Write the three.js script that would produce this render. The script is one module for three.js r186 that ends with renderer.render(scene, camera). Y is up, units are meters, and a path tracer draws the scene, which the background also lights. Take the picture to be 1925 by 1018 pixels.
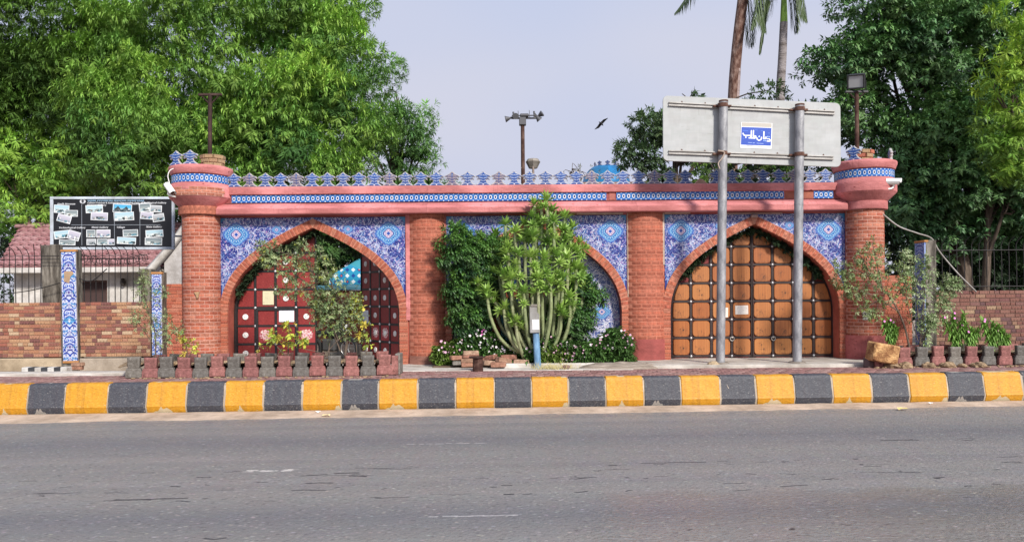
import * as THREE from 'three';
import { mergeGeometries, toCreasedNormals } from 'three/addons/utils/BufferGeometryUtils.js';
import { ImprovedNoise } from 'three/addons/math/ImprovedNoise.js';

// ---------------------------------------------------------------- camera, sky, sun, exposure
const F = 1500, CX = 962.5, HY = 560, EYE = 1.95, ROLL = 0.00785;
const scene = new THREE.Scene();
const camera = new THREE.PerspectiveCamera(2 * Math.atan(509 / F) * 180 / Math.PI, 1925 / 1018, 0.1, 1200);
camera.position.set(0, EYE, 0);
camera.rotation.z = -ROLL;
camera.setViewOffset(1925, 1018, 0, 509 - HY, 1925, 1018);

const SUN_DIR = new THREE.Vector3(0.40, 0.54, 0.74).normalize();
{ // pale hazy lavender sky, a little brighter round the sun and towards the horizon
  const W = 256, H = 128, data = new Float32Array(W * H * 4), noise = new ImprovedNoise();
  for (let j = 0; j < H; j++) for (let i = 0; i < W; i++) {
    const up = ((j + 0.5) / H - 0.5) * Math.PI, ph = ((i + 0.5) / W - 0.5) * 2 * Math.PI;
    const y = Math.sin(up), x = Math.cos(ph) * Math.cos(up), z = Math.sin(ph) * Math.cos(up);
    const t = Math.min(1, Math.max(0, y) / 0.75), glow = Math.pow(Math.max(0, x * SUN_DIR.x + y * SUN_DIR.y + z * SUN_DIR.z), 4);
    const c = 0.5 + 0.5 * noise.noise(x * 2.2 + 4, y * 5.5, z * 2.2 + 1) + 0.25 * noise.noise(x * 6, y * 14 + 7, z * 6);
    const cl = THREE.MathUtils.smoothstep(c, 0.25, 0.9) * 0.8;
    const lo = [0.67, 0.67, 0.79], hi = [0.50, 0.60, 0.84], cc = [0.69, 0.69, 0.79];
    for (let k = 0; k < 3; k++) {
      let v = lo[k] + (hi[k] - lo[k]) * Math.pow(t, 0.6);
      v += (cc[k] - v) * cl * 0.8;
      data[(j * W + i) * 4 + k] = y < 0 ? 0.25 : v * 0.74 * (1 + 0.55 * glow);
    }
    data[(j * W + i) * 4 + 3] = 1;
  }
  const sky = new THREE.DataTexture(data, W, H, THREE.RGBAFormat, THREE.FloatType);
  sky.mapping = THREE.EquirectangularReflectionMapping; sky.magFilter = sky.minFilter = THREE.LinearFilter; sky.needsUpdate = true;
  scene.background = sky; scene.environment = sky;
}
const sun = new THREE.DirectionalLight(new THREE.Color(1, 0.94, 0.85), 3.7);
sun.position.copy(SUN_DIR).multiplyScalar(60); sun.castShadow = true; sun.shadow.radius = 15;
Object.assign(sun.shadow.camera, { left: -30, right: 30, top: 30, bottom: -30, near: 1, far: 160 });
sun.shadow.mapSize.set(4096, 4096);
scene.add(sun);

const renderer = new THREE.WebGLRenderer({ antialias: true });
renderer.toneMapping = THREE.LinearToneMapping;
renderer.toneMappingExposure = 1.35;
renderer.shadowMap.enabled = true;

// ---------------------------------------------------------------- helpers
function mulberry(a) { return () => { a |= 0; a = a + 0x6D2B79F5 | 0; let t = Math.imul(a ^ a >>> 15, 1 | a); t = t + Math.imul(t ^ t >>> 7, 61 | t) ^ t; return ((t ^ t >>> 14) >>> 0) / 4294967296; }; }
const R = mulberry(20240611), rr = (a, b) => a + (b - a) * R(), pick = (a) => a[Math.floor(R() * a.length)];
const V = (x, y, z) => new THREE.Vector3(x, y, z);
// a point of the photograph, taken out of the camera's roll, and its place at a given distance
const un = (px, py) => [CX + (px - CX) * Math.cos(ROLL) - (py - HY) * Math.sin(ROLL), HY + (px - CX) * Math.sin(ROLL) + (py - HY) * Math.cos(ROLL)];
const at = (px, py, d) => { const [u, v] = un(px, py); return V((u - CX) * d / F, EYE + (HY - v) * d / F, -d); };
const used = {};
const numbered = (n) => { const k = used[n] = (used[n] ?? -1) + 1; return k ? n + '_' + String(k).padStart(3, '0') : n; };
function thing(name, label, category, pos = V(0, 0, 0), group, kind) {
  const o = new THREE.Group(); o.name = numbered(name); o.position.copy(pos); scene.add(o);
  o.userData = { label, category }; if (group) o.userData.group = group; if (kind) o.userData.kind = kind;
  return o;
}
function mesh(name, geo, mat, parent, pos, label) {
  const m = new THREE.Mesh(geo, mat); m.castShadow = m.receiveShadow = true; m.name = parent ? name : numbered(name);
  if (pos) m.position.copy(pos); if (label) m.userData.label = label;
  (parent || scene).add(m); return m;
}
function solo(name, geo, mat, label, category, pos, group, kind) {
  const m = mesh(name, geo, mat, null, pos); m.userData = { label, category };
  if (group) m.userData.group = group; if (kind) m.userData.kind = kind; return m;
}
const structure = (name, geo, mat, label, pos) => { const m = mesh(name, geo, mat, null, pos); m.userData = { kind: 'structure', label }; return m; };
// geometry
function clean(g) { // same attributes everywhere so that pieces merge
  g = g.index ? g.toNonIndexed() : g; for (const k of Object.keys(g.attributes)) if (!['position', 'normal', 'uv'].includes(k)) g.deleteAttribute(k);
  if (!g.attributes.uv) g.setAttribute('uv', new THREE.BufferAttribute(new Float32Array(g.attributes.position.count * 2), 2)); g.morphAttributes = {}; return g;
}
const join = (list) => mergeGeometries(list.map(clean));
function boxUV(g, s = 1, ou = 0, ov = 0) { // planar coordinates in metres by the face's main axis
  g = g.index ? g.toNonIndexed() : g; g.computeVertexNormals();
  const p = g.attributes.position, n = g.attributes.normal, uv = new Float32Array(p.count * 2);
  for (let i = 0; i < p.count; i++) {
    const ax = Math.abs(n.getX(i)), ay = Math.abs(n.getY(i)), az = Math.abs(n.getZ(i));
    const [a, b] = az >= ax && az >= ay ? [p.getX(i), p.getY(i)] : ax >= ay ? [p.getZ(i), p.getY(i)] : [p.getX(i), p.getZ(i)];
    uv[2 * i] = a * s + ou; uv[2 * i + 1] = b * s + ov;
  }
  g.setAttribute('uv', new THREE.BufferAttribute(uv, 2)); return g;
}
function chamferBox(w, h, d, b = 0.006, jitter = 0) { // a box with bevelled edges, its base plane centred; 44 triangles
  const x = w / 2, y = h / 2, z = d / 2, pts = [], f = [];
  const id = (sx, sy, sz, k) => ((sx + 1) / 2 * 4 + (sy + 1) / 2 * 2 + (sz + 1) / 2) * 3 + k;
  for (const sx of [-1, 1]) for (const sy of [-1, 1]) for (const sz of [-1, 1]) {
    const j = () => jitter ? rr(-jitter, jitter) : 0, jx = j(), jy = j(), jz = j();
    pts.push([sx * x + jx, sy * (y - b) + jy, sz * (z - b) + jz], [sx * (x - b) + jx, sy * y + jy, sz * (z - b) + jz], [sx * (x - b) + jx, sy * (y - b) + jy, sz * z + jz]);
  }
  const tri = (a, c, e) => f.push(a, c, e), quad = (a, c, e, g) => { tri(a, c, e); tri(a, e, g); };
  for (const s of [-1, 1]) {
    quad(id(s, -1, -1, 0), id(s, 1, -1, 0), id(s, 1, 1, 0), id(s, -1, 1, 0));
    quad(id(-1, s, -1, 1), id(-1, s, 1, 1), id(1, s, 1, 1), id(1, s, -1, 1));
    quad(id(-1, -1, s, 2), id(1, -1, s, 2), id(1, 1, s, 2), id(-1, 1, s, 2));
    for (const t of [-1, 1]) {
      quad(id(s, t, -1, 0), id(s, t, 1, 0), id(s, t, 1, 1), id(s, t, -1, 1));
      quad(id(s, -1, t, 0), id(s, 1, t, 0), id(s, 1, t, 2), id(s, -1, t, 2));
      quad(id(-1, s, t, 1), id(1, s, t, 1), id(1, s, t, 2), id(-1, s, t, 2));
      for (const u of [-1, 1]) tri(id(s, t, u, 0), id(s, t, u, 1), id(s, t, u, 2));
    }
  }
  const P = new Float32Array(f.length * 3), c = V(0, 0, 0), A = V(), B = V(), C = V();
  for (let i = 0; i < f.length; i += 3) {
    let t = [f[i], f[i + 1], f[i + 2]];
    A.set(...pts[t[0]]); B.set(...pts[t[1]]); C.set(...pts[t[2]]);
    const n = B.clone().sub(A).cross(C.clone().sub(A)); c.copy(A).add(B).add(C);
    if (n.dot(c) < 0) t = [t[0], t[2], t[1]];
    t.forEach((k, q) => P.set(pts[k], (i + q) * 3));
  }
  const g = new THREE.BufferGeometry(); g.setAttribute('position', new THREE.BufferAttribute(P, 3));
  return boxUV(g, 1, R(), R());
}
const bx = (x0, x1, y0, y1, z0, z1, b = 0.005) => chamferBox(x1 - x0, y1 - y0, z1 - z0, b).translate((x0 + x1) / 2, (y0 + y1) / 2, (z0 + z1) / 2);
function taperTube(pts, r0, r1, sides = 7, steps, flare = 0) {
  const curve = pts.length > 2 ? new THREE.CatmullRomCurve3(pts) : new THREE.LineCurve3(pts[0], pts[1]);
  steps = steps || Math.max(2, pts.length * 3);
  const P = [], N = [], UVs = [], I = [], fr = curve.computeFrenetFrames(steps, false), len = curve.getLength();
  for (let i = 0; i <= steps; i++) {
    const t = i / steps, c = curve.getPointAt(t), r = r0 + (r1 - r0) * t + flare * Math.pow(1 - t, 6);
    for (let j = 0; j <= sides; j++) {
      const a = j / sides * 2 * Math.PI, n = fr.normals[i].clone().multiplyScalar(Math.cos(a)).addScaledVector(fr.binormals[i], Math.sin(a));
      P.push(c.x + n.x * r, c.y + n.y * r, c.z + n.z * r); N.push(n.x, n.y, n.z); UVs.push(j / sides * Math.max(0.1, r0 * 6), t * len);
    }
  }
  for (let i = 0; i < steps; i++) for (let j = 0; j < sides; j++) { const a = i * (sides + 1) + j, b = a + sides + 1; I.push(a, a + 1, b, b, a + 1, b + 1); }
  const n0 = P.length / 3; // end cap
  const e = curve.getPointAt(1); P.push(e.x, e.y, e.z); const tg = curve.getTangentAt(1); N.push(tg.x, tg.y, tg.z); UVs.push(0, 0);
  for (let j = 0; j < sides; j++) I.push(steps * (sides + 1) + j, steps * (sides + 1) + j + 1, n0);
  const g = new THREE.BufferGeometry();
  g.setAttribute('position', new THREE.Float32BufferAttribute(P, 3)); g.setAttribute('normal', new THREE.Float32BufferAttribute(N, 3)); g.setAttribute('uv', new THREE.Float32BufferAttribute(UVs, 2)); g.setIndex(I);
  return g;
}
const rod = (a, b, r, sides = 8) => taperTube([a, b], r, r, sides, 1);
function planeUV(g, x0, x1, y0, y1) { const p = g.attributes.position, uv = g.attributes.uv; for (let i = 0; i < p.count; i++) uv.setXY(i, (p.getX(i) - x0) / (x1 - x0), (p.getY(i) - y0) / (y1 - y0)); return g; }
function extrude(pts, depth, bevel = 0.006, holes = [], steps = 1) {
  const s = new THREE.Shape(pts.map((p) => new THREE.Vector2(p[0], p[1])));
  for (const h of holes) s.holes.push(new THREE.Path(h.map((p) => new THREE.Vector2(p[0], p[1]))));
  return new THREE.ExtrudeGeometry(s, { depth: depth - 2 * bevel, bevelEnabled: bevel > 0, bevelThickness: bevel, bevelSize: bevel, bevelOffset: -bevel, bevelSegments: 1, curveSegments: 6, steps }).translate(0, 0, bevel);
}
// textures
const canvas = (w, h, draw) => { const c = document.createElement('canvas'); c.width = w; c.height = h; draw(c.getContext('2d'), w, h); return c; };
function tex(c, srgb = true, wrap = true) { const t = new THREE.CanvasTexture(c); if (srgb) t.colorSpace = THREE.SRGBColorSpace; if (wrap) t.wrapS = t.wrapT = THREE.RepeatWrapping; return t; }
function noiseField(n, octaves, seed, ax = 1, ay = 1) { // tileable fractal value noise, 0..1
  const out = new Float32Array(n * n), r = mulberry(seed);
  let amp = 1, tot = 0;
  for (let [o, f] of octaves.map((f) => [f, f])) {
    const fx = Math.max(1, Math.round(f * ax)), fy = Math.max(1, Math.round(f * ay)), lat = Float32Array.from({ length: fx * fy }, r);
    for (let y = 0; y < n; y++) for (let x = 0; x < n; x++) {
      const gx = x / n * fx, gy = y / n * fy, x0 = Math.floor(gx), y0 = Math.floor(gy); let u = gx - x0, v = gy - y0; u = u * u * (3 - 2 * u); v = v * v * (3 - 2 * v);
      const L = (i, j) => lat[(j % fy) * fx + (i % fx)];
      out[y * n + x] += amp * ((L(x0, y0) * (1 - u) + L(x0 + 1, y0) * u) * (1 - v) + (L(x0, y0 + 1) * (1 - u) + L(x0 + 1, y0 + 1) * u) * v);
    }
    tot += amp; amp *= 0.62;
  }
  for (let i = 0; i < out.length; i++) out[i] /= tot;
  return out;
}
function noiseTex(n, octaves, seed, lo, hi, repeat, ax = 1, ay = 1, srgb = true, contrast = 1.6) {
  const f = noiseField(n, octaves, seed, ax, ay), d = new Uint8Array(n * n * 4);
  for (let i = 0; i < n * n; i++) { const t = Math.min(1, Math.max(0, 0.5 + (f[i] - 0.5) * contrast)); for (let k = 0; k < 3; k++) d[i * 4 + k] = 255 * (lo[k] + (hi[k] - lo[k]) * t); d[i * 4 + 3] = 255; }
  const t = new THREE.DataTexture(d, n, n); t.wrapS = t.wrapT = THREE.RepeatWrapping; t.magFilter = t.minFilter = THREE.LinearFilter; if (srgb) t.colorSpace = THREE.SRGBColorSpace; t.repeat.set(repeat, repeat); t.needsUpdate = true; return t;
}
const GRAIN = noiseTex(512, [4, 9, 22, 60, 140, 250], 11, [0.70, 0.68, 0.66], [1, 1, 1], 0.6);
const GRAIN_FINE = noiseTex(256, [6, 20, 60, 128], 12, [0.62, 0.60, 0.58], [1, 1, 1], 3.1);
const BUMP = noiseTex(512, [8, 30, 80, 200], 13, [0, 0, 0], [1, 1, 1], 1.3, 1, 1, false);
const BARK = noiseTex(256, [4, 10, 30, 80], 14, [0.4, 0.38, 0.36], [1, 1, 1], 1.0, 3, 0.6);
const RUST = noiseTex(256, [3, 8, 20, 60, 120], 15, [0.45, 0.30, 0.24], [1, 1, 1], 0.9, 1, 0.6, true, 2.4);
const mat = (r, g, b, o = {}) => new THREE.MeshStandardMaterial({ color: new THREE.Color().setRGB(r, g, b), roughness: 0.85, ...o });
const grainy = (r, g, b, o = {}) => mat(r, g, b, { map: GRAIN, bumpMap: BUMP, bumpScale: 0.004, ...o });

// ---------------------------------------------------------------- ground, road, kerb, pavement
const PAVE = 0.5, KERB = 0.53, kerbZ = (x) => -(14.05 + 0.0444 * x);
const KROT = Math.atan(0.0444);
{
  const g = new THREE.PlaneGeometry(900, 900).rotateX(-Math.PI / 2); for (let i = 0; i < g.attributes.uv.count; i++) g.attributes.uv.setXY(i, g.attributes.uv.getX(i) * 900, g.attributes.uv.getY(i) * 900);
  structure('ground', g, grainy(0.30, 0.24, 0.17), 'dusty sandy ground', V(0, -0.03, 0));
}
const roadCanvas = canvas(2048, 1024, (c, W, H) => { // 24 m along the road, 12 m across; v = 1 is the far edge
  const r = mulberry(5);
  c.fillStyle = 'rgb(130,126,123)'; c.fillRect(0, 0, W, H);
  for (let i = 0; i < 420; i++) { // long soft streaks along the traffic
    const y = r() * H, h = 4 + r() * 40, x = r() * W, w = 300 + r() * 1200, d = r() < 0.5 ? 0 : 1, g = c.createLinearGradient(x, 0, x + w, 0), a = 0.04 + r() * 0.10;
    const col = d ? '150,143,140' : '96,97,104'; g.addColorStop(0, `rgba(${col},0)`); g.addColorStop(0.5, `rgba(${col},${a})`); g.addColorStop(1, `rgba(${col},0)`);
    c.fillStyle = g; for (const o of [-W, 0]) { c.save(); c.translate(o, 0); c.fillRect(x, y, w, h); c.restore(); }
  }
  for (const [y, h, a] of [[0.25, 0.09, 0.42], [0.57, 0.06, 0.42], [0.80, 0.09, 0.25]]) { // darker wheel tracks
    const g = c.createLinearGradient(0, (y - h) * H, 0, (y + h) * H); g.addColorStop(0, 'rgba(84,86,94,0)'); g.addColorStop(0.5, `rgba(84,86,94,${a})`); g.addColorStop(1, 'rgba(84,86,94,0)'); c.fillStyle = g; c.fillRect(0, (y - h) * H, W, 2 * h * H);
  }
  for (let i = 0; i < 90000; i++) { const t = r(); c.fillStyle = t < 0.55 ? `rgba(70,68,70,${0.15 + r() * 0.35})` : `rgba(${190 + r() * 40},${182 + r() * 40},${176 + r() * 40},${0.12 + r() * 0.3})`; const s = 0.7 + r() * 1.5; c.fillRect(r() * W, r() * H, s * 1.3, s); }
  // cracks: broken dark dashes on a few lines along the road
  for (const [yy, n] of [[0.40, 34], [0.425, 36], [0.455, 44], [0.482, 30], [0.30, 8], [0.508, 60], [0.62, 18], [0.70, 14], [0.80, 14]]) for (let i = 0; i < n; i++) {
    let x = r() * W, y = yy * H + (r() - 0.5) * 13; const L = 4 + r() * r() * r() * 80; c.strokeStyle = `rgba(40,39,42,${0.15 + r() * 0.6})`; c.lineWidth = 0.9 + r() * r() * 3.4; c.beginPath(); c.moveTo(x, y);
    for (let k = 0; k < 6; k++) { x += L / 6; y += (r() - 0.5) * 3; c.lineTo(x, y); } c.stroke(); c.save(); c.translate(-W, 0); c.stroke(); c.restore();
  }
  for (const [x, y] of [[0.883, 0.40], [0.895, 0.632], [0.922, 0.64], [0.45, 0.5]]) for (let i = 0; i < 26; i++) { c.fillStyle = `rgba(225,220,212,${0.25 + r() * 0.5})`; c.fillRect(x * W + (r() - 0.5) * 50, y * H + (r() - 0.5) * 9, 3 + r() * 9, 2.4); }
  for (const [x, y] of [[0.945, 0.272], [0.965, 0.572], [0.4, 0.3]]) for (let i = 0; i < 8; i++) { c.fillStyle = 'rgba(205,200,198,0.6)'; c.fillRect(x * W + i * 11 + r() * 4, y * H + (r() - 0.5) * 2, 5 + r() * 9, 2.6); }
  // sand blown along the kerb
  for (let i = 0; i < 26000; i++) { const e = Math.pow(r(), 2.2), y = e * 0.13 * H * (0.7 + 0.5 * r()); c.fillStyle = `rgba(${196 + r() * 22},${164 + r() * 20},${132 + r() * 18},${0.5 * (1 - e)})`; c.fillRect(r() * W, y, 2 + r() * 5, 1 + r() * 1.5); }
});
{
  const t = tex(roadCanvas), g = new THREE.PlaneGeometry(96, 12).rotateX(-Math.PI / 2); t.repeat.set(4, 1); t.offset.set(0, 0); t.wrapS = THREE.MirroredRepeatWrapping; t.wrapT = THREE.RepeatWrapping;
  t.wrapS = THREE.RepeatWrapping;
  // a damp smoother stretch at the lower right, with a ragged upper edge
  const wet = tex(canvas(1024, 512, (c, W, H) => { const r = mulberry(57); c.fillStyle = 'rgb(0,160,0)'; c.fillRect(0, 0, W, H); c.filter = 'blur(4px)'; c.fillStyle = 'rgb(0,76,0)'; c.beginPath(); c.moveTo(W * 0.02, H * 0.62); for (let i = 0; i <= 60; i++) c.lineTo(W * (0.035 + 0.40 * i / 60), H * (0.505 + 0.010 * Math.sin(i * 0.9) + 0.012 * r())); c.lineTo(W * 0.5, H); c.lineTo(0, H); c.fill(); c.filter = 'none'; for (let i = 0; i < 3000; i++) { c.fillStyle = `rgba(0,${120 + r() * 90},0,0.25)`; c.fillRect(r() * W, r() * H, 4 + r() * 26, 1 + r() * 3); } }), false); wet.repeat.copy(t.repeat);
  const m = mat(0.92, 0.90, 0.89, { map: t, roughness: 1, roughnessMap: wet, bumpMap: noiseTex(512, [60, 128, 250], 21, [0, 0, 0], [1, 1, 1], 1, 1, 1, false), bumpScale: 0.006 }); m.bumpMap.repeat.set(60, 8);
  const o = structure('road', g, m, 'worn grey asphalt road with cracks'); o.rotation.y = KROT; o.position.set(0, 0, -14.06 + 6);
  // a drift of sand at the foot of the kerb
  const P = [], N = [], U = [], I = [], n = 400, r = mulberry(8), nz = new ImprovedNoise();
  for (let i = 0; i <= n; i++) { const x = -48 + 96 * i / n, w = 0.80 - 0.022 * x + 0.16 * nz.noise(x * 0.7, 0, 3) + 0.1 * nz.noise(x * 2.9, 5, 3);
    for (let j = 0; j <= 4; j++) { const k = j / 4, h = (1 - k) * (0.018 + 0.012 * nz.noise(x * 3, k * 3, 0)) + 0.004 - (j === 4 ? 0.012 : 0); P.push(x, h, k * Math.max(0.25, w)); N.push(0, 1, 0); U.push(x, k * w); } }
  for (let i = 0; i < n; i++) for (let j = 0; j < 4; j++) { const a = i * 5 + j, b = a + 5; I.push(a, a + 1, b, b, a + 1, b + 1); }
  const sg = new THREE.BufferGeometry(); sg.setAttribute('position', new THREE.Float32BufferAttribute(P, 3)); sg.setAttribute('uv', new THREE.Float32BufferAttribute(U, 2)); sg.setIndex(I); sg.computeVertexNormals();
  const s = structure('sand', sg, mat(0.66, 0.51, 0.385, { map: GRAIN, bumpMap: BUMP, bumpScale: 0.008 }), 'pale sand drifted along the foot of the kerb'); s.rotation.y = KROT; s.position.set(0, 0, kerbZ(0) + 0.0);
}
// painted kerb: 39 blocks, yellow and black in turn
function sweep(profile, len, bevel = 0.012, steps = 1) { // profile: [forward, up]; swept along x
  let g = extrude(profile, len, bevel, [], steps).rotateY(Math.PI / 2); // x' = z (length), z' = -x
  g = g.index ? g.toNonIndexed() : g;
  g.translate(-len / 2, 0, 0); g.scale(1, 1, -1); const ix = g.attributes.position.array, nn = g.attributes.normal.array, uu = g.attributes.uv.array;
  for (let i = 0; i < ix.length; i += 9) for (let k = 0; k < 3; k++) { let t = ix[i + 3 + k]; ix[i + 3 + k] = ix[i + 6 + k]; ix[i + 6 + k] = t; t = nn[i + 3 + k]; nn[i + 3 + k] = nn[i + 6 + k]; nn[i + 6 + k] = t; }
  g.computeVertexNormals(); return g;
}
function paintTex(base, chip, seed, chips, bottom) { chips *= 1.6;
  return tex(canvas(256, 256, (c, W, H) => {
    const r = mulberry(seed); c.fillStyle = base; c.fillRect(0, 0, W, H);
    for (let i = 0; i < 2600; i++) { c.fillStyle = r() < 0.5 ? 'rgba(0,0,0,0.045)' : 'rgba(255,250,235,0.05)'; const s = 1 + r() * 7; c.fillRect(r() * W, r() * H, s * 1.6, s * 0.8); }
    for (let i = 0; i < 14; i++) { const x = r() * W; c.fillStyle = 'rgba(60,45,30,0.035)'; c.fillRect(x, 0, 4 + r() * 26, H); }
    for (let i = 0; i < chips; i++) { const e = r(), x = e < 0.35 ? (r() < 0.5 ? r() * 9 : W - r() * 9) : r() * W, y = e < 0.35 ? r() * H : r() < 0.45 ? H - Math.pow(r(), 1.4) * 90 : r() * H; c.fillStyle = chip; c.globalAlpha = 0.25 + r() * 0.6; c.beginPath(); c.ellipse(x, y, 0.8 + r() * r() * 6, 0.6 + r() * 1.8, r() * 0.6 - 0.3, 0, 7); c.fill(); }
    for (let k = 0; k < bottom; k++) { c.globalAlpha = 0.85; c.fillStyle = chip; const x = r() * W, w = 30 + r() * 130; c.beginPath(); c.moveTo(x, H); for (let i = 0; i <= 14; i++) c.lineTo(x + w * i / 14, H - (30 + r() * 34) * Math.sin(Math.PI * i / 14)); c.lineTo(x + w, H); c.fill(); c.globalAlpha = 0.3; for (let i = 0; i < 40; i++) { c.fillStyle = r() < 0.5 ? '#8d867a' : '#d8d2c4'; c.fillRect(x + r() * w, H - r() * 24, 5, 3); } }
    for (let i = 0; i < 5; i++) { c.globalAlpha = 0.25; c.strokeStyle = r() < 0.6 ? '#2a2018' : chip; c.lineWidth = 1; c.beginPath(); const x = r() * W, y = r() * H * 0.7; c.moveTo(x, y); c.lineTo(x + 30 + r() * 60, y + (r() - 0.5) * 18); c.stroke(); }
    c.globalAlpha = 1; const g = c.createLinearGradient(0, 0, W, 0); // worn pale edges
  }));
}
const YEL = [[31, 18, 0], [32, 50, 1], [33, 30, 1], [34, 60, 2]].map(([s, n, b]) => mat(1, 1, 1, { map: paintTex('#c28818', '#b9b09c', s, n, b), roughness: 0.6, bumpMap: BUMP, bumpScale: 0.003 }));
const BLK = [[41, 60, 0], [42, 150, 0], [43, 90, 1], [44, 210, 0]].map(([s, n, b]) => mat(1, 1, 1, { map: paintTex('#3a3c44', '#a09a90', s, n, b), roughness: 0.62, bumpMap: BUMP, bumpScale: 0.004 }));
{
  const kn = new ImprovedNoise(), kerb = thing('kerb', 'kerb of yellow and black painted concrete blocks', undefined, V(0, 0, 0), undefined, 'structure'); delete kerb.userData.category;
  const edge = [-246, -172, -99, -26, 47, 117, 198, 271, 347, 418, 492, 565, 639, 709, 783, 855, 928, 998, 1068, 1138, 1210, 1280, 1354, 1422, 1494, 1566, 1640, 1711, 1783, 1852, 1925, 1996, 2068, 2140, 2212].map((u) => (u - CX) * 14.05 / (F - 0.0444 * (u - CX)));
  for (let k = 0; k < edge.length - 1; k++) {
    const x0 = edge[k], x1 = edge[k + 1], len = (x1 - x0) / Math.cos(KROT) - 0.022, h = KERB + rr(-0.006, 0.006);
    const g = sweep([[-0.05, -0.02], [-0.02, 0.06], [0.004, 0.128], [-0.004, 0.15], [-0.04, 0.31], [-0.075, 0.475], [-0.09, h - 0.018], [-0.12, h], [-0.3, h], [-0.3, -0.02]], len, 0.013, 9);
    { const a = g.attributes.position, s = k * 3.1; for (let i = 0; i < a.count; i++) { const x = a.getX(i), y = a.getY(i), z = a.getZ(i), e = Math.pow(Math.abs(x) / (len / 2), 8), top = y > h - 0.05 ? 1 : 0.4; a.setXYZ(i, x + 0.006 * e * kn.noise(y * 14 + s, z * 14, s), y + 0.007 * top * kn.noise(x * 11 + s, 3, z * 9), z + 0.006 * kn.noise(x * 9 + s, y * 9, 7)); } g.computeVertexNormals(); }
    planeUV(g, -len / 2, len / 2, 0, KERB);
    const yellow = k % 2 === 1, m = mesh('kerb_stone', g, yellow ? YEL[(k * 7 + (k >> 2)) % 4] : BLK[(k * 5 + (k >> 1)) % 4], kerb, V((x0 + x1) / 2, 0, kerbZ((x0 + x1) / 2) + rr(-0.008, 0.008)));
    m.rotation.y = KROT + rr(-0.006, 0.006);
  }
  const core = mesh('kerb_mortar', sweep([[-0.06, -0.02], [-0.012, 0.125], [-0.082, 0.465], [-0.125, KERB - 0.02], [-0.29, KERB - 0.025], [-0.29, -0.02]], 27, 0), grainy(0.56, 0.48, 0.38), kerb, V(0, 0, kerbZ(0))); core.rotation.y = KROT;
}
// raised pavement and the yard behind the gateway, one slab
{
  const L = 90, g = extrude([[-L, L * 0.0444], [L, -L * 0.0444], [L, -200], [-L, -200]].map(([x, z]) => [x, -(-z)]), 0.4, 0);
  g.rotateX(-Math.PI / 2); // (x, y, z) -> (x, z, -y)
  g.scale(1, 1, -1); const p = g.attributes.position.array; for (let i = 0; i < p.length; i += 9) for (let k = 0; k < 3; k++) { const t = p[i + 3 + k]; p[i + 3 + k] = p[i + 6 + k]; p[i + 6 + k] = t; }
  g.computeVertexNormals(); for (let i = 0; i < g.attributes.uv.count; i++) g.attributes.uv.setXY(i, p[3 * i], p[3 * i + 2]);
  const pv = structure('pavement', g, grainy(0.40, 0.33, 0.26), 'raised pavement of dusty red pavers behind the kerb', V(0, PAVE - 0.4 - 0.045, -14.34));
  // pavers laid in a stretcher pattern, the three rows next to the kerb one by one, the rest together
  const W = 0.235, D = 0.2, base = [0, 1, 2].map(() => chamferBox(W - 0.008, 0.06, D - 0.008, 0.007, 0.001));
  const pm = [mat(0.40, 0.205, 0.19, { map: GRAIN_FINE }), mat(0.45, 0.25, 0.225, { map: GRAIN_FINE }), mat(0.36, 0.19, 0.18, { map: GRAIN_FINE }), mat(0.47, 0.30, 0.27, { map: GRAIN_FINE })], rest = [[], [], [], []];
  let n = 0;
  for (let row = 0; row < 9; row++) for (let i = -48; i < 48; i++) {
    const s = (i + (row % 2) * 0.5) * W + rr(-0.003, 0.003), f = row * D + D / 2, x = s * Math.cos(KROT) , z = -s * Math.sin(KROT) - f, y = 0.4 + 0.015 + rr(-0.004, 0.004), k = Math.floor(R() * 4), gk = Math.floor(R() * 3);
    if (row < 3) { const m = mesh('paver', base[gk], pm[k], pv, V(x, y, z)); m.rotation.set(rr(-0.01, 0.01), KROT, rr(-0.01, 0.01)); n++; }
    else rest[k].push(base[gk].clone().rotateY(KROT).translate(x, y, z));
  }
  const st = rest.map((l, k) => [join(l), pm[k]]);
  st.forEach(([gg, m]) => { const o = mesh('paver_field', gg, m, pv); o.userData.kind = 'stuff'; });
}
// concrete aprons in front of the gates
const CONC = grainy(0.62, 0.59, 0.53), CONC_W = grainy(0.68, 0.65, 0.60);
{
  const slab = (px0, px1, d0, d1, y0, y1, m, label) => {
    const z0 = -d1, z1 = -d0, a = (px0 - CX) / F, b = (px1 - CX) / F, r = mulberry(px0 | 0);
    const pts = [[a * d0, -z1]]; for (let i = 1; i < 12; i++) pts.push([(a + (b - a) * i / 12) * d0, -z1 + (r() - 0.5) * 0.05]);
    pts.push([b * d0, -z1], [b * d1, -z0], [a * d1, -z0]);
    const g = extrude(pts, y1 - y0, 0.01).rotateX(Math.PI / 2).translate(0, y1, 0).scale(1, 1, 1);
    g.scale(1, 1, -1); const p = g.attributes.position.array; const q = (g.index ? g.toNonIndexed() : g);
    const arr = q.attributes.position.array; for (let i = 0; i < arr.length; i += 9) for (let k = 0; k < 3; k++) { const t = arr[i + 3 + k]; arr[i + 3 + k] = arr[i + 6 + k]; arr[i + 6 + k] = t; }
    return structure('concrete_apron', boxUV(q), m, label);
  };
  slab(752, 1190, 15.95, 18.6, 0.40, 0.512, CONC_W, 'pale concrete apron between the two gates');
  slab(1195, 1632, 16.15, 18.6, 0.40, 0.565, CONC, 'raised concrete apron before the wooden gate');
  slab(-150, 238, 15.55, 15.95, 0.40, 0.56, CONC_W, 'white concrete slab before the left brick wall');
  slab(330, 752, 16.6, 18.6, 0.40, 0.505, CONC, 'concrete apron before the red gate');
}

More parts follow.
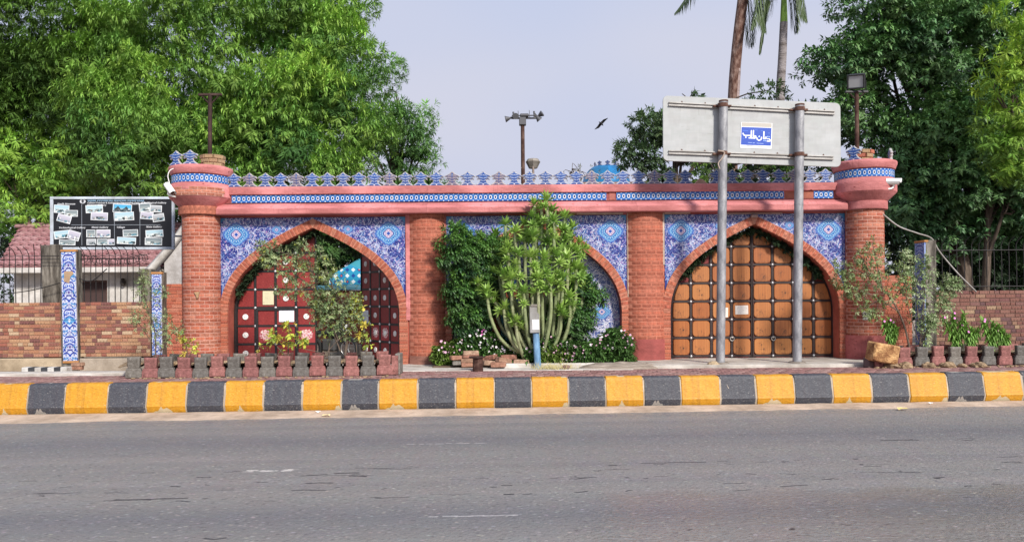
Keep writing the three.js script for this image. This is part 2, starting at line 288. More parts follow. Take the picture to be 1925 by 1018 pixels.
// ---------------------------------------------------------------- the gateway
const GD = 17.647, GB = 0.47;
const gx = (u, dz = 0) => (u - CX) * (GD - dz) / F, gy = (v, dz = 0) => EYE + (HY - v) * (GD - dz) / F - GB;
const plaster = tex(canvas(1024, 1024, (c, W, H) => { // stains, hairline cracks and flaked spots
  const r = mulberry(52), f = noiseField(256, [3, 8, 20, 60, 120], 53, 0.6, 1.5), im = c.createImageData(256, 256); for (let i = 0; i < 65536; i++) { const t = Math.min(1, Math.max(0, 0.5 + (f[i] - 0.5) * 2.2)); im.data[4 * i] = 186 + 62 * t; im.data[4 * i + 1] = 170 + 78 * t; im.data[4 * i + 2] = 166 + 80 * t; im.data[4 * i + 3] = 255; }
  const s = canvas(256, 256, (k) => k.putImageData(im, 0, 0)); c.drawImage(s, 0, 0, W, H);
  for (let i = 0; i < 120; i++) { const x = r() * W; c.fillStyle = `rgba(90,50,44,${0.03 + r() * 0.06})`; c.fillRect(x, r() * H, 2 + r() * 12, 40 + r() * 200); }
  for (let i = 0; i < 60; i++) { const x = r() * W, y = r() * H; c.fillStyle = r() < 0.6 ? `rgba(236,214,196,${0.3 + r() * 0.5})` : `rgba(110,52,46,${0.3 + r() * 0.4})`; c.beginPath(); for (let k = 0; k < 8; k++) { const a = k / 8 * 6.28; c.lineTo(x + Math.cos(a) * (4 + r() * 22), y + Math.sin(a) * (2 + r() * 6)); } c.fill(); }
  for (let i = 0; i < 40; i++) { let x = r() * W, y = r() * H; c.strokeStyle = `rgba(80,36,34,${0.3 + r() * 0.4})`; c.lineWidth = 1.5 + r() * 2; c.beginPath(); c.moveTo(x, y); for (let k = 0; k < 6; k++) { x += 8 + r() * 16; y += (r() - 0.5) * 10; c.lineTo(x, y); } c.stroke(); }
})); plaster.repeat.set(0.5, 0.5);
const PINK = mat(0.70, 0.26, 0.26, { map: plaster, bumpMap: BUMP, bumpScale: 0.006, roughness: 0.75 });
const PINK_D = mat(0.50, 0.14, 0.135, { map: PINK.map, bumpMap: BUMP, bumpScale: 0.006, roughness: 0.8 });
const REDBR = [[0.60, 0.17, 0.095], [0.64, 0.19, 0.105], [0.55, 0.145, 0.085], [0.63, 0.21, 0.13], [0.66, 0.25, 0.16]].map(([r, g, b]) => mat(r, g, b, { map: GRAIN_FINE, bumpMap: BUMP, bumpScale: 0.005, roughness: 0.8 }));
const MORTAR = grainy(0.68, 0.31, 0.21), MORTAR_P = grainy(0.74, 0.42, 0.34);
const BRICK_G = [0, 1, 2, 3].map(() => chamferBox(1, 0.064, 0.06, 0.0045, 0.0012));
// glazed tile prints ------------------------------------------------------------
function arabesque(c, W, H, r, o) { // scrolls, leaves and blossoms in the manner of glazed tile painting
  c.fillStyle = o.bg; c.fillRect(0, 0, W, H);
  for (let i = 0; i < W * H / 900; i++) { c.fillStyle = pickR(r, o.blobs); c.globalAlpha = 0.75; c.beginPath(); c.ellipse(r() * W, r() * H, 4 + r() * 15, 3 + r() * 9, r() * 3, 0, 7); c.fill(); }
  c.globalAlpha = 1; c.lineCap = 'round';
  for (let i = 0; i < W * H / (o.sparse || 1500); i++) {
    let x = r() * W, y = r() * H, a = r() * 6.3, k = (r() - 0.5) * 0.24; c.strokeStyle = pickR(r, o.lines); c.lineWidth = o.lw * (0.5 + r() * 0.9); c.beginPath(); c.moveTo(x, y);
    const n = 8 + r() * 16; for (let j = 0; j < n; j++) { a += k; k += (r() - 0.48) * 0.05; x += Math.cos(a) * 4; y += Math.sin(a) * 4; c.lineTo(x, y); } c.stroke();
    c.fillStyle = c.strokeStyle; c.beginPath(); c.ellipse(x, y, o.lw * 1.7, o.lw * 0.9, a, 0, 7); c.fill();
  }
  for (let i = 0; i < W * H / 2600; i++) { const x = r() * W, y = r() * H, s = o.lw * (0.9 + r()); c.fillStyle = pickR(r, ['#ece6f2', '#cfd4f0', '#b79cd0']); for (let k = 0; k < 5; k++) { const b = k * 1.2566 + 1; c.beginPath(); c.arc(x + Math.cos(b) * s, y + Math.sin(b) * s, s * 0.62, 0, 7); c.fill(); } c.fillStyle = pickR(r, ['#8f3b78', '#2f56b8', '#c05a6a']); c.beginPath(); c.arc(x, y, s * 0.55, 0, 7); c.fill(); }
  for (let i = 0; i < W * H / 1300; i++) { c.strokeStyle = pickR(r, o.dark); c.lineWidth = o.lw * 0.55; c.beginPath(); const x = r() * W, y = r() * H, a = r() * 6.3; c.arc(x, y, 5 + r() * 9, a, a + 1 + r() * 2.4); c.stroke(); }
}
const pickR = (r, a) => a[Math.floor(r() * a.length)];
function medallion(c, x, y, s) {
  for (const [k, col, sx] of [[1.35, '#4a78c4', 1.15], [1.18, '#86bce0', 1.12], [1.02, '#3f86c6', 1.12], [0.74, '#8cc4e4', 1.05], [0.62, '#25379a', 1.02], [0.52, '#dcd2e4', 1], [0.2, '#2a58b4', 1]]) {
    c.fillStyle = col; c.beginPath(); for (let i = 0; i <= 48; i++) { const a = i / 48 * 6.2832, d = k * s * (1 + 0.1 * Math.cos(4 * a)) * (k > 0.6 ? 1 + 0.05 * Math.cos(24 * a) : 1); c.lineTo(x + Math.cos(a) * d * sx, y + Math.sin(a) * d); } c.fill();
  }
  c.fillStyle = '#e8f6fb'; for (let i = 0; i < 20; i++) { const a = i / 20 * 6.2832; c.beginPath(); c.arc(x + Math.cos(a) * s * 1.0, y + Math.sin(a) * s * 0.88, s * 0.06, 0, 7); c.fill(); }
  c.fillStyle = '#b0506e'; for (let i = 0; i < 8; i++) { const a = i / 8 * 6.2832 + 0.4; c.beginPath(); c.arc(x + Math.cos(a) * s * 0.37, y + Math.sin(a) * s * 0.37, s * 0.06, 0, 7); c.fill(); }
}
const jointLines = (c, W, H, nx, ny) => { c.strokeStyle = 'rgba(20,24,70,0.22)'; c.lineWidth = 1.1; for (let i = 1; i < nx; i++) { c.beginPath(); c.moveTo(i * W / nx, 0); c.lineTo(i * W / nx, H); c.stroke(); } for (let j = 1; j < ny; j++) { c.beginPath(); c.moveTo(0, j * H / ny); c.lineTo(W, j * H / ny); c.stroke(); } };
const DEEP = { bg: '#313c8a', blobs: ['#3f5cae', '#272f76', '#44469a', '#4f86c4', '#5a4c9c', '#2f469a', '#4f9cc6'], lines: ['#efeff4', '#dde2ee', '#b9c4e0', '#f2f2f5', '#86a8dc', '#9c98cc', '#6fa4d0', '#e6e6ee'], dark: ['#15184e', '#1d2a7a', '#5a2f7c'], lw: 3.7, sparse: 520 };
const spandrelTex = tex(canvas(2048, 749, (c, W, H) => {
  const half = canvas(W / 2, H, (h) => { arabesque(h, W / 2, H, mulberry(77), DEEP); medallion(h, 186, 184, 88); medallion(h, 630, 134, 32); h.fillStyle = '#3e8fbe'; h.beginPath(); h.moveTo(0, 0); h.lineTo(74, 0); h.lineTo(0, 74); h.fill(); });
  c.drawImage(half, 0, 0); c.save(); c.translate(W, 0); c.scale(-1, 1); c.drawImage(half, 0, 0); c.restore(); jointLines(c, W, H, 22, 8);
}), true, false);
const TILE_S = mat(0.70, 0.70, 0.76, { map: spandrelTex, roughness: 0.32 });
const blindTex = tex(canvas(1024, 900, (c, W, H) => {
  const half = canvas(W / 2, H, (h) => { arabesque(h, W / 2, H, mulberry(99), { bg: '#5c6ca6', blobs: ['#8f9fc8', '#6b80ba', '#a9bbd8', '#8078ae', '#4c609e', '#7ea8d0'], lines: ['#f2f0f4', '#e2e2ee', '#d6d2e8', '#ffffff'], dark: ['#2c3580', '#3a2f78', '#46559c'], lw: 3.2, sparse: 420 }); for (let j = 0; j < 4; j++) medallion(h, 110 + (j % 2) * 250, 120 + j * 220, 34); });
  c.drawImage(half, 0, 0); c.save(); c.translate(W, 0); c.scale(-1, 1); c.drawImage(half, 0, 0); c.restore(); jointLines(c, W, H, 18, 16);
}), true, false);
const TILE_B = mat(0.74, 0.74, 0.77, { map: blindTex, roughness: 0.4 });
const bandTex = tex(canvas(256, 192, (c, W, H) => { // two rings to a tile
  c.fillStyle = '#1d68b8'; c.fillRect(0, 0, W, H);
  for (let k = -1; k < 5; k++) { const x = k * 64;
    c.fillStyle = '#2f86cc'; c.beginPath(); c.moveTo(x, H * 0.5); c.lineTo(x + 32, H * 0.12); c.lineTo(x + 64, H * 0.5); c.lineTo(x + 32, H * 0.88); c.fill(); }
  for (let k = 0; k < 3; k++) { const x = k * 128;
    c.fillStyle = '#e8eef4'; for (const y of [14, H - 14]) { c.beginPath(); c.arc(x, y, 15, 0, 7); c.fill(); }
    c.strokeStyle = '#9cc8ea'; c.lineWidth = 5; for (const s of [-1, 1]) { c.beginPath(); c.moveTo(x, H / 2 - s * 80); c.quadraticCurveTo(x + 40, H / 2 - s * 40, x + 60, H / 2); c.moveTo(x + 128, H / 2 - s * 80); c.quadraticCurveTo(x + 88, H / 2 - s * 40, x + 68, H / 2); c.stroke(); } }
  for (let k = 0; k < 2; k++) { const x = k * 128 + 64; c.fillStyle = '#16408e'; c.beginPath(); c.ellipse(x, H / 2, 47, 62, 0, 0, 7); c.fill(); c.fillStyle = '#f3f6f8'; c.beginPath(); c.ellipse(x, H / 2, 38, 52, 0, 0, 7); c.fill(); c.fillStyle = '#13235e'; c.beginPath(); c.ellipse(x, H / 2, 22, 32, 0, 0, 7); c.fill(); }
}));
const TILE_BAND = [[0.74, 0.76, 0.8], [0.68, 0.72, 0.8], [0.8, 0.8, 0.8]].map((k) => mat(...k, { map: bandTex, roughness: 0.3 }));
const finialTex = [0, 1, 2].map((q) => tex(canvas(160, 160, (c, W, H) => {
  const r = mulberry(300 + q); c.fillStyle = ['#3d63ac', '#77718c', '#4f6ba6'][q]; c.fillRect(0, 0, W, H);
  for (const s of [-1, 1]) { c.save(); c.translate(W / 2, 0); c.scale(s, 1); c.lineCap = 'round'; c.strokeStyle = ['#c9d4e8', '#cbbdb6', '#cfd4de'][q]; c.lineWidth = 6; for (const [x, y, cx, cy, ex, ey] of [[3, 108, 40, 95, 52, 80], [3, 80, 40, 70, 70, 62], [4, 140, 30, 120, 66, 152], [4, 50, 24, 40, 36, 50], [8, 20, 22, 30, 40, 34]]) { c.beginPath(); c.moveTo(x, y); c.quadraticCurveTo(cx, cy, ex, ey); c.stroke(); }
    c.strokeStyle = '#1d3376'; c.lineWidth = 4; for (const [x, y, cx, cy, ex, ey] of [[3, 118, 36, 106, 56, 94], [3, 92, 36, 84, 66, 76], [3, 150, 16, 128, 44, 152]]) { c.beginPath(); c.moveTo(x, y); c.quadraticCurveTo(cx, cy, ex, ey); c.stroke(); } c.restore(); }
  c.fillStyle = '#2b5cae'; c.beginPath(); c.ellipse(W / 2, 40, 11, 18, 0, 0, 7); c.fill(); c.fillStyle = '#f0f2f6'; c.beginPath(); c.arc(W / 2, 44, 5, 0, 7); c.fill(); c.fillStyle = '#f0e8f0'; c.beginPath(); c.ellipse(W / 2, 148, 6, 12, 0, 0, 7); c.fill(); c.strokeStyle = '#23408c'; c.lineWidth = 5; c.beginPath(); c.moveTo(W / 2, 62); c.lineTo(W / 2, 138); c.stroke();
  if (q === 1) for (let i = 0; i < 40; i++) { c.fillStyle = 'rgba(176,150,138,0.35)'; c.beginPath(); c.ellipse(r() * W, r() * H, 12 * r() + 3, 7, r() * 3, 0, 7); c.fill(); }
}), true, false));
const FIN = finialTex.map((t) => mat(0.66, 0.66, 0.68, { map: t, roughness: 0.4 })), FIN_EDGE = grainy(0.56, 0.545, 0.55), FINS = FIN.map((m) => [m, FIN_EDGE]);
function finialShape(w, h) { // half outline from the top tip down, mirrored
  const half = [[0, 1], [0.1, 0.93], [0.19, 0.83], [0.3, 0.77], [0.43, 0.73], [0.5, 0.64], [0.46, 0.57], [0.36, 0.6], [0.3, 0.58], [0.38, 0.53], [0.43, 0.46], [0.4, 0.39], [0.31, 0.43], [0.24, 0.43], [0.21, 0.37], [0.23, 0.29], [0.31, 0.2], [0.42, 0.12], [0.5, 0.06], [0.5, 0]];
  const p = half.map(([a, b]) => [a * w, b * h]);
  return [...p, ...p.slice(1).reverse().map(([a, b]) => [-a, b])].reverse();
}
const FIN_W = 28.6 / 85, FIN_H = 27 / 85;
const finialGeo = (() => { const g = extrude(finialShape(FIN_W, FIN_H), 0.06, 0.013); planeUV(g, -FIN_W / 2, FIN_W / 2, 0, FIN_H); return g.translate(0, 0, -0.03); })();
// faces take the print, the edge stays pale
// four-centred arch: half outline from the springing to the apex, as [x, y] for half width w, springing ys, apex ya
function archHalf(w, ys, ya, n = 22) {
  const H = ya - ys, out = []; for (let i = 0; i <= n; i++) { const t = i / n, m = 1 - t, a = 3 * m * m * t, b = 3 * m * t * t; out.push([w * (m * m * m + a + b * 0.69), ys + H * (a * 0.43 + b * 0.7 + t * t * t)]); } return out;
}
function offsetHalf(pts, off) { // outwards
  return pts.map((p, i) => { const a = pts[Math.max(0, i - 1)], b = pts[Math.min(pts.length - 1, i + 1)], dx = b[0] - a[0], dy = b[1] - a[1], l = Math.hypot(dx, dy); let x = p[0] + dy / l * off, y = p[1] - dx / l * off; if (i === pts.length - 1) { y = p[1] + off / Math.cos(Math.atan2(dy, -dx)); x = 0; } if (i === 0) { x = p[0] + off; y = p[1]; } return [x, y]; });
}
const ARCHES = [ // centre, half inner width and panel edges in the photograph's measure
  { c: 589.5, w: 161, x0: 413.5, x1: 763 }, { c: 1009, w: 159, x0: 839, x1: 1179 }, { c: 1418.5, w: 158.5, x0: 1250, x1: 1589 }];
const V_APEX = 425.5, V_SPRING = 590, V_TILE = 405.5, V_GROUND = 687, BAND = 0.185;
const gateway = thing('gateway', 'long pink and red brick gateway of three tiled pointed arches under a blue tile frieze', 'gateway', V(0, GB, -GD));
const gpart = (n, g, m, p, l) => mesh(n, g, m, gateway, p, l);
{
  // body wall with two open arches and a shallow blind one
  const x0 = gx(396), x1 = gx(1600), top = gy(352), holes = [], arch = (A, extra = 0) => { const c = gx(A.c), h = archHalf(A.w / 85 + extra, gy(V_SPRING), gy(V_APEX) + extra); return [...h.map(([x, y]) => [c + x, y]), ...h.slice(0, -1).reverse().map(([x, y]) => [c - x, y])]; };
  const outline = [[x0, -0.05]]; for (const A of [ARCHES[0], ARCHES[2]]) { const a = arch(A).reverse(); outline.push([a[0][0], -0.05], ...a, [a[a.length - 1][0], -0.05]); }
  outline.push([x1, -0.05], [x1, top], [x0, top]);
  const blind = arch(ARCHES[1]); blind.push([gx(ARCHES[1].c) - ARCHES[1].w / 85, 0.02]); blind.unshift([gx(ARCHES[1].c) + ARCHES[1].w / 85, 0.02]);
  gpart('wall', boxUV(extrude(outline, 0.42, 0, [blind]).translate(0, 0, -0.42)), grainy(0.50, 0.12, 0.08));
  // blind arch: tile infill set back
  const c = gx(ARCHES[1].c), w = ARCHES[1].w / 85, b = blind.map(([x, y]) => [c + (x - c) * 1.02, y]);
  const bg = extrude(b, 0.05, 0).translate(0, 0, -0.3); planeUV(bg, c - w, c + w, 0, gy(V_APEX)); gpart('tile_panel', bg, TILE_B, undefined, 'pale blue and white floral tile infill of the blind arch');
  gpart('niche_frame', bx(gx(925, -0.2), gx(940, -0.2), 0, gy(545, -0.2), -0.26, -0.17, 0.008), REDBR[2]);
  gpart('niche_frame', bx(gx(1078, -0.2), gx(1092, -0.2), 0, gy(545, -0.2), -0.26, -0.17, 0.008), REDBR[2]);
  gpart('niche_frame', bx(gx(940.5, -0.2), gx(1077.5, -0.2), gy(560, -0.2), gy(545, -0.2), -0.26, -0.175, 0.008), REDBR[2]);
  gpart('niche_panel', bx(gx(941, -0.2), gx(1077, -0.2), 0.01, gy(561, -0.2), -0.255, -0.225, 0.004), grainy(0.10, 0.30, 0.42));
  // spandrels, arch bands, jambs
  ARCHES.forEach((A, k) => {
    const cx = gx(A.c), half = archHalf(A.w / 85, gy(V_SPRING), gy(V_APEX)), off = offsetHalf(half, BAND), xl = gx(A.x0), xr = gx(A.x1), yt = gy(V_TILE);
    for (const s of [-1, 1]) {
      const lim = Math.abs((s < 0 ? xl : xr) - cx), inside = off.filter(([x]) => x < lim - 0.004);
      let poly = [[0, yt], ...inside.slice().reverse()]; const e = inside[0]; poly.push([lim, e[1] - 0.004 * 20], [lim, yt]);
      poly = poly.map(([x, y]) => [cx + s * x, y]); if (s > 0) poly.reverse();
      const g = extrude(poly, 0.03, 0.003).translate(0, 0, -0.004); planeUV(g, xl, xr, yt - (xr - xl) * 512 / 1400, yt); gpart('tile_panel', g, TILE_S);
    }
    // voussoir bricks along the band
    const pts = []; for (let i = 0; i < half.length; i++) pts.push(half[i]);
    const cum = [0]; for (let i = 1; i < pts.length; i++) cum.push(cum[i - 1] + Math.hypot(pts[i][0] - pts[i - 1][0], pts[i][1] - pts[i - 1][1]));
    const L = cum[cum.length - 1], n = Math.round(L / 0.083);
    const vb = [0, 1, 2].map(() => chamferBox(BAND - 0.006, L / n - 0.006, 0.14, 0.006, 0.0015));
    for (const s of [-1, 1]) for (let i = 0; i < n; i++) {
      const d = (i + 0.5) / n * L; let j = 1; while (j < cum.length - 1 && cum[j] < d) j++; const f = (d - cum[j - 1]) / (cum[j] - cum[j - 1]);
      const px = pts[j - 1][0] + (pts[j][0] - pts[j - 1][0]) * f, py = pts[j - 1][1] + (pts[j][1] - pts[j - 1][1]) * f, q = Math.atan2(pts[j][1] - pts[j - 1][1], pts[j][0] - pts[j - 1][0]) - Math.PI / 2;
      const nx = Math.cos(q), ny = Math.sin(q);
      const m = gpart('voussoir', vb[i % 3], REDBR[Math.floor(R() * 5)], V(cx + s * (px + nx * BAND / 2), py + ny * BAND / 2, -0.012 + rr(-0.003, 0.004)));
      m.rotation.z = s > 0 ? q : -q;
    }
    const ring = [...offsetHalf(half, 0.005), ...off.slice().reverse()]; // mortar behind them
    for (const s of [-1, 1]) { let p = ring.map(([x, y]) => [cx + s * x, y]); if (s > 0) p = p.reverse(); gpart('arch_mortar', boxUV(extrude(p, 0.1, 0).translate(0, 0, -0.047)), MORTAR); }
    // jambs below the springing
    for (const s of [-1, 1]) {
      const a = A.w / 85, y1 = gy(V_SPRING), rows = Math.floor(y1 / 0.0775);
      gpart('jamb_mortar', bx(cx + s * a - (s < 0 ? BAND : -0.005), cx + s * a + (s > 0 ? BAND : -0.005), -0.04, y1, -0.05, 0.046, 0.002), MORTAR);
      for (let j = 0; j < rows; j++) { const m = gpart('jamb_brick', BRICK_G[j % 4], REDBR[Math.floor(R() * 5)], V(cx + s * (a + BAND / 2), (j + 0.5) * y1 / rows, 0.028)); m.scale.set(BAND - 0.006, y1 / rows / 0.0775, 1); }
    }
  });
  // pink strips beside the panels
  const strips = [[404, 413, 0, V_GROUND], [763.5, 771.5, 1, 600], [831, 838.5, 1, 600], [1179.5, 1187, 2, 560], [1243, 1249.5, 2, 500], [1589.5, 1597, 0, V_GROUND]];
  for (const [a, b, k, vb] of strips) gpart('pilaster_strip', bx(gx(a), gx(b), k === 0 ? 0 : gy(vb), gy(V_TILE - 3), -0.02, 0.06, 0.006), k === 2 ? grainy(0.66, 0.55, 0.45) : PINK);
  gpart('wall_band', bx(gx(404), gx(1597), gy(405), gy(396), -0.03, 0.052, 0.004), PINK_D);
  gpart('repaired_strip', bx(gx(1250), gx(1298), gy(404.6), gy(400.5), 0.045, 0.07, 0.003), grainy(0.66, 0.55, 0.45));
  gpart('repaired_strip', bx(gx(1085), gx(1172), gy(404.6), gy(400.5), 0.045, 0.07, 0.003), grainy(0.66, 0.55, 0.45));
  // cornice, frieze, coping
  const cw0 = gx(412, 0.2), cw1 = gx(1590, 0.2), run = (prof, m, name, a = cw0, b = cw1) => { const n = 3; for (let i = 0; i < n; i++) { const xa = a + (b - a) * i / n, xb = a + (b - a) * (i + 1) / n, g = sweep(prof, xb - xa - 0.003, 0); const o = gpart(name, boxUV(g), m, V((xa + xb) / 2, 0, 0)); } };
  const cy = (v) => gy(v, 0.32);
  run([[-0.36, cy(399)], [0.36, cy(399)], [0.37, cy(397.5)], [0.37, cy(389)], [0.36, cy(388)], [0.17, cy(377.5)], [-0.36, cy(377.5)]], PINK, 'cornice');
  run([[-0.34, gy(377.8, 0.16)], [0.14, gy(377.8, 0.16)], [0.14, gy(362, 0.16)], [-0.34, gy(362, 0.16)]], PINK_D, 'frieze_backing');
  run([[-0.36, gy(362, 0.18)], [0.19, gy(362, 0.18)], [0.2, gy(361, 0.18)], [0.2, gy(349, 0.18)], [0.185, gy(347.6, 0.18)], [-0.36, gy(347.6, 0.18)]], PINK, 'coping');
  // frieze tiles
  const th = gy(362.6, 0.16) - gy(377, 0.16), tw = 0.2175, tg = chamferBox(tw - 0.003, th, 0.03, 0.003); planeUV(tg, -tw / 2, tw / 2, -th / 2, th / 2);
  const bx0 = gx(436, 0.16), bx1 = gx(1569, 0.16), n = Math.round((bx1 - bx0) / tw), step = (bx1 - bx0) / n;
  for (let i = 0; i < n; i++) { const x = bx0 + (i + 0.5) * step, u = CX + x * F / (GD - 0.16); if ((u > 1145 && u < 1160) || (u > 1478 && u < 1532)) continue; const m = gpart('frieze_tile', tg, TILE_BAND[(i * 7 + (i >> 2)) % 3], V(x, gy(369.8, 0.16), 0.141 + rr(0, 0.003))); m.scale.x = step / tw; }
  gpart('frieze_patch', bx(gx(1478, 0.16), gx(1533, 0.16), gy(377, 0.16), gy(363, 0.16), 0.12, 0.147, 0.004), grainy(0.5, 0.17, 0.11), undefined, 'bare brick-red patch where frieze tiles are missing');
  gpart('frieze_patch', bx(gx(1147, 0.16), gx(1158, 0.16), gy(377, 0.16), gy(363, 0.16), 0.12, 0.149, 0.004), grainy(0.55, 0.2, 0.16));
  // cresting of lily shaped tiles, one broken off to a stump
  for (let i = 0; i < 39; i++) {
    const u = 442 + i * 29.25; if (i === 30) continue;
    const g = finialGeo; const m = gpart('cresting_tile', g, FINS[[0, 1, 2, 0, 1, 0, 2, 2, 0, 0, 1, 2, 0][i % 13]], V(gx(u, 0.1), gy(348.2, 0.1), 0.1 + rr(-0.01, 0.01))); m.rotation.set(rr(-0.03, 0.03), rr(-0.05, 0.05), rr(-0.03, 0.03));
  }
  gpart('broken_cresting', extrude([[-0.14, 0], [0.14, 0], [0.1, 0.05], [0.03, 0.1], [-0.04, 0.11], [-0.09, 0.06]], 0.07, 0.01).translate(0, 0, -0.03), grainy(0.55, 0.36, 0.28), V(gx(1319, 0.1), gy(348.2, 0.1), 0.1));
  // a small lamp fitting over the wooden gate
  gpart('lamp_fitting', join([bx(gx(1414, 0.12), gx(1426, 0.12), gy(412, 0.12), gy(407, 0.12), 0.03, 0.14, 0.006), bx(gx(1365, 0.1), gx(1473, 0.1), gy(405.5, 0.1), gy(402.5, 0.1), 0.05, 0.085, 0.004)]), grainy(0.5, 0.36, 0.32));
}
// round brick shaft: the courses that face the street, brick by brick
function shaft(parent, name, cx, cz, rad, halfAng, y0, y1, mats, course = 0.0775, bl = 0.235, mortarMat = MORTAR_P, halfBond = true) {
  const rows = Math.round((y1 - y0) / course), ch = (y1 - y0) / rows, n = Math.max(2, Math.round(2 * halfAng * rad / bl)), da = 2 * halfAng / n;
  const seg = Math.max(12, Math.ceil(halfAng * 12)), core = new THREE.CylinderGeometry(rad - 0.005, rad - 0.005, y1 - y0, seg, 1, false, -halfAng * 1.06, halfAng * 2.12).translate(0, (y0 + y1) / 2, 0);
  mesh(name + '_mortar', core, mortarMat, parent, V(cx, 0, cz));
  const slab = (k) => { // brick bent in two along the curve
    const a = da / 2 - 0.006 / rad, ri = rad - 0.05, P = [], I = [], h = ch / 2 - 0.006, b = 0.004;
    const S = 3; for (let i = 0; i <= S; i++) { const t = -a + 2 * a * i / S, s = Math.sin(t), c = Math.cos(t), e = (i === 0 || i === S) ? b : 0; const ro = rad - e + rrk(k, i) ; P.push(s * ri, -h, c * ri, s * (ro - b), -h, c * (ro - b), s * ro, -h + b, c * ro, s * ro, h - b, c * ro, s * (ro - b), h, c * (ro - b), s * ri, h, c * ri); }
    for (let i = 0; i < S; i++) for (let j = 0; j < 5; j++) { const p = i * 6 + j, q = p + 6; I.push(p, q, p + 1, q, q + 1, p + 1); }
    for (const [o, f] of [[0, 0], [S * 6, 1]]) for (let j = 1; j < 5; j++) f ? I.push(o, o + j + 1, o + j) : I.push(o, o + j, o + j + 1);
    const g = new THREE.BufferGeometry(); g.setAttribute('position', new THREE.Float32BufferAttribute(P, 3)); g.setIndex(I); return boxUV(g, 1, k * 0.37, k * 0.21);
  };
  const rrk = (k, i) => 0.002 * Math.sin(k * 7 + i * 3), gs = [0, 1, 2].map(slab);
  for (let j = 0; j < rows; j++) for (let i = 0; i < n; i++) {
    const th = -halfAng + (i + 0.5) * da + (halfBond && j % 2 ? da / 2 : 0); if (th > halfAng) continue;
    const m = mesh(name, gs[(i * 3 + j * 5) % 3], pick(mats), parent, V(cx, y0 + (j + 0.5) * ch, cz)); m.rotation.y = th;
  }
}
const PILBR = [[0.60, 0.17, 0.098], [0.62, 0.18, 0.105], [0.585, 0.162, 0.094], [0.63, 0.195, 0.12]].map((c) => mat(...c, { map: REDBR[0].map, bumpMap: BUMP, bumpScale: 0.005, roughness: 0.8 })), PILMORT = grainy(0.66, 0.25, 0.165);
{ // the two pillars between the arches: shallow rounded fronts
  const chord = 0.4, sag = 0.17, rad = (chord * chord + sag * sag) / (2 * sag), ha = Math.asin(chord / rad);
  [[803.5, 668, 0], [1215, 640, 1]].forEach(([u, vb, k]) => {
    const cx = gx(u, 0.1), y0 = gy(vb, 0.1);
    const pil = new THREE.Group(); pil.name = 'brick_pillar'; gateway.add(pil);
    shaft(pil, 'brick', cx, sag - rad + 0.05, rad, ha, y0, gy(399, 0.1), PILBR, 0.0775, 0.235, PILMORT, true);
    const g = new THREE.CylinderGeometry(rad + 0.012, rad + 0.02, y0 + 0.02, 14, 1, false, -ha, 2 * ha).translate(cx, y0 / 2, sag - rad + 0.05);
    mesh('pillar_base', g, k ? grainy(0.42, 0.10, 0.09) : grainy(0.36, 0.16, 0.12), pil);
    mesh('pillar_cheek', bx(cx - chord, cx + chord, 0, gy(399, 0.1), -0.05, 0.046, 0.004), MORTAR, pil);
  });
}
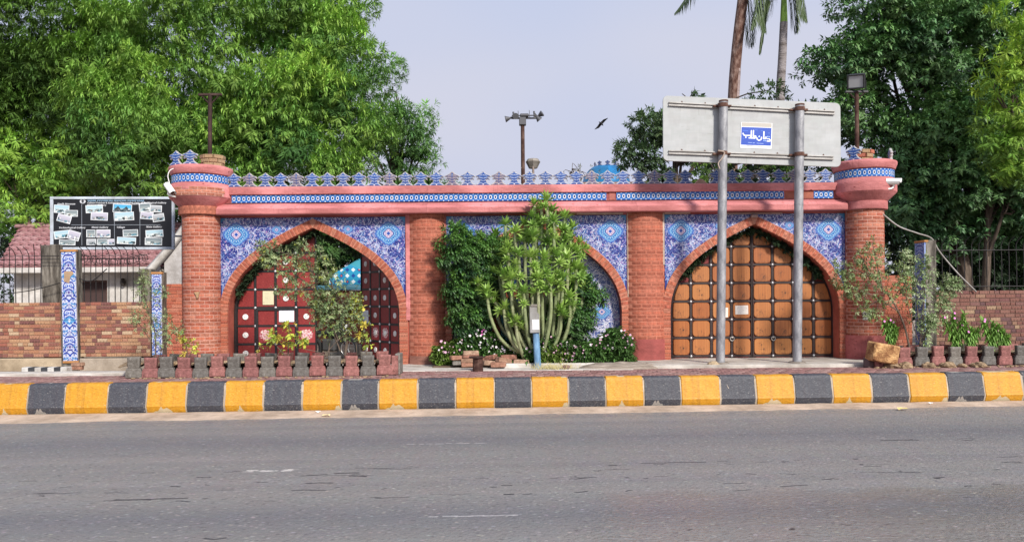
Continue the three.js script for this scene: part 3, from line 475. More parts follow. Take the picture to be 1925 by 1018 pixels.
// the two round end towers
const TAN = [[0.50, 0.34, 0.19], [0.55, 0.39, 0.23], [0.46, 0.29, 0.17]].map((c) => mat(...c, { map: GRAIN_FINE, bumpMap: BUMP, bumpScale: 0.006 }));
function tower(label, uc, rawDrum, vb) {
  const dz = 0.08, cx = (uc - CX) * (GD - dz) / F, o = thing('gate_tower', label, 'tower', V(cx, GB, -GD + dz)), K = (GD - dz) / F, y = (v) => EYE + (HY - v) * K - GB, r = (p) => p * K;
  shaft(o, 'brick', 0, 0, r(34.5), 1.75, y(vb), y(401), REDBR, 0.0775, 0.215, MORTAR_P);
  const lathe = (name, prof, m, seg = 48) => { const g = new THREE.LatheGeometry(prof.map(([p, v]) => new THREE.Vector2(r(p), y(v))), seg), u = g.attributes.uv, p = g.attributes.position; for (let i = 0; i < u.count; i++) u.setXY(i, u.getX(i) * 4, p.getY(i)); return mesh(name, toCreasedNormals(g, 0.5), m, o); };
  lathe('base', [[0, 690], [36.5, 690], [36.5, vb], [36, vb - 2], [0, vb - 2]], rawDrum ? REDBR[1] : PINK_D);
  lathe('necking', [[33, 401], [40, 400.5], [40.5, 399], [40.5, 386.5], [39.8, 385.6], [33, 385.5]], rawDrum ? REDBR[3] : PINK);
  lathe('drum', [[39.5, 385.5], [55.5, 370.5], [56.5, 369], [56.5, 353], [55, 350], [52.5, 344.2], [50.5, 344], [50.5, 328.8], [52, 328.5]], PINK);
  lathe('rim', [[51, 328.6], [53.5, 327], [57, 318], [57.3, 315], [56.5, 313], [53, 311.5], [0, 311]], PINK);
  if (rawDrum) { shaft(o, 'drum_brick', 0, 0, r(56.5) + 0.012, 1.05, y(369), y(353), [REDBR[3], REDBR[4], TAN[0], PINK, REDBR[4]], 0.066, 0.17, MORTAR_P); }
  // ring of frieze tiles
  const n = 20, da = 2 * Math.PI / n, th = y(329.4) - y(343.6), R0 = r(50.5);
  const tg = new THREE.CylinderGeometry(R0 + 0.022, R0 + 0.022, th, 4, 1, true, -da / 2 + 0.004, da - 0.008);
  for (let i = 0; i < n; i++) { const m = mesh('frieze_tile', tg, TILE_BAND[i % 3], o, V(0, (y(329.4) + y(343.6)) / 2, 0)); m.rotation.y = i * da; }
  // stub of tan bricks on top
  const sr = r(18.5), sx = r(rawDrum ? 22 : -5), sy = y(311);
  for (let j = 0; j < 3; j++) for (let i = 0; i < 8; i++) { const a = (i + (j % 2) * 0.5) * Math.PI / 4, m = mesh('stub_brick', BRICK_G[(i + j) % 4], pick(rawDrum ? TAN : [TAN[2], REDBR[3], TAN[0]]), o, V(sx + Math.sin(a) * sr * (0.9 + 0.05 * j), sy + 0.045 + j * 0.088, Math.cos(a) * sr * (0.9 + 0.05 * j))); m.scale.set(0.165, 1.25, 1.3); m.rotation.y = a + rr(-0.05, 0.05); }
  mesh('stub_core', new THREE.CylinderGeometry(sr * 0.95, sr * 0.86, 0.27, 14).translate(sx, sy + 0.135, 0), grainy(0.36, 0.27, 0.18), o);
  const fa = rawDrum ? [[-29, 46], [0, 55]] : [[-34, 40], [45, 12]];
  for (const [dx, dzp] of fa) { const m = mesh('cresting_tile', finialGeo, FINS[dx < 0 ? 0 : 2], o, V(r(dx), y(313), r(dzp) * 0.9)); m.rotation.y = Math.atan2(dx, dzp) * (rawDrum ? 0.5 : 1); }
  return { o, y, r, sx, sy };
}
const TL = tower('round end tower left of the red gate with a bare brick drum', un(379, 500)[0], true, 680);
const TR = tower('round end tower right of the wooden gate with a plain pink drum', un(1626, 500)[0], false, 636);
mesh('broken_fixing', extrude([[-0.06, 0.12], [0.06, 0.13], [0.03, 0], [0.0, -0.02], [-0.02, 0.05]], 0.05, 0.01), grainy(0.55, 0.36, 0.2), TL.o, V(0.05, TL.y(555), TL.r(34.5) - 0.01));
mesh('notice', bx(-0.085, 0.085, -0.095, 0.095, -0.006, 0.006, 0.002), mat(0.8, 0.8, 0.8, { map: tex(canvas(64, 64, (c) => { c.fillStyle = '#e8e4dc'; c.fillRect(0, 0, 64, 64); c.fillStyle = '#2a2c26'; for (const [x, y, a] of [[22, 20, 1], [36, 16, 2], [44, 26, .3], [28, 32, .8], [40, 36, 2.2], [20, 30, 2.8]]) { c.beginPath(); c.ellipse(x, y, 9, 4, a, 0, 7); c.fill(); } }), true, false) }), TR.o, V(-0.14, TR.y(597), TR.r(34.5) - 0.008), 'small white notice with dark leaf marks');
planeUV(TR.o.children[TR.o.children.length - 1].geometry, -0.085, 0.085, -0.095, 0.095);

// ---------------------------------------------------------------- gate leaves
const WOOD = [0, 1, 2, 3, 4, 5, 6].map((q) => mat(0.95, 0.95, 0.95, { roughness: 0.5, map: tex(canvas(192, 192, (c, W, H) => {
  const r = mulberry(600 + q * 7); c.fillStyle = ['#a45c26', '#ac662e', '#9c5422', '#b06c36', '#a8622c', '#9a5626', '#b47238'][q]; c.fillRect(0, 0, W, H);
  for (let i = 0; i < 260; i++) { const x = r() * W; c.strokeStyle = r() < 0.6 ? `rgba(86,44,16,${0.04 + r() * 0.10})` : `rgba(236,170,104,${0.05 + r() * 0.1})`; c.lineWidth = 0.6 + r() * 2.2; c.beginPath(); c.moveTo(x, 0); c.bezierCurveTo(x + r() * 10 - 5, 60, x + r() * 12 - 6, 120, x + r() * 10 - 5, H); c.stroke(); }
  const k = 1 + Math.floor(r() * 2); // knots and water stains
  for (let i = 0; i < k; i++) { const x = W / 2 + (r() - 0.5) * 60, y = H * (0.3 + r() * 0.42); for (let q = 0; q < 30; q++) { c.fillStyle = `rgba(46,24,12,${0.02 + r() * 0.08})`; c.beginPath(); c.ellipse(x + (r() - 0.5) * 70, y + (r() - 0.3) * 90, 2 + r() * 10, 3 + r() * 14, r() * 0.6, 0, 7); c.fill(); } c.fillStyle = `rgba(34,18,10,${0.5 + r() * 0.4})`; c.beginPath(); c.ellipse(x, y, 2 + r() * 5, 4 + r() * 12, r(), 0, 7); c.fill(); c.strokeStyle = `rgba(50,26,14,${0.2 + r() * 0.35})`; c.lineWidth = 1 + r() * 2.4; c.beginPath(); c.moveTo(x, y); c.lineTo(x + r() * 6 - 3, y + 20 + r() * 50); c.stroke(); } for (let i = 0; i < 7; i++) { const x = r() * W; c.strokeStyle = `rgba(60,32,16,${0.08 + r() * 0.2})`; c.lineWidth = 1 + r() * 3; c.beginPath(); const y = r() * H; c.moveTo(x, y); c.lineTo(x + r() * 8 - 4, y + 20 + r() * 60); c.stroke(); }
  c.strokeStyle = 'rgba(60,30,14,0.35)'; c.lineWidth = 10; c.strokeRect(0, 0, W, H); for (let i = 0; i < 26; i++) { c.fillStyle = `rgba(60,30,16,${r() * 0.18})`; c.fillRect(r() * W, H - 10 - r() * 26, 4 + r() * 14, 8 + r() * 20); }
}), true, false) }));
const REDPANEL = [0, 1, 2].map((q) => mat(0.95, 0.95, 0.95, { roughness: 0.55, map: tex(canvas(128, 128, (c, W, H) => {
  const r = mulberry(640 + q); c.fillStyle = ['#822422', '#8a2a27', '#79201e'][q]; c.fillRect(0, 0, W, H);
  for (let i = 0; i < 500; i++) { c.fillStyle = r() < 0.5 ? 'rgba(60,10,10,0.07)' : 'rgba(235,150,140,0.06)'; c.fillRect(r() * W, r() * H, 2 + r() * 8, 1 + r() * 10); }
  for (let i = 0; i < 26; i++) { c.fillStyle = `rgba(${70 + r() * 40},24,20,${0.2 + r() * 0.4})`; c.beginPath(); c.ellipse(r() * W, r() * H, r() * 3, r() * 3, 0, 0, 7); c.fill(); }
}), true, false) }));
const tornTex = tex(canvas(128, 128, (c, W, H) => { const r = mulberry(9); c.fillStyle = '#98383a'; c.fillRect(0, 0, W, H); for (let i = 0; i < 240; i++) { const a = r() * 6.3, d = Math.sqrt(r()) * 44; c.fillStyle = `rgba(${215 + r() * 40},${190 + r() * 50},${190 + r() * 50},${0.2 + r() * 0.5})`; c.beginPath(); c.ellipse(64 + Math.cos(a) * d, 64 + Math.sin(a) * d * 0.95, 1 + r() * 7, 1 + r() * 5, r() * 3, 0, 7); c.fill(); } }), true, false);
const TORN = mat(0.95, 0.95, 0.95, { map: tornTex });
const BLACKPAINT = grainy(0.022, 0.019, 0.02, { roughness: 0.5 }), BROWNFRAME = grainy(0.04, 0.02, 0.018, { roughness: 0.6 }), STUD = mat(0.55, 0.55, 0.56, { roughness: 0.35, metalness: 0.3 });
const PAPER = [0, 1, 2].map((q) => mat(0.9, 0.9, 0.9, { map: tex(canvas(96, 80, (c, W, H) => { const r = mulberry(700 + q); c.fillStyle = ['#d9d2ae', '#e6e9f2', '#e4dcd4'][q]; c.fillRect(0, 0, W, H); c.strokeStyle = 'rgba(90,90,110,0.4)'; for (let i = 0; i < 9; i++) { c.beginPath(); const y = 12 + i * 7, x = 12 + r() * 8; c.moveTo(x, y); c.lineTo(x + 30 + r() * 36, y + r() * 2 - 1); c.stroke(); } c.fillStyle = 'rgba(120,100,80,0.12)'; for (let i = 0; i < 8; i++) c.fillRect(r() * W, r() * H, 20 * r(), 14 * r()); }), true, false), roughness: 0.9 }));
function clipPoly(poly, clip) { // Sutherland-Hodgman against a convex counter-clockwise outline
  for (let i = 0; i < clip.length; i++) {
    const a = clip[i], b = clip[(i + 1) % clip.length], out = [], side = (p) => (b[0] - a[0]) * (p[1] - a[1]) - (b[1] - a[1]) * (p[0] - a[0]);
    for (let j = 0; j < poly.length; j++) { const p = poly[j], q = poly[(j + 1) % poly.length], sp = side(p), sq = side(q); if (sp >= 0) out.push(p); if ((sp >= 0) !== (sq >= 0)) { const t = sp / (sp - sq); out.push([p[0] + (q[0] - p[0]) * t, p[1] + (q[1] - p[1]) * t]); } }
    poly = out; if (!poly.length) break;
  }
  return poly.filter((p, i) => { const q = poly[(i + 1) % poly.length]; return Math.hypot(p[0] - q[0], p[1] - q[1]) > 0.004; });
}
const area = (p) => Math.abs(p.reduce((s, a, i) => { const b = p[(i + 1) % p.length]; return s + a[0] * b[1] - b[0] * a[1]; }, 0) / 2);
function roundRect(cx, cy, w, h, r, n = 4) { const out = []; for (let q = 0; q < 4; q++) for (let i = 0; i <= n; i++) { const a = q * Math.PI / 2 + i / n * Math.PI / 2; out.push([cx + (q === 0 || q === 3 ? 1 : -1) * (w / 2 - r) + Math.cos(a) * r, cy + (q < 2 ? 1 : -1) * (h / 2 - r) + Math.sin(a) * r]); } return out; }
// side: -1 leaf lies left of the meeting line, +1 right; hinge: x of the group's origin
function gateLeaf(o, side, wood, rowTop, hinge, extras) {
  const W = 1.85, yA = 1.95 - GB + (HY - 431) * 0.012, yS = 1.95 - GB + (HY - 588) * 0.012, P = 0.4585, Q = 0.41;
  const half = archHalf(W, yS, yA, 18), clip = (e) => { const h = offsetHalf(half, -e); const c = [[e * 0.4, 0.01 + e * 0.6], [W - e, 0.01 + e * 0.6], ...h.slice(0, -1), [e * 0.4, h[h.length - 1][1]]]; return side > 0 ? c : c.map(([x, y]) => [-x, y]).reverse(); };
  const sh = (pts) => pts.map(([x, y]) => [x - hinge, y]);
  const FM = wood ? BROWNFRAME : BLACKPAINT;
  mesh('back_plate', extrude(sh(clip(0.012)), 0.05, 0.004).translate(0, 0, -0.06), wood ? grainy(0.16, 0.045, 0.04) : BLACKPAINT, o);
  // rim, stiles and rails
  const outer = clip(0), inner = clip(0.055); mesh('rim', extrude(sh(outer), 0.045, 0.004, [sh(inner)]).translate(0, 0, -0.012), FM, o);
  for (let k = 1; k < 4; k++) { const x = side * k * P, poly = clipPoly([[x - 0.028, 0], [x + 0.028, 0], [x + 0.028, 4], [x - 0.028, 4]], clip(0.03)); mesh('stile', extrude(sh(poly), 0.035, 0.004).translate(0, 0, -0.012), FM, o); }
  const rows = []; for (let k = 0; k < 9; k++) rows.push(rowTop - k * Q);
  for (const y of rows) { if (y < 0.1 || y > yA) continue; const poly = clipPoly([[-2, y - 0.024], [2, y - 0.024], [2, y + 0.024], [-2, y + 0.024]], clip(0.03)); if (poly.length > 2) mesh('rail', extrude(sh(poly), 0.03, 0.004).translate(0, 0, -0.011), FM, o); }
  const stud = new THREE.SphereGeometry(wood ? 0.026 : 0.03, 10, 6, 0, 2 * Math.PI, 0, Math.PI / 2).rotateX(Math.PI / 2).scale(1, 1, 0.7);
  for (let k = 1; k < 4; k++) for (const y of rows) { if (y < 0.1) continue; const h = half.filter(([x]) => x >= k * P); const lim = h.length ? h[h.length - 1][1] : yS; if (y > lim - 0.06) continue; mesh('stud', stud, STUD, o, V(side * k * P - hinge, y, 0.022)); }
  // panels
  const boss = wood ? null : new THREE.LatheGeometry([[0.0, 0.028], [0.016, 0.028], [0.022, 0.012], [0.034, 0.012], [0.05, 0.022], [0.064, 0.014], [0.066, 0]].map(([a, b]) => new THREE.Vector2(a, b)), 14).rotateX(Math.PI / 2);
  for (let k = 0; k < 4; k++) for (let j = -1; j < 9; j++) {
    const cx = side * (k + 0.5) * P, cy = rowTop - (j + 0.5) * Q, pw = P - (wood ? 0.066 : 0.05), ph = Q - (wood ? 0.05 : 0.045);
    let poly = clipPoly(roundRect(cx, cy, pw, ph, wood ? 0.085 : 0.01, wood ? 4 : 1), clip(0.075)); if (poly.length < 3 || area(poly) < 0.02) continue;
    const full = area(poly) > pw * ph * 0.8; if (wood && !full && area(poly) < pw * ph * 0.42) { mesh('panel', extrude(sh(poly), 0.012, 0.003).translate(0, 0, -0.011), REDPANEL[2], o); continue; }
    const g = extrude(sh(poly), wood ? 0.034 : 0.02, wood ? 0.01 : 0.004).translate(0, 0, -0.012); planeUV(g, cx - hinge - pw / 2, cx - hinge + pw / 2, cy - ph / 2, cy + ph / 2);
    const torn = !wood && extras.torn?.some(([a, b]) => a === k && b === j);
    mesh('panel', g, wood ? pick(WOOD) : torn ? TORN : pick(REDPANEL), o);
    if (boss && full && extras.boss?.some(([a, b]) => a === k && b === j)) mesh('boss', boss, mat(0.74, 0.72, 0.68, { roughness: 0.5 }), o, V(cx - hinge, cy, 0.008));
  }
  for (const [dx, dy, w, h, q] of extras.paper || []) { const g = bx(-w / 2, w / 2, -h / 2, h / 2, -0.003, 0.003, 0.001); planeUV(g, -w / 2, w / 2, -h / 2, h / 2); const m = mesh('paper_notice', g, PAPER[q], o, V(dx - hinge, dy, wood ? 0.028 : 0.024)); m.rotation.z = rr(-0.03, 0.03); }
  if (extras.wicket) { const [a, b, y] = extras.wicket; mesh('wicket_frame', extrude(sh([[a, 0.03], [b, 0.03], [b, y], [a, y]]), 0.045, 0.005, [sh([[a + 0.055, 0.06], [b - 0.055, 0.06], [b - 0.055, y - 0.055], [a + 0.055, y - 0.055]])]).translate(0, 0, -0.002), BLACKPAINT, o); }
  if (extras.knob) mesh('ring_handle', join([new THREE.TorusGeometry(0.045, 0.011, 6, 14).translate(0, -0.03, 0.01), new THREE.SphereGeometry(0.03, 10, 8)]), mat(0.4, 0.38, 0.35, { metalness: 0.7, roughness: 0.45 }), o, V(side * P - hinge, extras.knob, 0.045));
  mesh('hinge', join([0.6, 1.9].map((y) => rod(V(side * W - hinge + side * 0.03, y - 0.1, -0.02), V(side * W - hinge + side * 0.03, y + 0.1, -0.02), 0.035).clone())), FM, o);
}
const gz = -GD - 0.353, g18 = (u) => (u - CX) * 0.012, gy18 = (v) => EYE + (HY - v) * 0.012 - GB;
const MX = g18(un(1413, 540)[0]), MRX = g18(un(594.5, 560)[0]);
const cell = (n) => { const o = []; for (let k = 0; k < 4; k++) for (let j = 0; j < n; j++) o.push([k, j]); return o; };
{
  const W = 1.85, P = 0.4585;
  let o = thing('wooden_gate_leaf', 'left leaf of the closed gate with orange-brown wooden panels, pale paper notice near its middle', 'gate', V(MX, GB, gz), 'wooden panelled gate leaves');
  gateLeaf(o, -1, true, gy18(466.6), 0, { paper: [[-0.23, gy18(585.5), 0.29, 0.2, 2], [-0.66, gy18(590), 0.24, 0.22, 2]], knob: gy18(637) });
  o = thing('wooden_gate_leaf', 'right leaf of the closed gate with orange-brown wooden panels, behind the right sign pole', 'gate', V(MX + 0.012, GB, gz), 'wooden panelled gate leaves');
  gateLeaf(o, 1, true, gy18(466.6), 0, { knob: gy18(637) });
  o = thing('red_gate_leaf', 'red metal gate leaf with black grid and white bosses, standing closed behind the sapling', 'gate', V(MRX, GB, gz), 'red panelled gate leaves');
  gateLeaf(o, -1, false, gy18(437.8), 0, { boss: [[3, 2], [3, 3], [3, 4], [3, 5], [3, 6], [3, 7], [1, 1], [1, 2], [1, 3], [0, 4]], torn: [[2, 5], [0, 5]], paper: [[-1.08, gy18(556), 0.25, 0.31, 0], [-0.67, gy18(590), 0.34, 0.27, 1]], wicket: [-P * 3 + 0.01, -P - 0.0 + 0.05, gy18(575)] });
  const p = thing('red_gate_leaf', 'dark red metal gate leaf swung open inwards, seen at a slant', 'gate', V(g18(un(753, 560)[0]), GB, gz), 'red panelled gate leaves');
  gateLeaf(p, 1, false, gy18(437.8), W, { boss: cell(7).filter(([k, j]) => j > 0 && (k * 3 + j) % 5 !== 0), torn: [[1, 5], [2, 5]], paper: [[0.22, gy18(595), 0.3, 0.3, 1]] });
  p.rotation.y = -0.9;
}

// ---------------------------------------------------------------- boundary walls left and right
const MULTI = [[0.48, 0.19, 0.12], [0.56, 0.27, 0.15], [0.64, 0.37, 0.21], [0.72, 0.52, 0.34], [0.37, 0.15, 0.115], [0.28, 0.115, 0.10], [0.45, 0.16, 0.11], [0.60, 0.30, 0.19]].map((c) => mat(...c, { map: GRAIN_FINE, bumpMap: BUMP, bumpScale: 0.007 }));
const DARKMULTI = [[0.30, 0.13, 0.10], [0.35, 0.17, 0.13], [0.25, 0.105, 0.095], [0.20, 0.10, 0.10], [0.42, 0.24, 0.16], [0.52, 0.35, 0.22], [0.29, 0.14, 0.12]].map((c) => mat(...c, { map: GRAIN_FINE, bumpMap: BUMP, bumpScale: 0.007 }));
function brickWall(o, x0, x1, y0, y1, z, mats, mortar, weights, course = 0.077) {
  const rows = Math.round((y1 - y0) / course), ch = (y1 - y0) / rows; mesh('mortar', bx(x0, x1, y0, y1 - 0.012, z - 0.22, z - 0.012, 0.003), mortar, o);
  for (let j = 0; j < rows; j++) { let x = x0 - (j % 2) * 0.12 - rr(0, 0.05); while (x < x1) { const L = R() < 0.5 ? 0.112 : 0.222, a = Math.max(x, x0), b = Math.min(x + L, x1); x += L; if (b - a < 0.05) continue; const m = mesh('brick', BRICK_G[Math.floor(R() * 4)], mats[Math.floor(Math.pow(R(), weights) * mats.length)], o, V((a + b) / 2, y0 + (j + 0.5) * ch, z - 0.03 + rr(-0.003, 0.004))); m.scale.set(b - a - 0.011, (ch - 0.011) / 0.064, 1); m.rotation.z = rr(-0.008, 0.008); } }
}
const WZ = 17.35;
{
  const X = (px) => at(px, 600, WZ).x, yb = at(100, 671, WZ).y, yt = at(100, 568, WZ).y;
  const o = thing('brick_wall', 'low boundary wall of cream, orange and red bricks on a concrete plinth, left of the red wall stub', 'wall', V(0, 0, -WZ));
  brickWall(o, X(-60), X(117), yb, yt, 0, MULTI, grainy(0.40, 0.26, 0.18), 1.0); brickWall(o, X(143), X(281), yb, yt, 0, MULTI, grainy(0.40, 0.26, 0.18), 1.0);
  mesh('plinth', boxUV(bx(X(-60), X(135), 0.4, yb - 0.02, -0.25, 0.06, 0.02)), grainy(0.52, 0.42, 0.29), o); mesh('plinth', bx(X(146), X(300), 0.4, yb - 0.03, -0.25, 0.04, 0.02), grainy(0.47, 0.40, 0.32), o);
  const s = thing('brick_wall', 'short brick-red wall stub between the small tiled post and the left tower', 'wall', V(0, 0, -WZ - 0.12)), Y = (py, px) => at(px, py, WZ + 0.1).y;
  brickWall(s, X(303), X(350), 0.48, Y(533, 325), 0, REDBR, MORTAR, 1);
  const X2 = (px) => at(px, 600, 17.5).x, q = thing('brick_wall', 'short brick-red wall stub right of the right tower behind the leaning sapling', 'wall', V(0, 0, -17.5));
  brickWall(q, X2(1652), X2(1716), 0.5, at(1685, 517, 17.5).y, 0, REDBR, MORTAR, 1);
  const r = thing('brick_wall', 'dark mottled brick boundary wall at the far right behind the pink flowering plants', 'wall', V(0, 0, -17.6));
  const X3 = (px) => at(px, 600, 17.6).x; brickWall(r, X3(1742), X3(2010), at(1850, 655, 17.6).y, at(1850, 545.5, 17.6).y, 0, DARKMULTI, grainy(0.26, 0.18, 0.14), 1.6, 0.083); mesh('plinth', bx(X3(1740), X3(2010), 0.4, at(1850, 656, 17.6).y, -0.25, 0.05, 0.02), grainy(0.33, 0.26, 0.21), r);
}
const postTex = tex(canvas(160, 640, (c, W, H) => {
  const half = canvas(W / 2, H / 4, (h) => { const r = mulberry(41); h.fillStyle = '#d5dcec'; h.fillRect(0, 0, W, H); for (let i = 0; i < 60; i++) { h.fillStyle = pickR(r, ['#27348e', '#3a5cc0', '#5577cc', '#22307e', '#6a5ab0', '#eef1f6']); h.globalAlpha = 0.85; h.beginPath(); h.ellipse(r() * 80, r() * 160, 2 + r() * 5, 2 + r() * 4, r() * 3, 0, 7); h.fill(); } h.globalAlpha = 1; h.lineCap = 'round';
    for (const [x, y, cx, cy, ex, ey, col, lw] of [[80, 20, 20, 10, 26, 52, '#2b3fa0', 9], [80, 58, 30, 66, 22, 96, '#2b3fa0', 9], [22, 40, 46, 60, 70, 40, '#3f62c0', 7], [12, 120, 40, 100, 76, 128, '#2c4cae', 9], [80, 96, 52, 96, 44, 112, '#27348e', 7], [8, 8, 30, 20, 44, 4, '#3f74c8', 7], [8, 76, 20, 88, 8, 104, '#3558b6', 6], [60, 140, 40, 150, 14, 146, '#3c8cc8', 7]]) { h.strokeStyle = col; h.lineWidth = lw; h.beginPath(); h.moveTo(x, y); h.quadraticCurveTo(cx, cy, ex, ey); h.stroke(); h.fillStyle = col; h.beginPath(); h.arc(ex, ey, lw * 0.9, 0, 7); h.fill(); }
    for (let i = 0; i < 16; i++) { h.fillStyle = pickR(r, ['#27348e', '#4a78cc', '#8a9fd6', '#3b8fc0']); h.beginPath(); h.ellipse(r() * 80, r() * 160, 3 + r() * 4, 2 + r() * 3, r() * 3, 0, 7); h.fill(); } h.fillStyle = '#6a4a9c'; h.beginPath(); h.arc(80, 78, 9, 0, 7); h.fill(); });
  for (let j = 0; j < 4; j++) { c.drawImage(half, 0, j * H / 4); c.save(); c.translate(W, 0); c.scale(-1, 1); c.drawImage(half, 0, j * H / 4); c.restore(); }
  c.fillStyle = '#4aa0d6'; for (const y of [0.21, 0.63]) { c.globalAlpha = 0.75; c.beginPath(); c.moveTo(10, y * H); c.lineTo(W / 2, y * H - 26); c.lineTo(W - 10, y * H); c.lineTo(W / 2, y * H + 26); c.fill(); c.globalAlpha = 1; c.fillStyle = '#dfe9f4'; c.beginPath(); c.arc(W / 2, y * H, 12, 0, 7); c.fill(); c.fillStyle = '#4aa0d6'; }
  jointLines(c, W, H, 1, 8);
}), true, false);
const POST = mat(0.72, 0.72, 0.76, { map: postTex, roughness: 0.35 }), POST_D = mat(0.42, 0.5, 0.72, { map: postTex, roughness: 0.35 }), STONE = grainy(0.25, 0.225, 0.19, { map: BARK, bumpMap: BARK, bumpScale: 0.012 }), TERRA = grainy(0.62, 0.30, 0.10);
function tilePost(o, x0, x1, y0, y1, m, d, n) { // a concrete post faced with square tiles
  mesh('post', bx(x0 - (x1 - x0 > 0.36 || x1 - x0 < 0.25 ? 0 : 0.05), x1, y0 - 0.3, y1, n < 0 ? -0.2 : -0.24, -0.002, 0.008), STONE, o);
  const h = (y1 - y0 - 0.05) / n;
  for (let i = 0; i < n; i++) { const g = chamferBox(x1 - x0 - 0.012, h - 0.005, 0.03, 0.003), uv = g.attributes.uv, p = g.attributes.position, w = x1 - x0; for (let k = 0; k < uv.count; k++) uv.setXY(k, p.getX(k) / w + 0.5, (p.getY(k) / h + 0.5 + (n - 1 - i)) / n); mesh('tile', g, m, o, V((x0 + x1) / 2, y0 + (n - 1 - i + 0.5) * h, 0.012 + rr(-0.002, 0.002))); }
  mesh('cap', bx(x0 - 0.01, x1 + 0.01, y1 - 0.045, y1, -0.06, 0.035, 0.008), TERRA, o);
}
{
  const d = 17.25, A = at(118, 668, d), B = at(145, 459, d), o = thing('tiled_post', 'tall concrete post faced with blue and white floral tiles beside the notice board', 'post', V(0, 0, -d));
  tilePost(o, A.x, B.x - 0.01, A.y, B.y, POST, d, 8); mesh('cap', bx(A.x - 0.005, B.x, A.y - 0.05, A.y + 0.0, -0.02, 0.034, 0.008), TERRA, o);
  const patch = at(130, 510, d); mesh('bare_patch', extrude([[-0.09, -0.1], [0.02, -0.14], [0.05, 0.0], [0.12, 0.06], [0.1, 0.12], [-0.08, 0.12]], 0.01, 0.002).translate(patch.x, patch.y, 0.026), grainy(0.55, 0.38, 0.24), o, undefined, 'bare plaster where a tile has come off');
  o.rotation.z = 0.012; o.position.x = 0.012 * 1.2;
  for (const [a, b, t, l] of [[86, 101, 461, 'grey weathered concrete stump left of the tall tiled post, outermost of two'], [100.5, 116, 459, 'grey weathered concrete stump against the tall tiled post']]) { const p0 = at(a, 675, d + 0.45), p1 = at(b, t, d + 0.45), h = p1.y - 0.45, g = chamferBox(p1.x - p0.x, h, 0.2, 0.012, 0.006).translate(0, h / 2, 0); const m = solo('concrete_stump', g, STONE, l, 'post', V((p0.x + p1.x) / 2, 0.45, -d - 0.47), 'concrete stumps by the tiled post'); m.rotation.z = a < 100 ? 0.02 : 0.015; }
  const A2 = at(286, 668, d), B2 = at(304, 511, d), s = thing('tiled_post', 'short narrow post faced with blue and white tiles beside the red wall stub', 'post', V(0, 0, -d));
  tilePost(s, A2.x, B2.x, A2.y, B2.y, POST, d, 8);
  const p0 = at(266, 668, d + 0.45), p1 = at(285, 505, d + 0.45); solo('concrete_stump', chamferBox(p1.x - p0.x, p1.y - 0.45, 0.2, 0.012, 0.006).translate(0, (p1.y - 0.45) / 2, 0), STONE, 'grey weathered concrete stump left of the short tiled post', 'post', V((p0.x + p1.x) / 2, 0.45, -d - 0.5), 'concrete stumps by the tiled post');
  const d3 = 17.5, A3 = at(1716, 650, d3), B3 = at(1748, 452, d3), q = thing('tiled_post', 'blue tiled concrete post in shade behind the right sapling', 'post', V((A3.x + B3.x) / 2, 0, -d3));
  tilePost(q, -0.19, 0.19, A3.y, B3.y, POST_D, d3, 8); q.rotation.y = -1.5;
}
// iron railings on the left wall and on the right wall
const IRON = mat(0.025, 0.022, 0.022, { roughness: 0.55, metalness: 0.4 });
{
  const d = 17.45, bar = (h, lean) => taperTube([V(0, 0, 0), V(0, h * 0.55, 0), V(0, h * 0.88, 0), V(lean * 0.4, h * 0.955, 0.05), V(lean, h, 0.1)], 0.011, 0.008, 5, 12);
  const o = thing('iron_railing', 'black iron railing with curled spikes on top of the left brick wall', 'fence', V(0, 0, -d));
  const y0 = at(100, 568, d).y - 0.02, geos = [bar(at(100, 459, d).y - y0, 0.05), bar(at(100, 464, d).y - y0, -0.06)];
  for (let px = -40; px < 272; px += 11.6) { if (px > 84 && px < 146) continue; const m = mesh('bar', geos[Math.floor(R() * 2)], IRON, o, V(at(px, 560, d).x, y0, rr(-0.02, 0.02))); m.rotation.z = rr(-0.015, 0.015); }
  for (const py of [481, 487]) mesh('rail', rod(V(at(-40, 0, d).x, at(100, py, d).y, 0.014), V(at(272, 0, d).x, at(100, py, d).y, 0.014), 0.009, 6), IRON, o);
  const w = []; for (let i = 0; i <= 130; i++) { const t = i / 130; w.push(V(at(150 + t * 125, 0, d).x + Math.sin(i * 1.05) * 0.05, at(100, 484, d).y + Math.cos(i * 1.05) * 0.075 - 0.1 * Math.sin(t * 3.1), 0.06 + 0.03 * Math.sin(i * 0.7))); }
  mesh('barbed_wire', taperTube(w, 0.006, 0.006, 4, 400), IRON, o);
  const cb = [[200, 505], [170, 528], [140, 522], [110, 532], [60, 545], [10, 552]].map(([x, y]) => at(x, y, d - 0.1)); solo('cable', taperTube(cb, 0.012, 0.01, 5, 30), IRON, 'thin dark cable hanging along the railing of the left wall', 'cable');
  const d2 = 17.75, o2 = thing('iron_railing', 'dark iron railing on top of the right brick wall under the trees', 'fence', V(0, 0, -d2)), y2 = at(1850, 548, d2).y;
  const g2 = bar(at(1850, 445, d2).y - y2, 0.06); for (let px = 1758; px < 1990; px += 14) mesh('bar', g2, IRON, o2, V(at(px, 500, d2).x, y2, 0));
  for (const py of [470, 538]) mesh('rail', rod(V(at(1752, 0, d2).x, at(1850, py, d2).y, 0.014), V(at(1990, 0, d2).x, at(1850, py, d2).y, 0.014), 0.012, 6), IRON, o2);
}
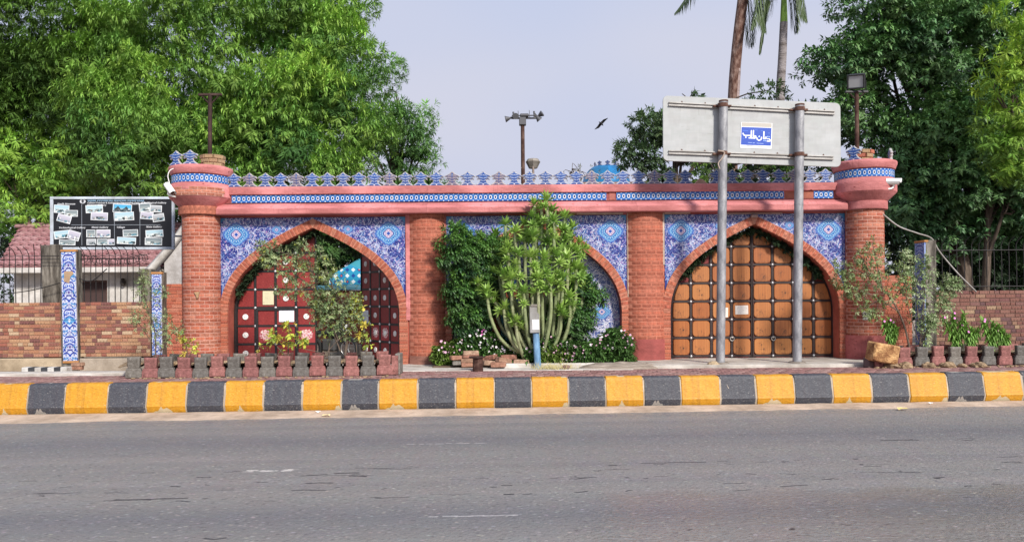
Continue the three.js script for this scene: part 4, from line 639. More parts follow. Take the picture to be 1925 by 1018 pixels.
// house with a pink tiled roof behind the left wall
{
  const o = thing('house', 'white single storey house with a pink tiled roof behind the left wall', 'house', V(0, PAVE - 0.04, -23));
  const L = (px, py, d) => { const p = at(px, py, d); return [p.x, p.y - PAVE + 0.04, p.z + 23]; };
  const WHITE = grainy(0.74, 0.72, 0.69), [wx0] = L(25, 540, 23), [wx1] = L(345, 540, 23), wt = L(150, 508, 23)[1];
  const [a0, b1] = L(146, 527, 23), [a1, b0] = L(201, 600, 23);
  mesh('wall', boxUV(extrude([[wx0, 0], [wx1 + 1.6, 0], [wx1 + 1.6, wt + 0.9], [wx1, wt], [wx0, wt]], 0.25, 0.01, [[[a0, b0], [a1, b0], [a1, b1], [a0, b1]]]).translate(0, 0, -0.25)), WHITE, o);
  const win = mesh('window', bx(a0 - 0.03, a1 + 0.03, b0 - 0.03, b1 + 0.03, -0.16, -0.1, 0.01), mat(0.055, 0.03, 0.028), o); mesh('frame', extrude([[a0, b0], [a1, b0], [a1, b1], [a0, b1]], 0.06, 0.005, [[[a0 + 0.05, b0 + 0.05], [a1 - 0.05, b0 + 0.05], [a1 - 0.05, b1 - 0.05], [a0 + 0.05, b1 - 0.05]]]).translate(0, 0, -0.1), mat(0.10, 0.055, 0.045), win);
  mesh('side_wall', bx(wx0, wx0 + 0.25, 0, wt, -6, -0.26, 0.01), WHITE, o);
  const eY = L(100, 499, 22.4)[1], eZ = 0.6, rY = L(100, 427, 25)[1], rZ = -2.0;
  const ex0 = L(-6, 499, 22.4)[0], ex1 = L(318, 499, 22.4)[0], rx0 = L(36, 427, 25)[0], rx1 = L(372, 427, 25)[0];
  mesh('fascia', bx(ex0, ex1 - 0.25, eY - 0.2, eY - 0.015, eZ - 0.1, eZ, 0.01), WHITE, o);
  mesh('soffit', bx(ex0, ex1, eY - 0.2, eY - 0.16, -0.02, eZ - 0.1, 0.01), WHITE, o);
  const rake = (p) => taperTube(p, 0.12, 0.12, 4, 1); const rk = [V(ex1 - 0.12, eY - 0.12, eZ), V(rx1 - 0.3, rY - 0.12, rZ)];
  mesh('rake_board', rake(rk), WHITE, o);
  const roof = new THREE.Group(); roof.name = 'roof'; o.add(roof);
  const RT = [[0.58, 0.31, 0.33], [0.63, 0.36, 0.38], [0.53, 0.27, 0.29]].map((c) => mat(...c, { map: GRAIN_FINE, roughness: 0.8 }));
  const slope = Math.atan2(rY - eY, eZ - rZ), len = Math.hypot(rY - eY, eZ - rZ);
  const under = extrude([[ex0, eY], [ex1, eY], [rx1, rY], [rx0, rY]].map(([x, y]) => [x, (y - eY) / (rY - eY) * len]), 0.04, 0.0); under.rotateX(-(Math.PI / 2 - slope)); mesh('deck', under.translate(0, eY - 0.05, eZ), RT[2], roof);
  // pressed tiles: two waves each, every row lifted at its lower edge
  const tw = 0.24, tl = 0.36, nU = 12, tileG = (() => { const P = [], I = []; for (let i = 0; i <= nU; i++) { const t = i / nU, h = 0.045 * (0.5 - 0.5 * Math.cos(t * 2 * Math.PI)); for (const [v, e] of [[0, 0], [0, 0.035], [tl + 0.03, 0.005]]) P.push((t - 0.5) * tw, v, h + e + (v ? 0 : e)); } for (let i = 0; i < nU; i++) for (let j = 0; j < 2; j++) { const a = i * 3 + j, b = a + 3; I.push(a, b, a + 1, b, b + 1, a + 1); } const g = new THREE.BufferGeometry(); g.setAttribute('position', new THREE.Float32BufferAttribute(P, 3)); g.setIndex(I); return boxUV(g).rotateX(-(Math.PI / 2 - slope)); })();
  const rows = Math.ceil(len / tl);
  for (let j = 0; j < rows; j++) { const f = j * tl / len, xa = ex0 + (rx0 - ex0) * f, xb = ex1 + (rx1 - ex1) * f; for (let x = xa + tw / 2 + (j % 2) * 0; x < xb; x += tw) mesh('roof_tile', tileG, RT[Math.floor(R() * 3)], roof, V(x, eY + (rY - eY) * f, eZ + (rZ - eZ) * f)); }
  mesh('ridge', bx(rx0 - 0.1, rx1 + 0.1, rY - 0.02, rY + 0.1, rZ - 0.15, rZ + 0.15, 0.04), RT[1], roof);
  const [gx0, gy1] = L(306, 470, 22.2), [gx1] = L(420, 470, 22.2); mesh('gable_wall', extrude([[gx0, 0], [gx1, 0], [gx1, gy1 + 1.6], [gx0 + 0.75, gy1 + 0.75], [gx0, gy1 - 0.15]], 0.2, 0.01).translate(0, 0, 0.55), grainy(0.66, 0.64, 0.63), o); mesh('gable_window', bx(L(331, 0, 22.2)[0], L(352, 0, 22.2)[0], L(335, 640, 22.2)[1], L(335, 611, 22.2)[1], 0.7, 0.77, 0.01), mat(0.05, 0.03, 0.03), o); mesh('gable_board', taperTube([V(gx0 - 0.42, gy1 - 0.62, 0.82), V(gx0 + 0.12, gy1 - 0.02, 0.82), V(gx0 + 0.85, gy1 + 0.95, 0.82)], 0.13, 0.11, 4, 6), WHITE, o);
  const [lx, ly] = L(230, 530, 22.9); mesh('wall_lamp', new THREE.SphereGeometry(0.1, 10, 8).scale(0.8, 1.2, 0.8), mat(0.05, 0.04, 0.035), o, V(lx, ly, 0.09));
}
// notice board with photographs
{
  const d = 18.9, A = at(95.5, 470, d), B = at(324, 369, d), w = B.x - A.x, h = B.y - A.y;
  const bt = tex(canvas(1200, 530, (c, W, H) => {
    const r = mulberry(222); c.fillStyle = '#121318'; c.fillRect(0, 0, W, H);
    const shot = (x, y, w, h, a, q) => { c.save(); c.translate(x, y); c.rotate(a); c.fillStyle = '#e8ecee'; c.fillRect(-w / 2 - 6, -h / 2 - 6, w + 12, h + 12); const g = c.createLinearGradient(0, -h / 2, 0, h / 2); const S = [['#9fc4d4', '#d9dcd6'], ['#3fa0d0', '#8fd0e8'], ['#b8bcc0', '#8d9094'], ['#c8c4d0', '#a0a0b0'], ['#6d7a80', '#c4ccc8']][q]; g.addColorStop(0, S[0]); g.addColorStop(1, S[1]); c.fillStyle = g; c.fillRect(-w / 2, -h / 2, w, h);
      c.save(); c.beginPath(); c.rect(-w / 2, -h / 2, w, h); c.clip();
      if (q === 1) { for (const s of [-0.25, 0.22]) { c.fillStyle = '#31434c'; c.beginPath(); c.moveTo(s * w - w * 0.32, h / 2); c.lineTo(s * w, -h * 0.3); c.lineTo(s * w + w * 0.32, h / 2); c.fill(); } }
      for (let i = 0; i < 22; i++) { c.fillStyle = pickR(r, ['rgba(30,40,44,0.75)', 'rgba(236,236,232,0.75)', 'rgba(90,110,116,0.6)', 'rgba(150,140,130,0.6)', 'rgba(40,120,150,0.5)']); const bw = 6 + r() * w * 0.22, bh = 4 + r() * h * 0.3; c.fillRect(-w / 2 + r() * w, h * (0.0 + r() * 0.42), bw, bh); }
      c.restore(); c.restore(); };
    const P = [[95, 112, 140, 74, 0.06, 0], [190, 158, 120, 56, 0.02, 4], [120, 215, 128, 70, 0.28, 3], [420, 110, 160, 72, -0.06, 0], [470, 190, 158, 74, 0.05, 3], [700, 105, 178, 78, 0.06, 1], [715, 190, 190, 78, -0.05, 0], [925, 95, 104, 76, -0.07, 4], [1035, 110, 108, 62, 0.05, 2], [945, 182, 118, 66, 0.08, 3], [1060, 205, 108, 70, -0.16, 2], [95, 385, 140, 72, -0.12, 0], [215, 395, 110, 84, 0.3, 3], [150, 470, 150, 44, 0.02, 4], [385, 375, 78, 70, 0, 4], [510, 375, 128, 74, 0, 3], [390, 465, 84, 52, 0, 2], [500, 465, 92, 52, 0, 4], [590, 465, 56, 52, 0, 3], [780, 370, 140, 62, -0.04, 4], [740, 452, 178, 62, 0.05, 0], [1020, 375, 165, 66, -0.05, 0], [1010, 460, 160, 66, 0.03, 4]];
    for (const p of P) shot(...p);
    c.strokeStyle = '#8d949c'; c.lineWidth = 5; c.beginPath(); for (const x of [295, 620, 875]) { c.moveTo(x, 60); c.lineTo(x, 500); } c.moveTo(190, 282); c.lineTo(1080, 282); c.stroke();
    c.fillStyle = '#c9ccd0'; c.beginPath(); c.ellipse(305, 30, 30, 24, 0, 0, 7); c.fill(); c.fillStyle = '#44464c'; c.beginPath(); c.ellipse(305, 30, 12, 18, 0, 0, 7); c.fill();
    c.textBaseline = 'middle'; c.fillStyle = '#9ec6e4'; c.font = 'bold 30px serif'; c.fillText('Sindh Provincial Museum Hyderabad', 352, 20); c.fillStyle = '#eef0f2'; c.font = 'bold 21px serif'; c.fillText('Culture Tourism & Antiquities Department, Govt. of Sindh', 352, 46);
    c.font = 'italic bold 24px serif'; c.fillStyle = '#e4e6ea'; for (const [t, x, y] of [['Sindh Museum', 50, 58], ['Historic Gallery', 345, 72], ['Pre Historic Gallery', 640, 56], ['Ethnological Gallery', 890, 46], ['Technological Gallery', 65, 312], ['Music Gallery', 390, 308], ['Village', 640, 308], ['Main Gallery', 935, 304]]) c.fillText(t, x, y);
  }), true, false);
  const o = thing('notice_board', 'large black museum notice board covered with photographs in a pale blue frame', 'notice board', V((A.x + B.x) / 2, 0, -d)), cy = (A.y + B.y) / 2;
  const g = bx(-w / 2 + 0.04, w / 2 - 0.04, -h / 2 + 0.04, h / 2 - 0.04, -0.04, 0.012, 0.004); planeUV(g, -w / 2 + 0.04, w / 2 - 0.04, -h / 2 + 0.04, h / 2 - 0.04); mesh('printed_panel', g, mat(0.9, 0.9, 0.9, { map: bt, roughness: 0.4 }), o, V(0, cy, 0));
  const fm = grainy(0.62, 0.70, 0.80); for (const [a, b, c, e] of [[-w / 2, w / 2, h / 2 - 0.06, h / 2], [-w / 2, w / 2, -h / 2, -h / 2 + 0.06], [-w / 2, -w / 2 + 0.075, -h / 2 + 0.062, h / 2 - 0.062], [w / 2 - 0.05, w / 2, -h / 2 + 0.062, h / 2 - 0.062]]) mesh('frame', bx(a, b, c, e, -0.05, 0.04, 0.008), fm, o, V(0, cy, 0));
  for (const x of [-w * 0.42, w * 0.56]) mesh('post', rod(V(x, 0.45, -0.09), V(x, cy + h / 2 - 0.1, -0.09), 0.04), grainy(0.3, 0.3, 0.32), o);
  for (const y of [-0.3, 0.35]) mesh('bracket', rod(V(w * 0.3, cy + y, -0.075), V(w * 0.565, cy + y, -0.085), 0.022), grainy(0.3, 0.3, 0.32), o);
  o.rotation.z = -0.004; o.rotation.y = 0.03;
}
// ---------------------------------------------------------------- road sign seen from behind
{
  const d = 16.55, GALV = mat(0.40, 0.40, 0.41, { metalness: 0.25, roughness: 0.55, map: noiseTex(256, [5, 14, 40, 120], 71, [0.66, 0.66, 0.68], [1, 1, 1], 1.2, 2, 0.7), bumpMap: BUMP, bumpScale: 0.003 });
  const RUSTY = mat(0.34, 0.24, 0.19, { map: RUST, roughness: 0.8, bumpMap: BUMP, bumpScale: 0.004 });
  const A = at(1247.5, 177.5, d), B = at(1583, 192, d), C = at(1584, 313, d), E = at(1248, 301, d);
  const cx = (A.x + C.x) / 2, cy = (A.y + B.y + C.y + E.y) / 4, o = thing('road_sign', 'grey rear of a large road sign on two galvanised poles before the wooden gate', 'road sign', V(cx, 0.5, -d)), L = (p) => [p.x - cx, p.y - cy];
  const c4 = [A, B, C, E].map(L).reverse(), rc = 0.12, pts = []; // rounded corners of the tilted panel
  c4.forEach((p, i) => { const a = c4[(i + 3) % 4], b = c4[(i + 1) % 4], u = (q) => { const l = Math.hypot(q[0] - p[0], q[1] - p[1]); return [p[0] + (q[0] - p[0]) / l * rc, p[1] + (q[1] - p[1]) / l * rc]; }, s = u(a), e = u(b); for (let k = 0; k <= 5; k++) { const t = k / 5; pts.push([(1 - t) ** 2 * s[0] + 2 * t * (1 - t) * p[0] + t * t * e[0], (1 - t) ** 2 * s[1] + 2 * t * (1 - t) * p[1] + t * t * e[1]]); } });
  const panelTex = tex(canvas(1024, 420, (c, W, H) => { const r = mulberry(81); c.fillStyle = '#a3a6a5'; c.fillRect(0, 0, W, H); for (let i = 0; i < 900; i++) { c.fillStyle = r() < 0.5 ? 'rgba(120,122,122,0.03)' : 'rgba(240,242,240,0.04)'; c.fillRect(r() * W, r() * H, 10 + r() * 60, 6 + r() * 40); } for (let i = 0; i < 60; i++) { c.fillStyle = `rgba(90,84,76,${0.04 + r() * 0.1})`; const x = r() * W; c.fillRect(x, r() < 0.5 ? 60 : 330, 2 + r() * 3, 10 + r() * 60); } for (let i = 0; i < 18; i++) { c.strokeStyle = 'rgba(70,70,70,0.3)'; c.lineWidth = 1 + r(); c.beginPath(); const x = r() * W, y = r() * H; c.moveTo(x, y); c.lineTo(x + r() * 60 - 20, y + r() * 14 - 7); c.stroke(); } }), true, false);
  const pg = extrude(pts, 0.035, 0.006).translate(0, 0, -0.1); planeUV(pg, -2, 2, -0.8, 0.8); const py = cy - 0.5;
  mesh('sign_panel', pg, mat(0.98, 0.98, 0.98, { map: panelTex, roughness: 0.55, metalness: 0.05 }), o, V(0, py, 0));
  const railM = mat(0.52, 0.51, 0.49, { roughness: 0.5, metalness: 0.3, map: GRAIN });
  for (const [xa, ya, xb, yb] of [[1258, 194, 1571, 211], [1258, 285, 1569, 296]]) { const p = L(at(xa, ya, d)), q = L(at(xb, yb, d)), a = Math.atan2(q[1] - p[1], q[0] - p[0]), l = Math.hypot(q[0] - p[0], q[1] - p[1]);
    const s = join([bx(-l / 2, l / 2, 0.018, 0.042, -0.062, -0.02, 0.004), bx(-l / 2, l / 2, -0.042, -0.018, -0.062, -0.02, 0.004), bx(-l / 2, l / 2, -0.019, 0.019, -0.063, -0.05, 0.002)]); const m = mesh('rail', s, railM, o, V((p[0] + q[0]) / 2, py + (p[1] + q[1]) / 2, 0)); m.rotation.z = a;
    for (const t of [-0.42, -0.28, -0.2, 0.02, 0.16, 0.3, 0.44]) { const bm = mesh('bolt', new THREE.ConeGeometry(0.03, 0.05, 4), RUSTY, m, V(t * l, 0.06, -0.055)); } }
  const poles = [[1353, 686, 1359, 191], [1497, 687, 1502, 198]];
  poles.forEach(([xb, yb, xt, yt], i) => {
    const b = at(xb, yb, d), t = at(xt, yt, d), P0 = V(b.x - cx, 0, 0.06), P1 = V(t.x - cx, t.y - 0.5, 0.06);
    const pole = mesh('pole', rod(P0, P1, 0.092, 18), GALV, o); mesh('pole_top', rod(P1.clone().add(V(0, -0.02, 0)), P1.clone().add(V(0, 0.012, 0)), 0.096, 18), RUSTY, pole);
    mesh('collar', join([0.62].map((f) => rod(P0.clone().lerp(P1, f - 0.003), P0.clone().lerp(P1, f + 0.003), 0.097, 16))), GALV, pole);
    const fs = i ? [[1502, 206], [1501, 291]] : [[1358, 199], [1357, 289]];
    for (const [x, y] of fs) { const q = at(x, y, d); mesh('clamp', join([rod(V(q.x - cx, q.y - 0.5 - 0.04, 0.06), V(q.x - cx, q.y - 0.5 + 0.04, 0.06), 0.103, 16), bx(q.x - cx - 0.19, q.x - cx + 0.19, q.y - 0.52, q.y - 0.48, -0.03, 0.02, 0.006)]), RUSTY, o); }
    mesh('foot_plate', new THREE.CylinderGeometry(0.16, 0.19, 0.03, 14).translate(P0.x, 0.08, 0.06), grainy(0.3, 0.26, 0.22), o);
  });
  // strip of cloth tied to the left pole
  const k = at(1356, 289, d); mesh('rag', taperTube([V(k.x - cx - 0.1, k.y - 0.46, 0.15), V(k.x - cx + 0.02, k.y - 0.5, 0.18), V(k.x - cx - 0.03, k.y - 0.62, 0.17), V(k.x - cx - 0.1, k.y - 0.72, 0.15), V(k.x - cx - 0.07, k.y - 0.84, 0.16)], 0.022, 0.012, 5, 14), grainy(0.5, 0.4, 0.33), o);
  // blue sticker with the painted-looking Urdu words, drawn stroke by stroke
  const st = tex(canvas(480, 420, (c, W, H) => {
    c.fillStyle = '#f2f3f4'; c.fillRect(0, 0, W, H); c.fillStyle = '#b4aea4'; c.fillRect(8, 4, W - 16, 66); c.fillStyle = '#1747ae'; c.fillRect(8, 78, W - 18, 292);
    const S = W / 600, X = (x) => (x - 245) * S, Y = (y) => (y - 262) * (H / 540); // from an enlarged view
    const T = (pts, w, col = '#ffffff') => { c.strokeStyle = col; c.lineWidth = w * 0.8; c.lineCap = 'butt'; c.lineJoin = 'round'; c.beginPath(); pts.forEach(([x, y], i) => i ? c.lineTo(X(x), Y(y)) : c.moveTo(X(x), Y(y))); c.stroke(); };
    T([[284, 488], [306, 532], [330, 540], [424, 536], [448, 568]], 22); T([[448, 424], [448, 590]], 22); T([[398, 588], [520, 590], [540, 574], [536, 545], [515, 540], [488, 570]], 20); T([[488, 420], [488, 590]], 22);
    T([[560, 575], [566, 612], [596, 632], [630, 620], [648, 590], [646, 556]], 22); T([[590, 560], [612, 538]], 24, '#cfe0ff'); T([[690, 436], [690, 590], [728, 590], [734, 548]], 22); T([[748, 592], [806, 592]], 20); T([[748, 640], [812, 640], [812, 600]], 22); T([[752, 545], [778, 545]], 18, '#a9c8f4'); T([[786, 548], [804, 548]], 18, '#a9c8f4'); T([[684, 630], [704, 632]], 18, '#a9c8f4'); T([[712, 634], [734, 636]], 18, '#a9c8f4'); c.fillStyle = '#fff'; c.beginPath(); c.arc(X(346), Y(576), 11, 0, 7); c.fill();
    T([[392, 684], [468, 686]], 7, '#bcd2f6'); T([[482, 688], [524, 689]], 7, '#bcd2f6'); T([[558, 692], [690, 696]], 7, '#bcd2f6'); T([[360, 750], [720, 770]], 9, '#2a2c38'); T([[514, 412], [570, 420]], 5, '#6f98e6'); T([[630, 424], [664, 430]], 5, '#6f98e6'); T([[774, 470], [802, 474]], 6, '#8fb0ee'); T([[282, 436], [386, 440]], 12, '#3f74de'); T([[284, 600], [312, 604]], 10, '#3f74de');
  }), true, false);
  const s0 = L(at(1394.5, 278, d)), s1 = L(at(1453, 229, d)), sw = s1[0] - s0[0], shh = s1[1] - s0[1], sg = bx(-sw / 2, sw / 2, -shh / 2, shh / 2, -0.003, 0.003, 0.001); planeUV(sg, -sw / 2, sw / 2, -shh / 2, shh / 2);
  const sm = mesh('sticker', sg, mat(0.95, 0.95, 0.95, { map: st, roughness: 0.4 }), o, V((s0[0] + s1[0]) / 2, py + (s0[1] + s1[1]) / 2, -0.06), 'blue and white sticker with Urdu lettering'); sm.rotation.z = -0.045;
}

// ---------------------------------------------------------------- vegetation
const dummy = new THREE.Object3D(), colr = new THREE.Color();
const LEAFMAT = new THREE.MeshPhysicalMaterial({ color: 0xffffff, roughness: 0.62, transmission: 0.28, thickness: 0, specularIntensity: 0.5, side: THREE.DoubleSide });
const DULLLEAF = mat(1, 1, 1, { roughness: 0.7, side: THREE.DoubleSide });
const GLOSSLEAF = mat(1, 1, 1, { roughness: 0.5, side: THREE.DoubleSide });
// one leaf folded along its middle: base at o, pointing along dir, width w, drooping tip
function leafTris(P, o, dir, len, w, upv, droop, fold = 0.25) {
  const s = V().crossVectors(dir, upv).normalize(), n = V().crossVectors(s, dir).normalize();
  const m = o.clone().addScaledVector(dir, len * 0.45).addScaledVector(n, -droop * 0.2 * len), t = o.clone().addScaledVector(dir, len).addScaledVector(n, -droop * len);
  const a = m.clone().addScaledVector(s, w / 2).addScaledVector(n, fold * w * 0.5), b = m.clone().addScaledVector(s, -w / 2).addScaledVector(n, fold * w * 0.5);
  for (const v of [o, a, m, a, t, m, o, m, b, m, t, b]) P.push(v.x, v.y, v.z);
}
function sprayGeo(seed, n, spread, len, w, droop, twig) { // a twig along +z with leaves round it
  const r = mulberry(seed), P = [];
  for (let i = 0; i < n; i++) { const t = i / n, a = i * 2.4 + r() * 0.8, out = spread * (0.6 + 0.6 * r()), d = V(Math.cos(a) * out, Math.sin(a) * out, 1 - out * 0.55).normalize(); d.y -= droop * 0.4; d.normalize(); leafTris(P, V(0, 0, t * twig), d, len * (0.7 + 0.55 * r()), w * (0.75 + 0.5 * r()), V(0, 1, 0.2).normalize(), droop * (0.5 + r())); }
  const g = new THREE.BufferGeometry(); g.setAttribute('position', new THREE.Float32BufferAttribute(P, 3)); g.computeVertexNormals(); g.setAttribute('uv', new THREE.Float32BufferAttribute(new Float32Array(P.length / 3 * 2), 2)); return g;
}
function scatter(name, parent, geo, m, list) { // list of [pos, dir, scale, r, g, b, roll]
  const o = new THREE.InstancedMesh(geo, m, list.length); o.name = name; o.castShadow = o.receiveShadow = true;
  list.forEach(([p, d, s, r, g, b], i) => { dummy.position.copy(p); dummy.up.set(0, 1, 0); dummy.lookAt(p.clone().add(d)); dummy.scale.setScalar(s); dummy.updateMatrix(); o.setMatrixAt(i, dummy.matrix); o.setColorAt(i, colr.setRGB(r, g, b)); });
  o.userData.kind = 'stuff'; parent.add(o); return o;
}
const randDir = () => { const z = rr(-1, 1), a = rr(0, 6.2832), s = Math.sqrt(1 - z * z); return V(Math.cos(a) * s, z, Math.sin(a) * s); };
// crown: big ellipsoids given by their place in the picture and distance -> boughs on their skins -> sprays on the boughs
function crownList(ells, o, opt) {
  const out = [], base = o.position;
  for (const [px, py, rx, ry, d, rz] of ells) {
    const c = at(px, py, d), k = d / F, R3 = V(rx * k, ry * k, rz ?? Math.min(rx, ry) * k * 0.8), areaM = Math.PI * R3.x * R3.y;
    const nb = Math.round(areaM * opt.boughs);
    for (let i = 0; i < nb; i++) {
      let n = randDir(); if (n.z < -0.2 && R() < 0.7) n.z *= -1; const f = R() < 0.72 ? rr(0.8, 1.02) : rr(0.3, 0.8);
      const bc = V(c.x + n.x * R3.x * f, c.y + n.y * R3.y * f, c.z + n.z * R3.z * f), br = rr(opt.br[0], opt.br[1]);
      const tone = opt.tone(n, f, bc), ns = Math.round(opt.sprays * br * br);
      for (let j = 0; j < ns; j++) {
        const q = randDir(), e = Math.pow(R(), 0.45) * br, p = V(bc.x + q.x * e, bc.y + q.y * e * 0.75, bc.z + q.z * e).sub(base);
        const dir = q.clone().multiplyScalar(0.8).addScaledVector(n, 0.6).add(V(0, opt.lift, 0)).add(randDir().multiplyScalar(0.35)).normalize();
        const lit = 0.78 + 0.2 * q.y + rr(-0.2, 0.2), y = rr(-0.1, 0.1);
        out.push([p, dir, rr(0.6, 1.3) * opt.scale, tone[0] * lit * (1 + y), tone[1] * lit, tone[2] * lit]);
      }
    }
  }
  return out;
}
const WOODBARK = mat(0.20, 0.15, 0.115, { map: BARK, bumpMap: BARK, bumpScale: 0.02, roughness: 0.95 });
const SPRAY_A = [0, 1].map((i) => sprayGeo(801 + i, 11, 0.85, 0.24, 0.048, 0.25, 0.18)), SPRAY_B = [0, 1].map((i) => sprayGeo(811 + i, 11, 0.9, 0.15, 0.062, 0.3, 0.2)), SPRAY_C = sprayGeo(821, 12, 0.9, 0.19, 0.075, 0.35, 0.2);
function tree(name, label, basePx, d, ells, geo, opt, trunkTop, r0, limbs = 6) {
  const b = at(basePx, 690, d); const o = thing(name, label, 'tree', V(b.x, PAVE - 0.05, -d));
  const tt = at(trunkTop[0], trunkTop[1], d).sub(o.position), bend = V(tt.x * 0.4 + rr(-0.2, 0.2), tt.y * 0.5, rr(-0.2, 0.2)), geos = [taperTube([V(0, -0.1, 0), V(tt.x * 0.1, tt.y * 0.2, 0), bend, tt], r0, r0 * 0.45, 9, 12, r0 * 0.5)];
  for (let i = 0; i < limbs; i++) { const e = ells[i % ells.length], p = at(e[0] + rr(-0.35, 0.35) * e[2], e[1] + rr(-0.3, 0.3) * e[3], e[4]).sub(o.position), s = bend.clone().lerp(tt, rr(0, 0.9)), mid = s.clone().lerp(p, 0.5).add(V(rr(-0.3, 0.3), rr(0.1, 0.6), rr(-0.3, 0.3))); geos.push(taperTube([s, mid, p], r0 * 0.42, 0.03, 6, 8)); for (let k = 0; k < 2; k++) geos.push(taperTube([mid, mid.clone().lerp(p, 0.5).add(randDir().multiplyScalar(0.5)), p.clone().add(randDir().multiplyScalar(0.35))], r0 * 0.2, 0.015, 5, 6)); }
  mesh('trunk', join(geos), WOODBARK, o);
  const L = crownList(ells, o, opt); if (Array.isArray(geo)) { const h = L.length >> 1; scatter('crown', o, geo[0], opt.m || LEAFMAT, L.filter((_, i) => i % 2)); scatter('crown', o, geo[1], opt.m || LEAFMAT, L.filter((_, i) => !(i % 2))); } else scatter('crown', o, geo, opt.m || LEAFMAT, L);
  return o;
}
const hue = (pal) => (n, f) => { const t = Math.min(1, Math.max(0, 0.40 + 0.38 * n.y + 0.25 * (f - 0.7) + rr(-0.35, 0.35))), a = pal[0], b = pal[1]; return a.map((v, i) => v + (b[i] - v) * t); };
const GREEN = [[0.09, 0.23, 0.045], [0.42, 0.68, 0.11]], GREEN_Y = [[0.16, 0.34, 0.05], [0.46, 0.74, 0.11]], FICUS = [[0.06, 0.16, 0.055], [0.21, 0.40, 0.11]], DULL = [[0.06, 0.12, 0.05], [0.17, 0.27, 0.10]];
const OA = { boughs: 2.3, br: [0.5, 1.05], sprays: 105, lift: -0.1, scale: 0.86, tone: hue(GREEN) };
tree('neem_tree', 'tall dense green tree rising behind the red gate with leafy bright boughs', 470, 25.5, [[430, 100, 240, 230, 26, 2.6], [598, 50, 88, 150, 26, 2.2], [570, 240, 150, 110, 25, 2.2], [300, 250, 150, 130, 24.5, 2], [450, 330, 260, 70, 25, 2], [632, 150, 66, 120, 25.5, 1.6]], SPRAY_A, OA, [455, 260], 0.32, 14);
tree('neem_tree', 'green tree at the far left edge with drooping yellow-green boughs over the pink roof', 90, 27, [[90, 70, 190, 170, 27, 2.4], [60, 260, 130, 120, 27, 2.0], [200, 180, 130, 150, 26.5, 2.2], [-60, 150, 120, 260, 27, 2]], SPRAY_A, { ...OA, tone: hue([[0.05, 0.12, 0.02], [0.17, 0.33, 0.035]]) }, [90, 300], 0.28, 9);
tree('weeping_tree', 'bright yellow-green drooping tree between the pink roof and the notice board', 70, 25.8, [[160, 290, 75, 70, 25.8, 1], [60, 390, 80, 75, 25.8, 1.2], [20, 300, 60, 60, 25.8, 1], [130, 355, 90, 45, 25.8, 1.0]], SPRAY_A, { ...OA, lift: -0.5, sprays: 70, tone: hue(GREEN_Y) }, [90, 330], 0.14, 5);
tree('round_tree', 'rounded mid-green tree standing behind the cresting left of the lamp mast', 750, 30, [[732, 178, 40, 60, 30, 1], [800, 268, 52, 60, 30, 1.1], [705, 280, 90, 80, 30, 1.6], [770, 330, 75, 40, 30, 1.3], [690, 190, 40, 90, 30, 1.2]], SPRAY_A, { ...OA, br: [0.4, 0.85], sprays: 70, tone: hue([[0.07, 0.18, 0.05], [0.26, 0.50, 0.11]]) }, [740, 280], 0.22, 8);
tree('leafy_tree', 'dark tree filling the opening behind the open red gate leaf', 640, 23.5, [[640, 450, 80, 50, 23, 1.2], [700, 470, 60, 50, 23.5, 1.2], [560, 430, 80, 50, 23.5, 1.2], [480, 480, 60, 90, 23.5, 1.0]], SPRAY_B, { ...OA, boughs: 5, br: [0.35, 0.7], sprays: 140, tone: hue([[0.025, 0.07, 0.018], [0.10, 0.22, 0.04]]) }, [640, 470], 0.14, 6);
const OB = { boughs: 2.8, br: [0.4, 0.85], sprays: 140, lift: -0.15, scale: 1.0, tone: hue(FICUS), m: GLOSSLEAF };
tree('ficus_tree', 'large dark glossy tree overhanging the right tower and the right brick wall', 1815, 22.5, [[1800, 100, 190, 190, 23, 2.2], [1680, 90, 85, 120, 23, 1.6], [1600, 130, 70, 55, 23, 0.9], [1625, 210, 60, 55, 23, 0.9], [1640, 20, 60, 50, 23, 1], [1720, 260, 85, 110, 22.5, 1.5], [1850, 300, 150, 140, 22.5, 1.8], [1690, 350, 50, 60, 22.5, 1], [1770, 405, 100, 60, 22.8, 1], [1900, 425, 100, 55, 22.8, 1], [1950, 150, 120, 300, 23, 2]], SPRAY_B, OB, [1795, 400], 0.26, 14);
tree('sapling_tree', 'slender tree trunk leaning behind the right railing under the dark crown', 1845, 21.5, [[1880, 360, 80, 60, 21.5, 1]], SPRAY_B, OB, [1858, 380], 0.15, 4);
tree('bright_tree', 'yellow-green leafy tree at the right edge in front of the dark crown', 1935, 19.3, [[1895, 130, 45, 60, 19.3, 0.8], [1880, 220, 56, 66, 19.3, 0.8], [1930, 70, 50, 60, 19.3, 0.8], [1925, 270, 50, 60, 19.3, 0.7]], SPRAY_A, { ...OA, boughs: 5, br: [0.3, 0.6], sprays: 130, scale: 0.75, lift: -0.3, tone: hue([[0.20, 0.38, 0.045], [0.48, 0.70, 0.08]]) }, [1930, 250], 0.12, 5);
tree('mango_tree', 'dull green bushy tree standing behind the road sign', 1260, 28, [[1222, 258, 50, 54, 28, 1], [1285, 225, 60, 52, 28, 1], [1250, 305, 95, 40, 28, 1.2], [1380, 262, 110, 68, 28, 1.4], [1480, 275, 90, 72, 28, 1.4], [1298, 182, 18, 14, 28, 0.4], [1330, 188, 14, 8, 28, 0.3], [1440, 186, 30, 9, 28, 0.4]], SPRAY_C, { ...OA, br: [0.35, 0.7], sprays: 95, scale: 0.9, tone: hue(DULL) }, [1270, 280], 0.2, 8);
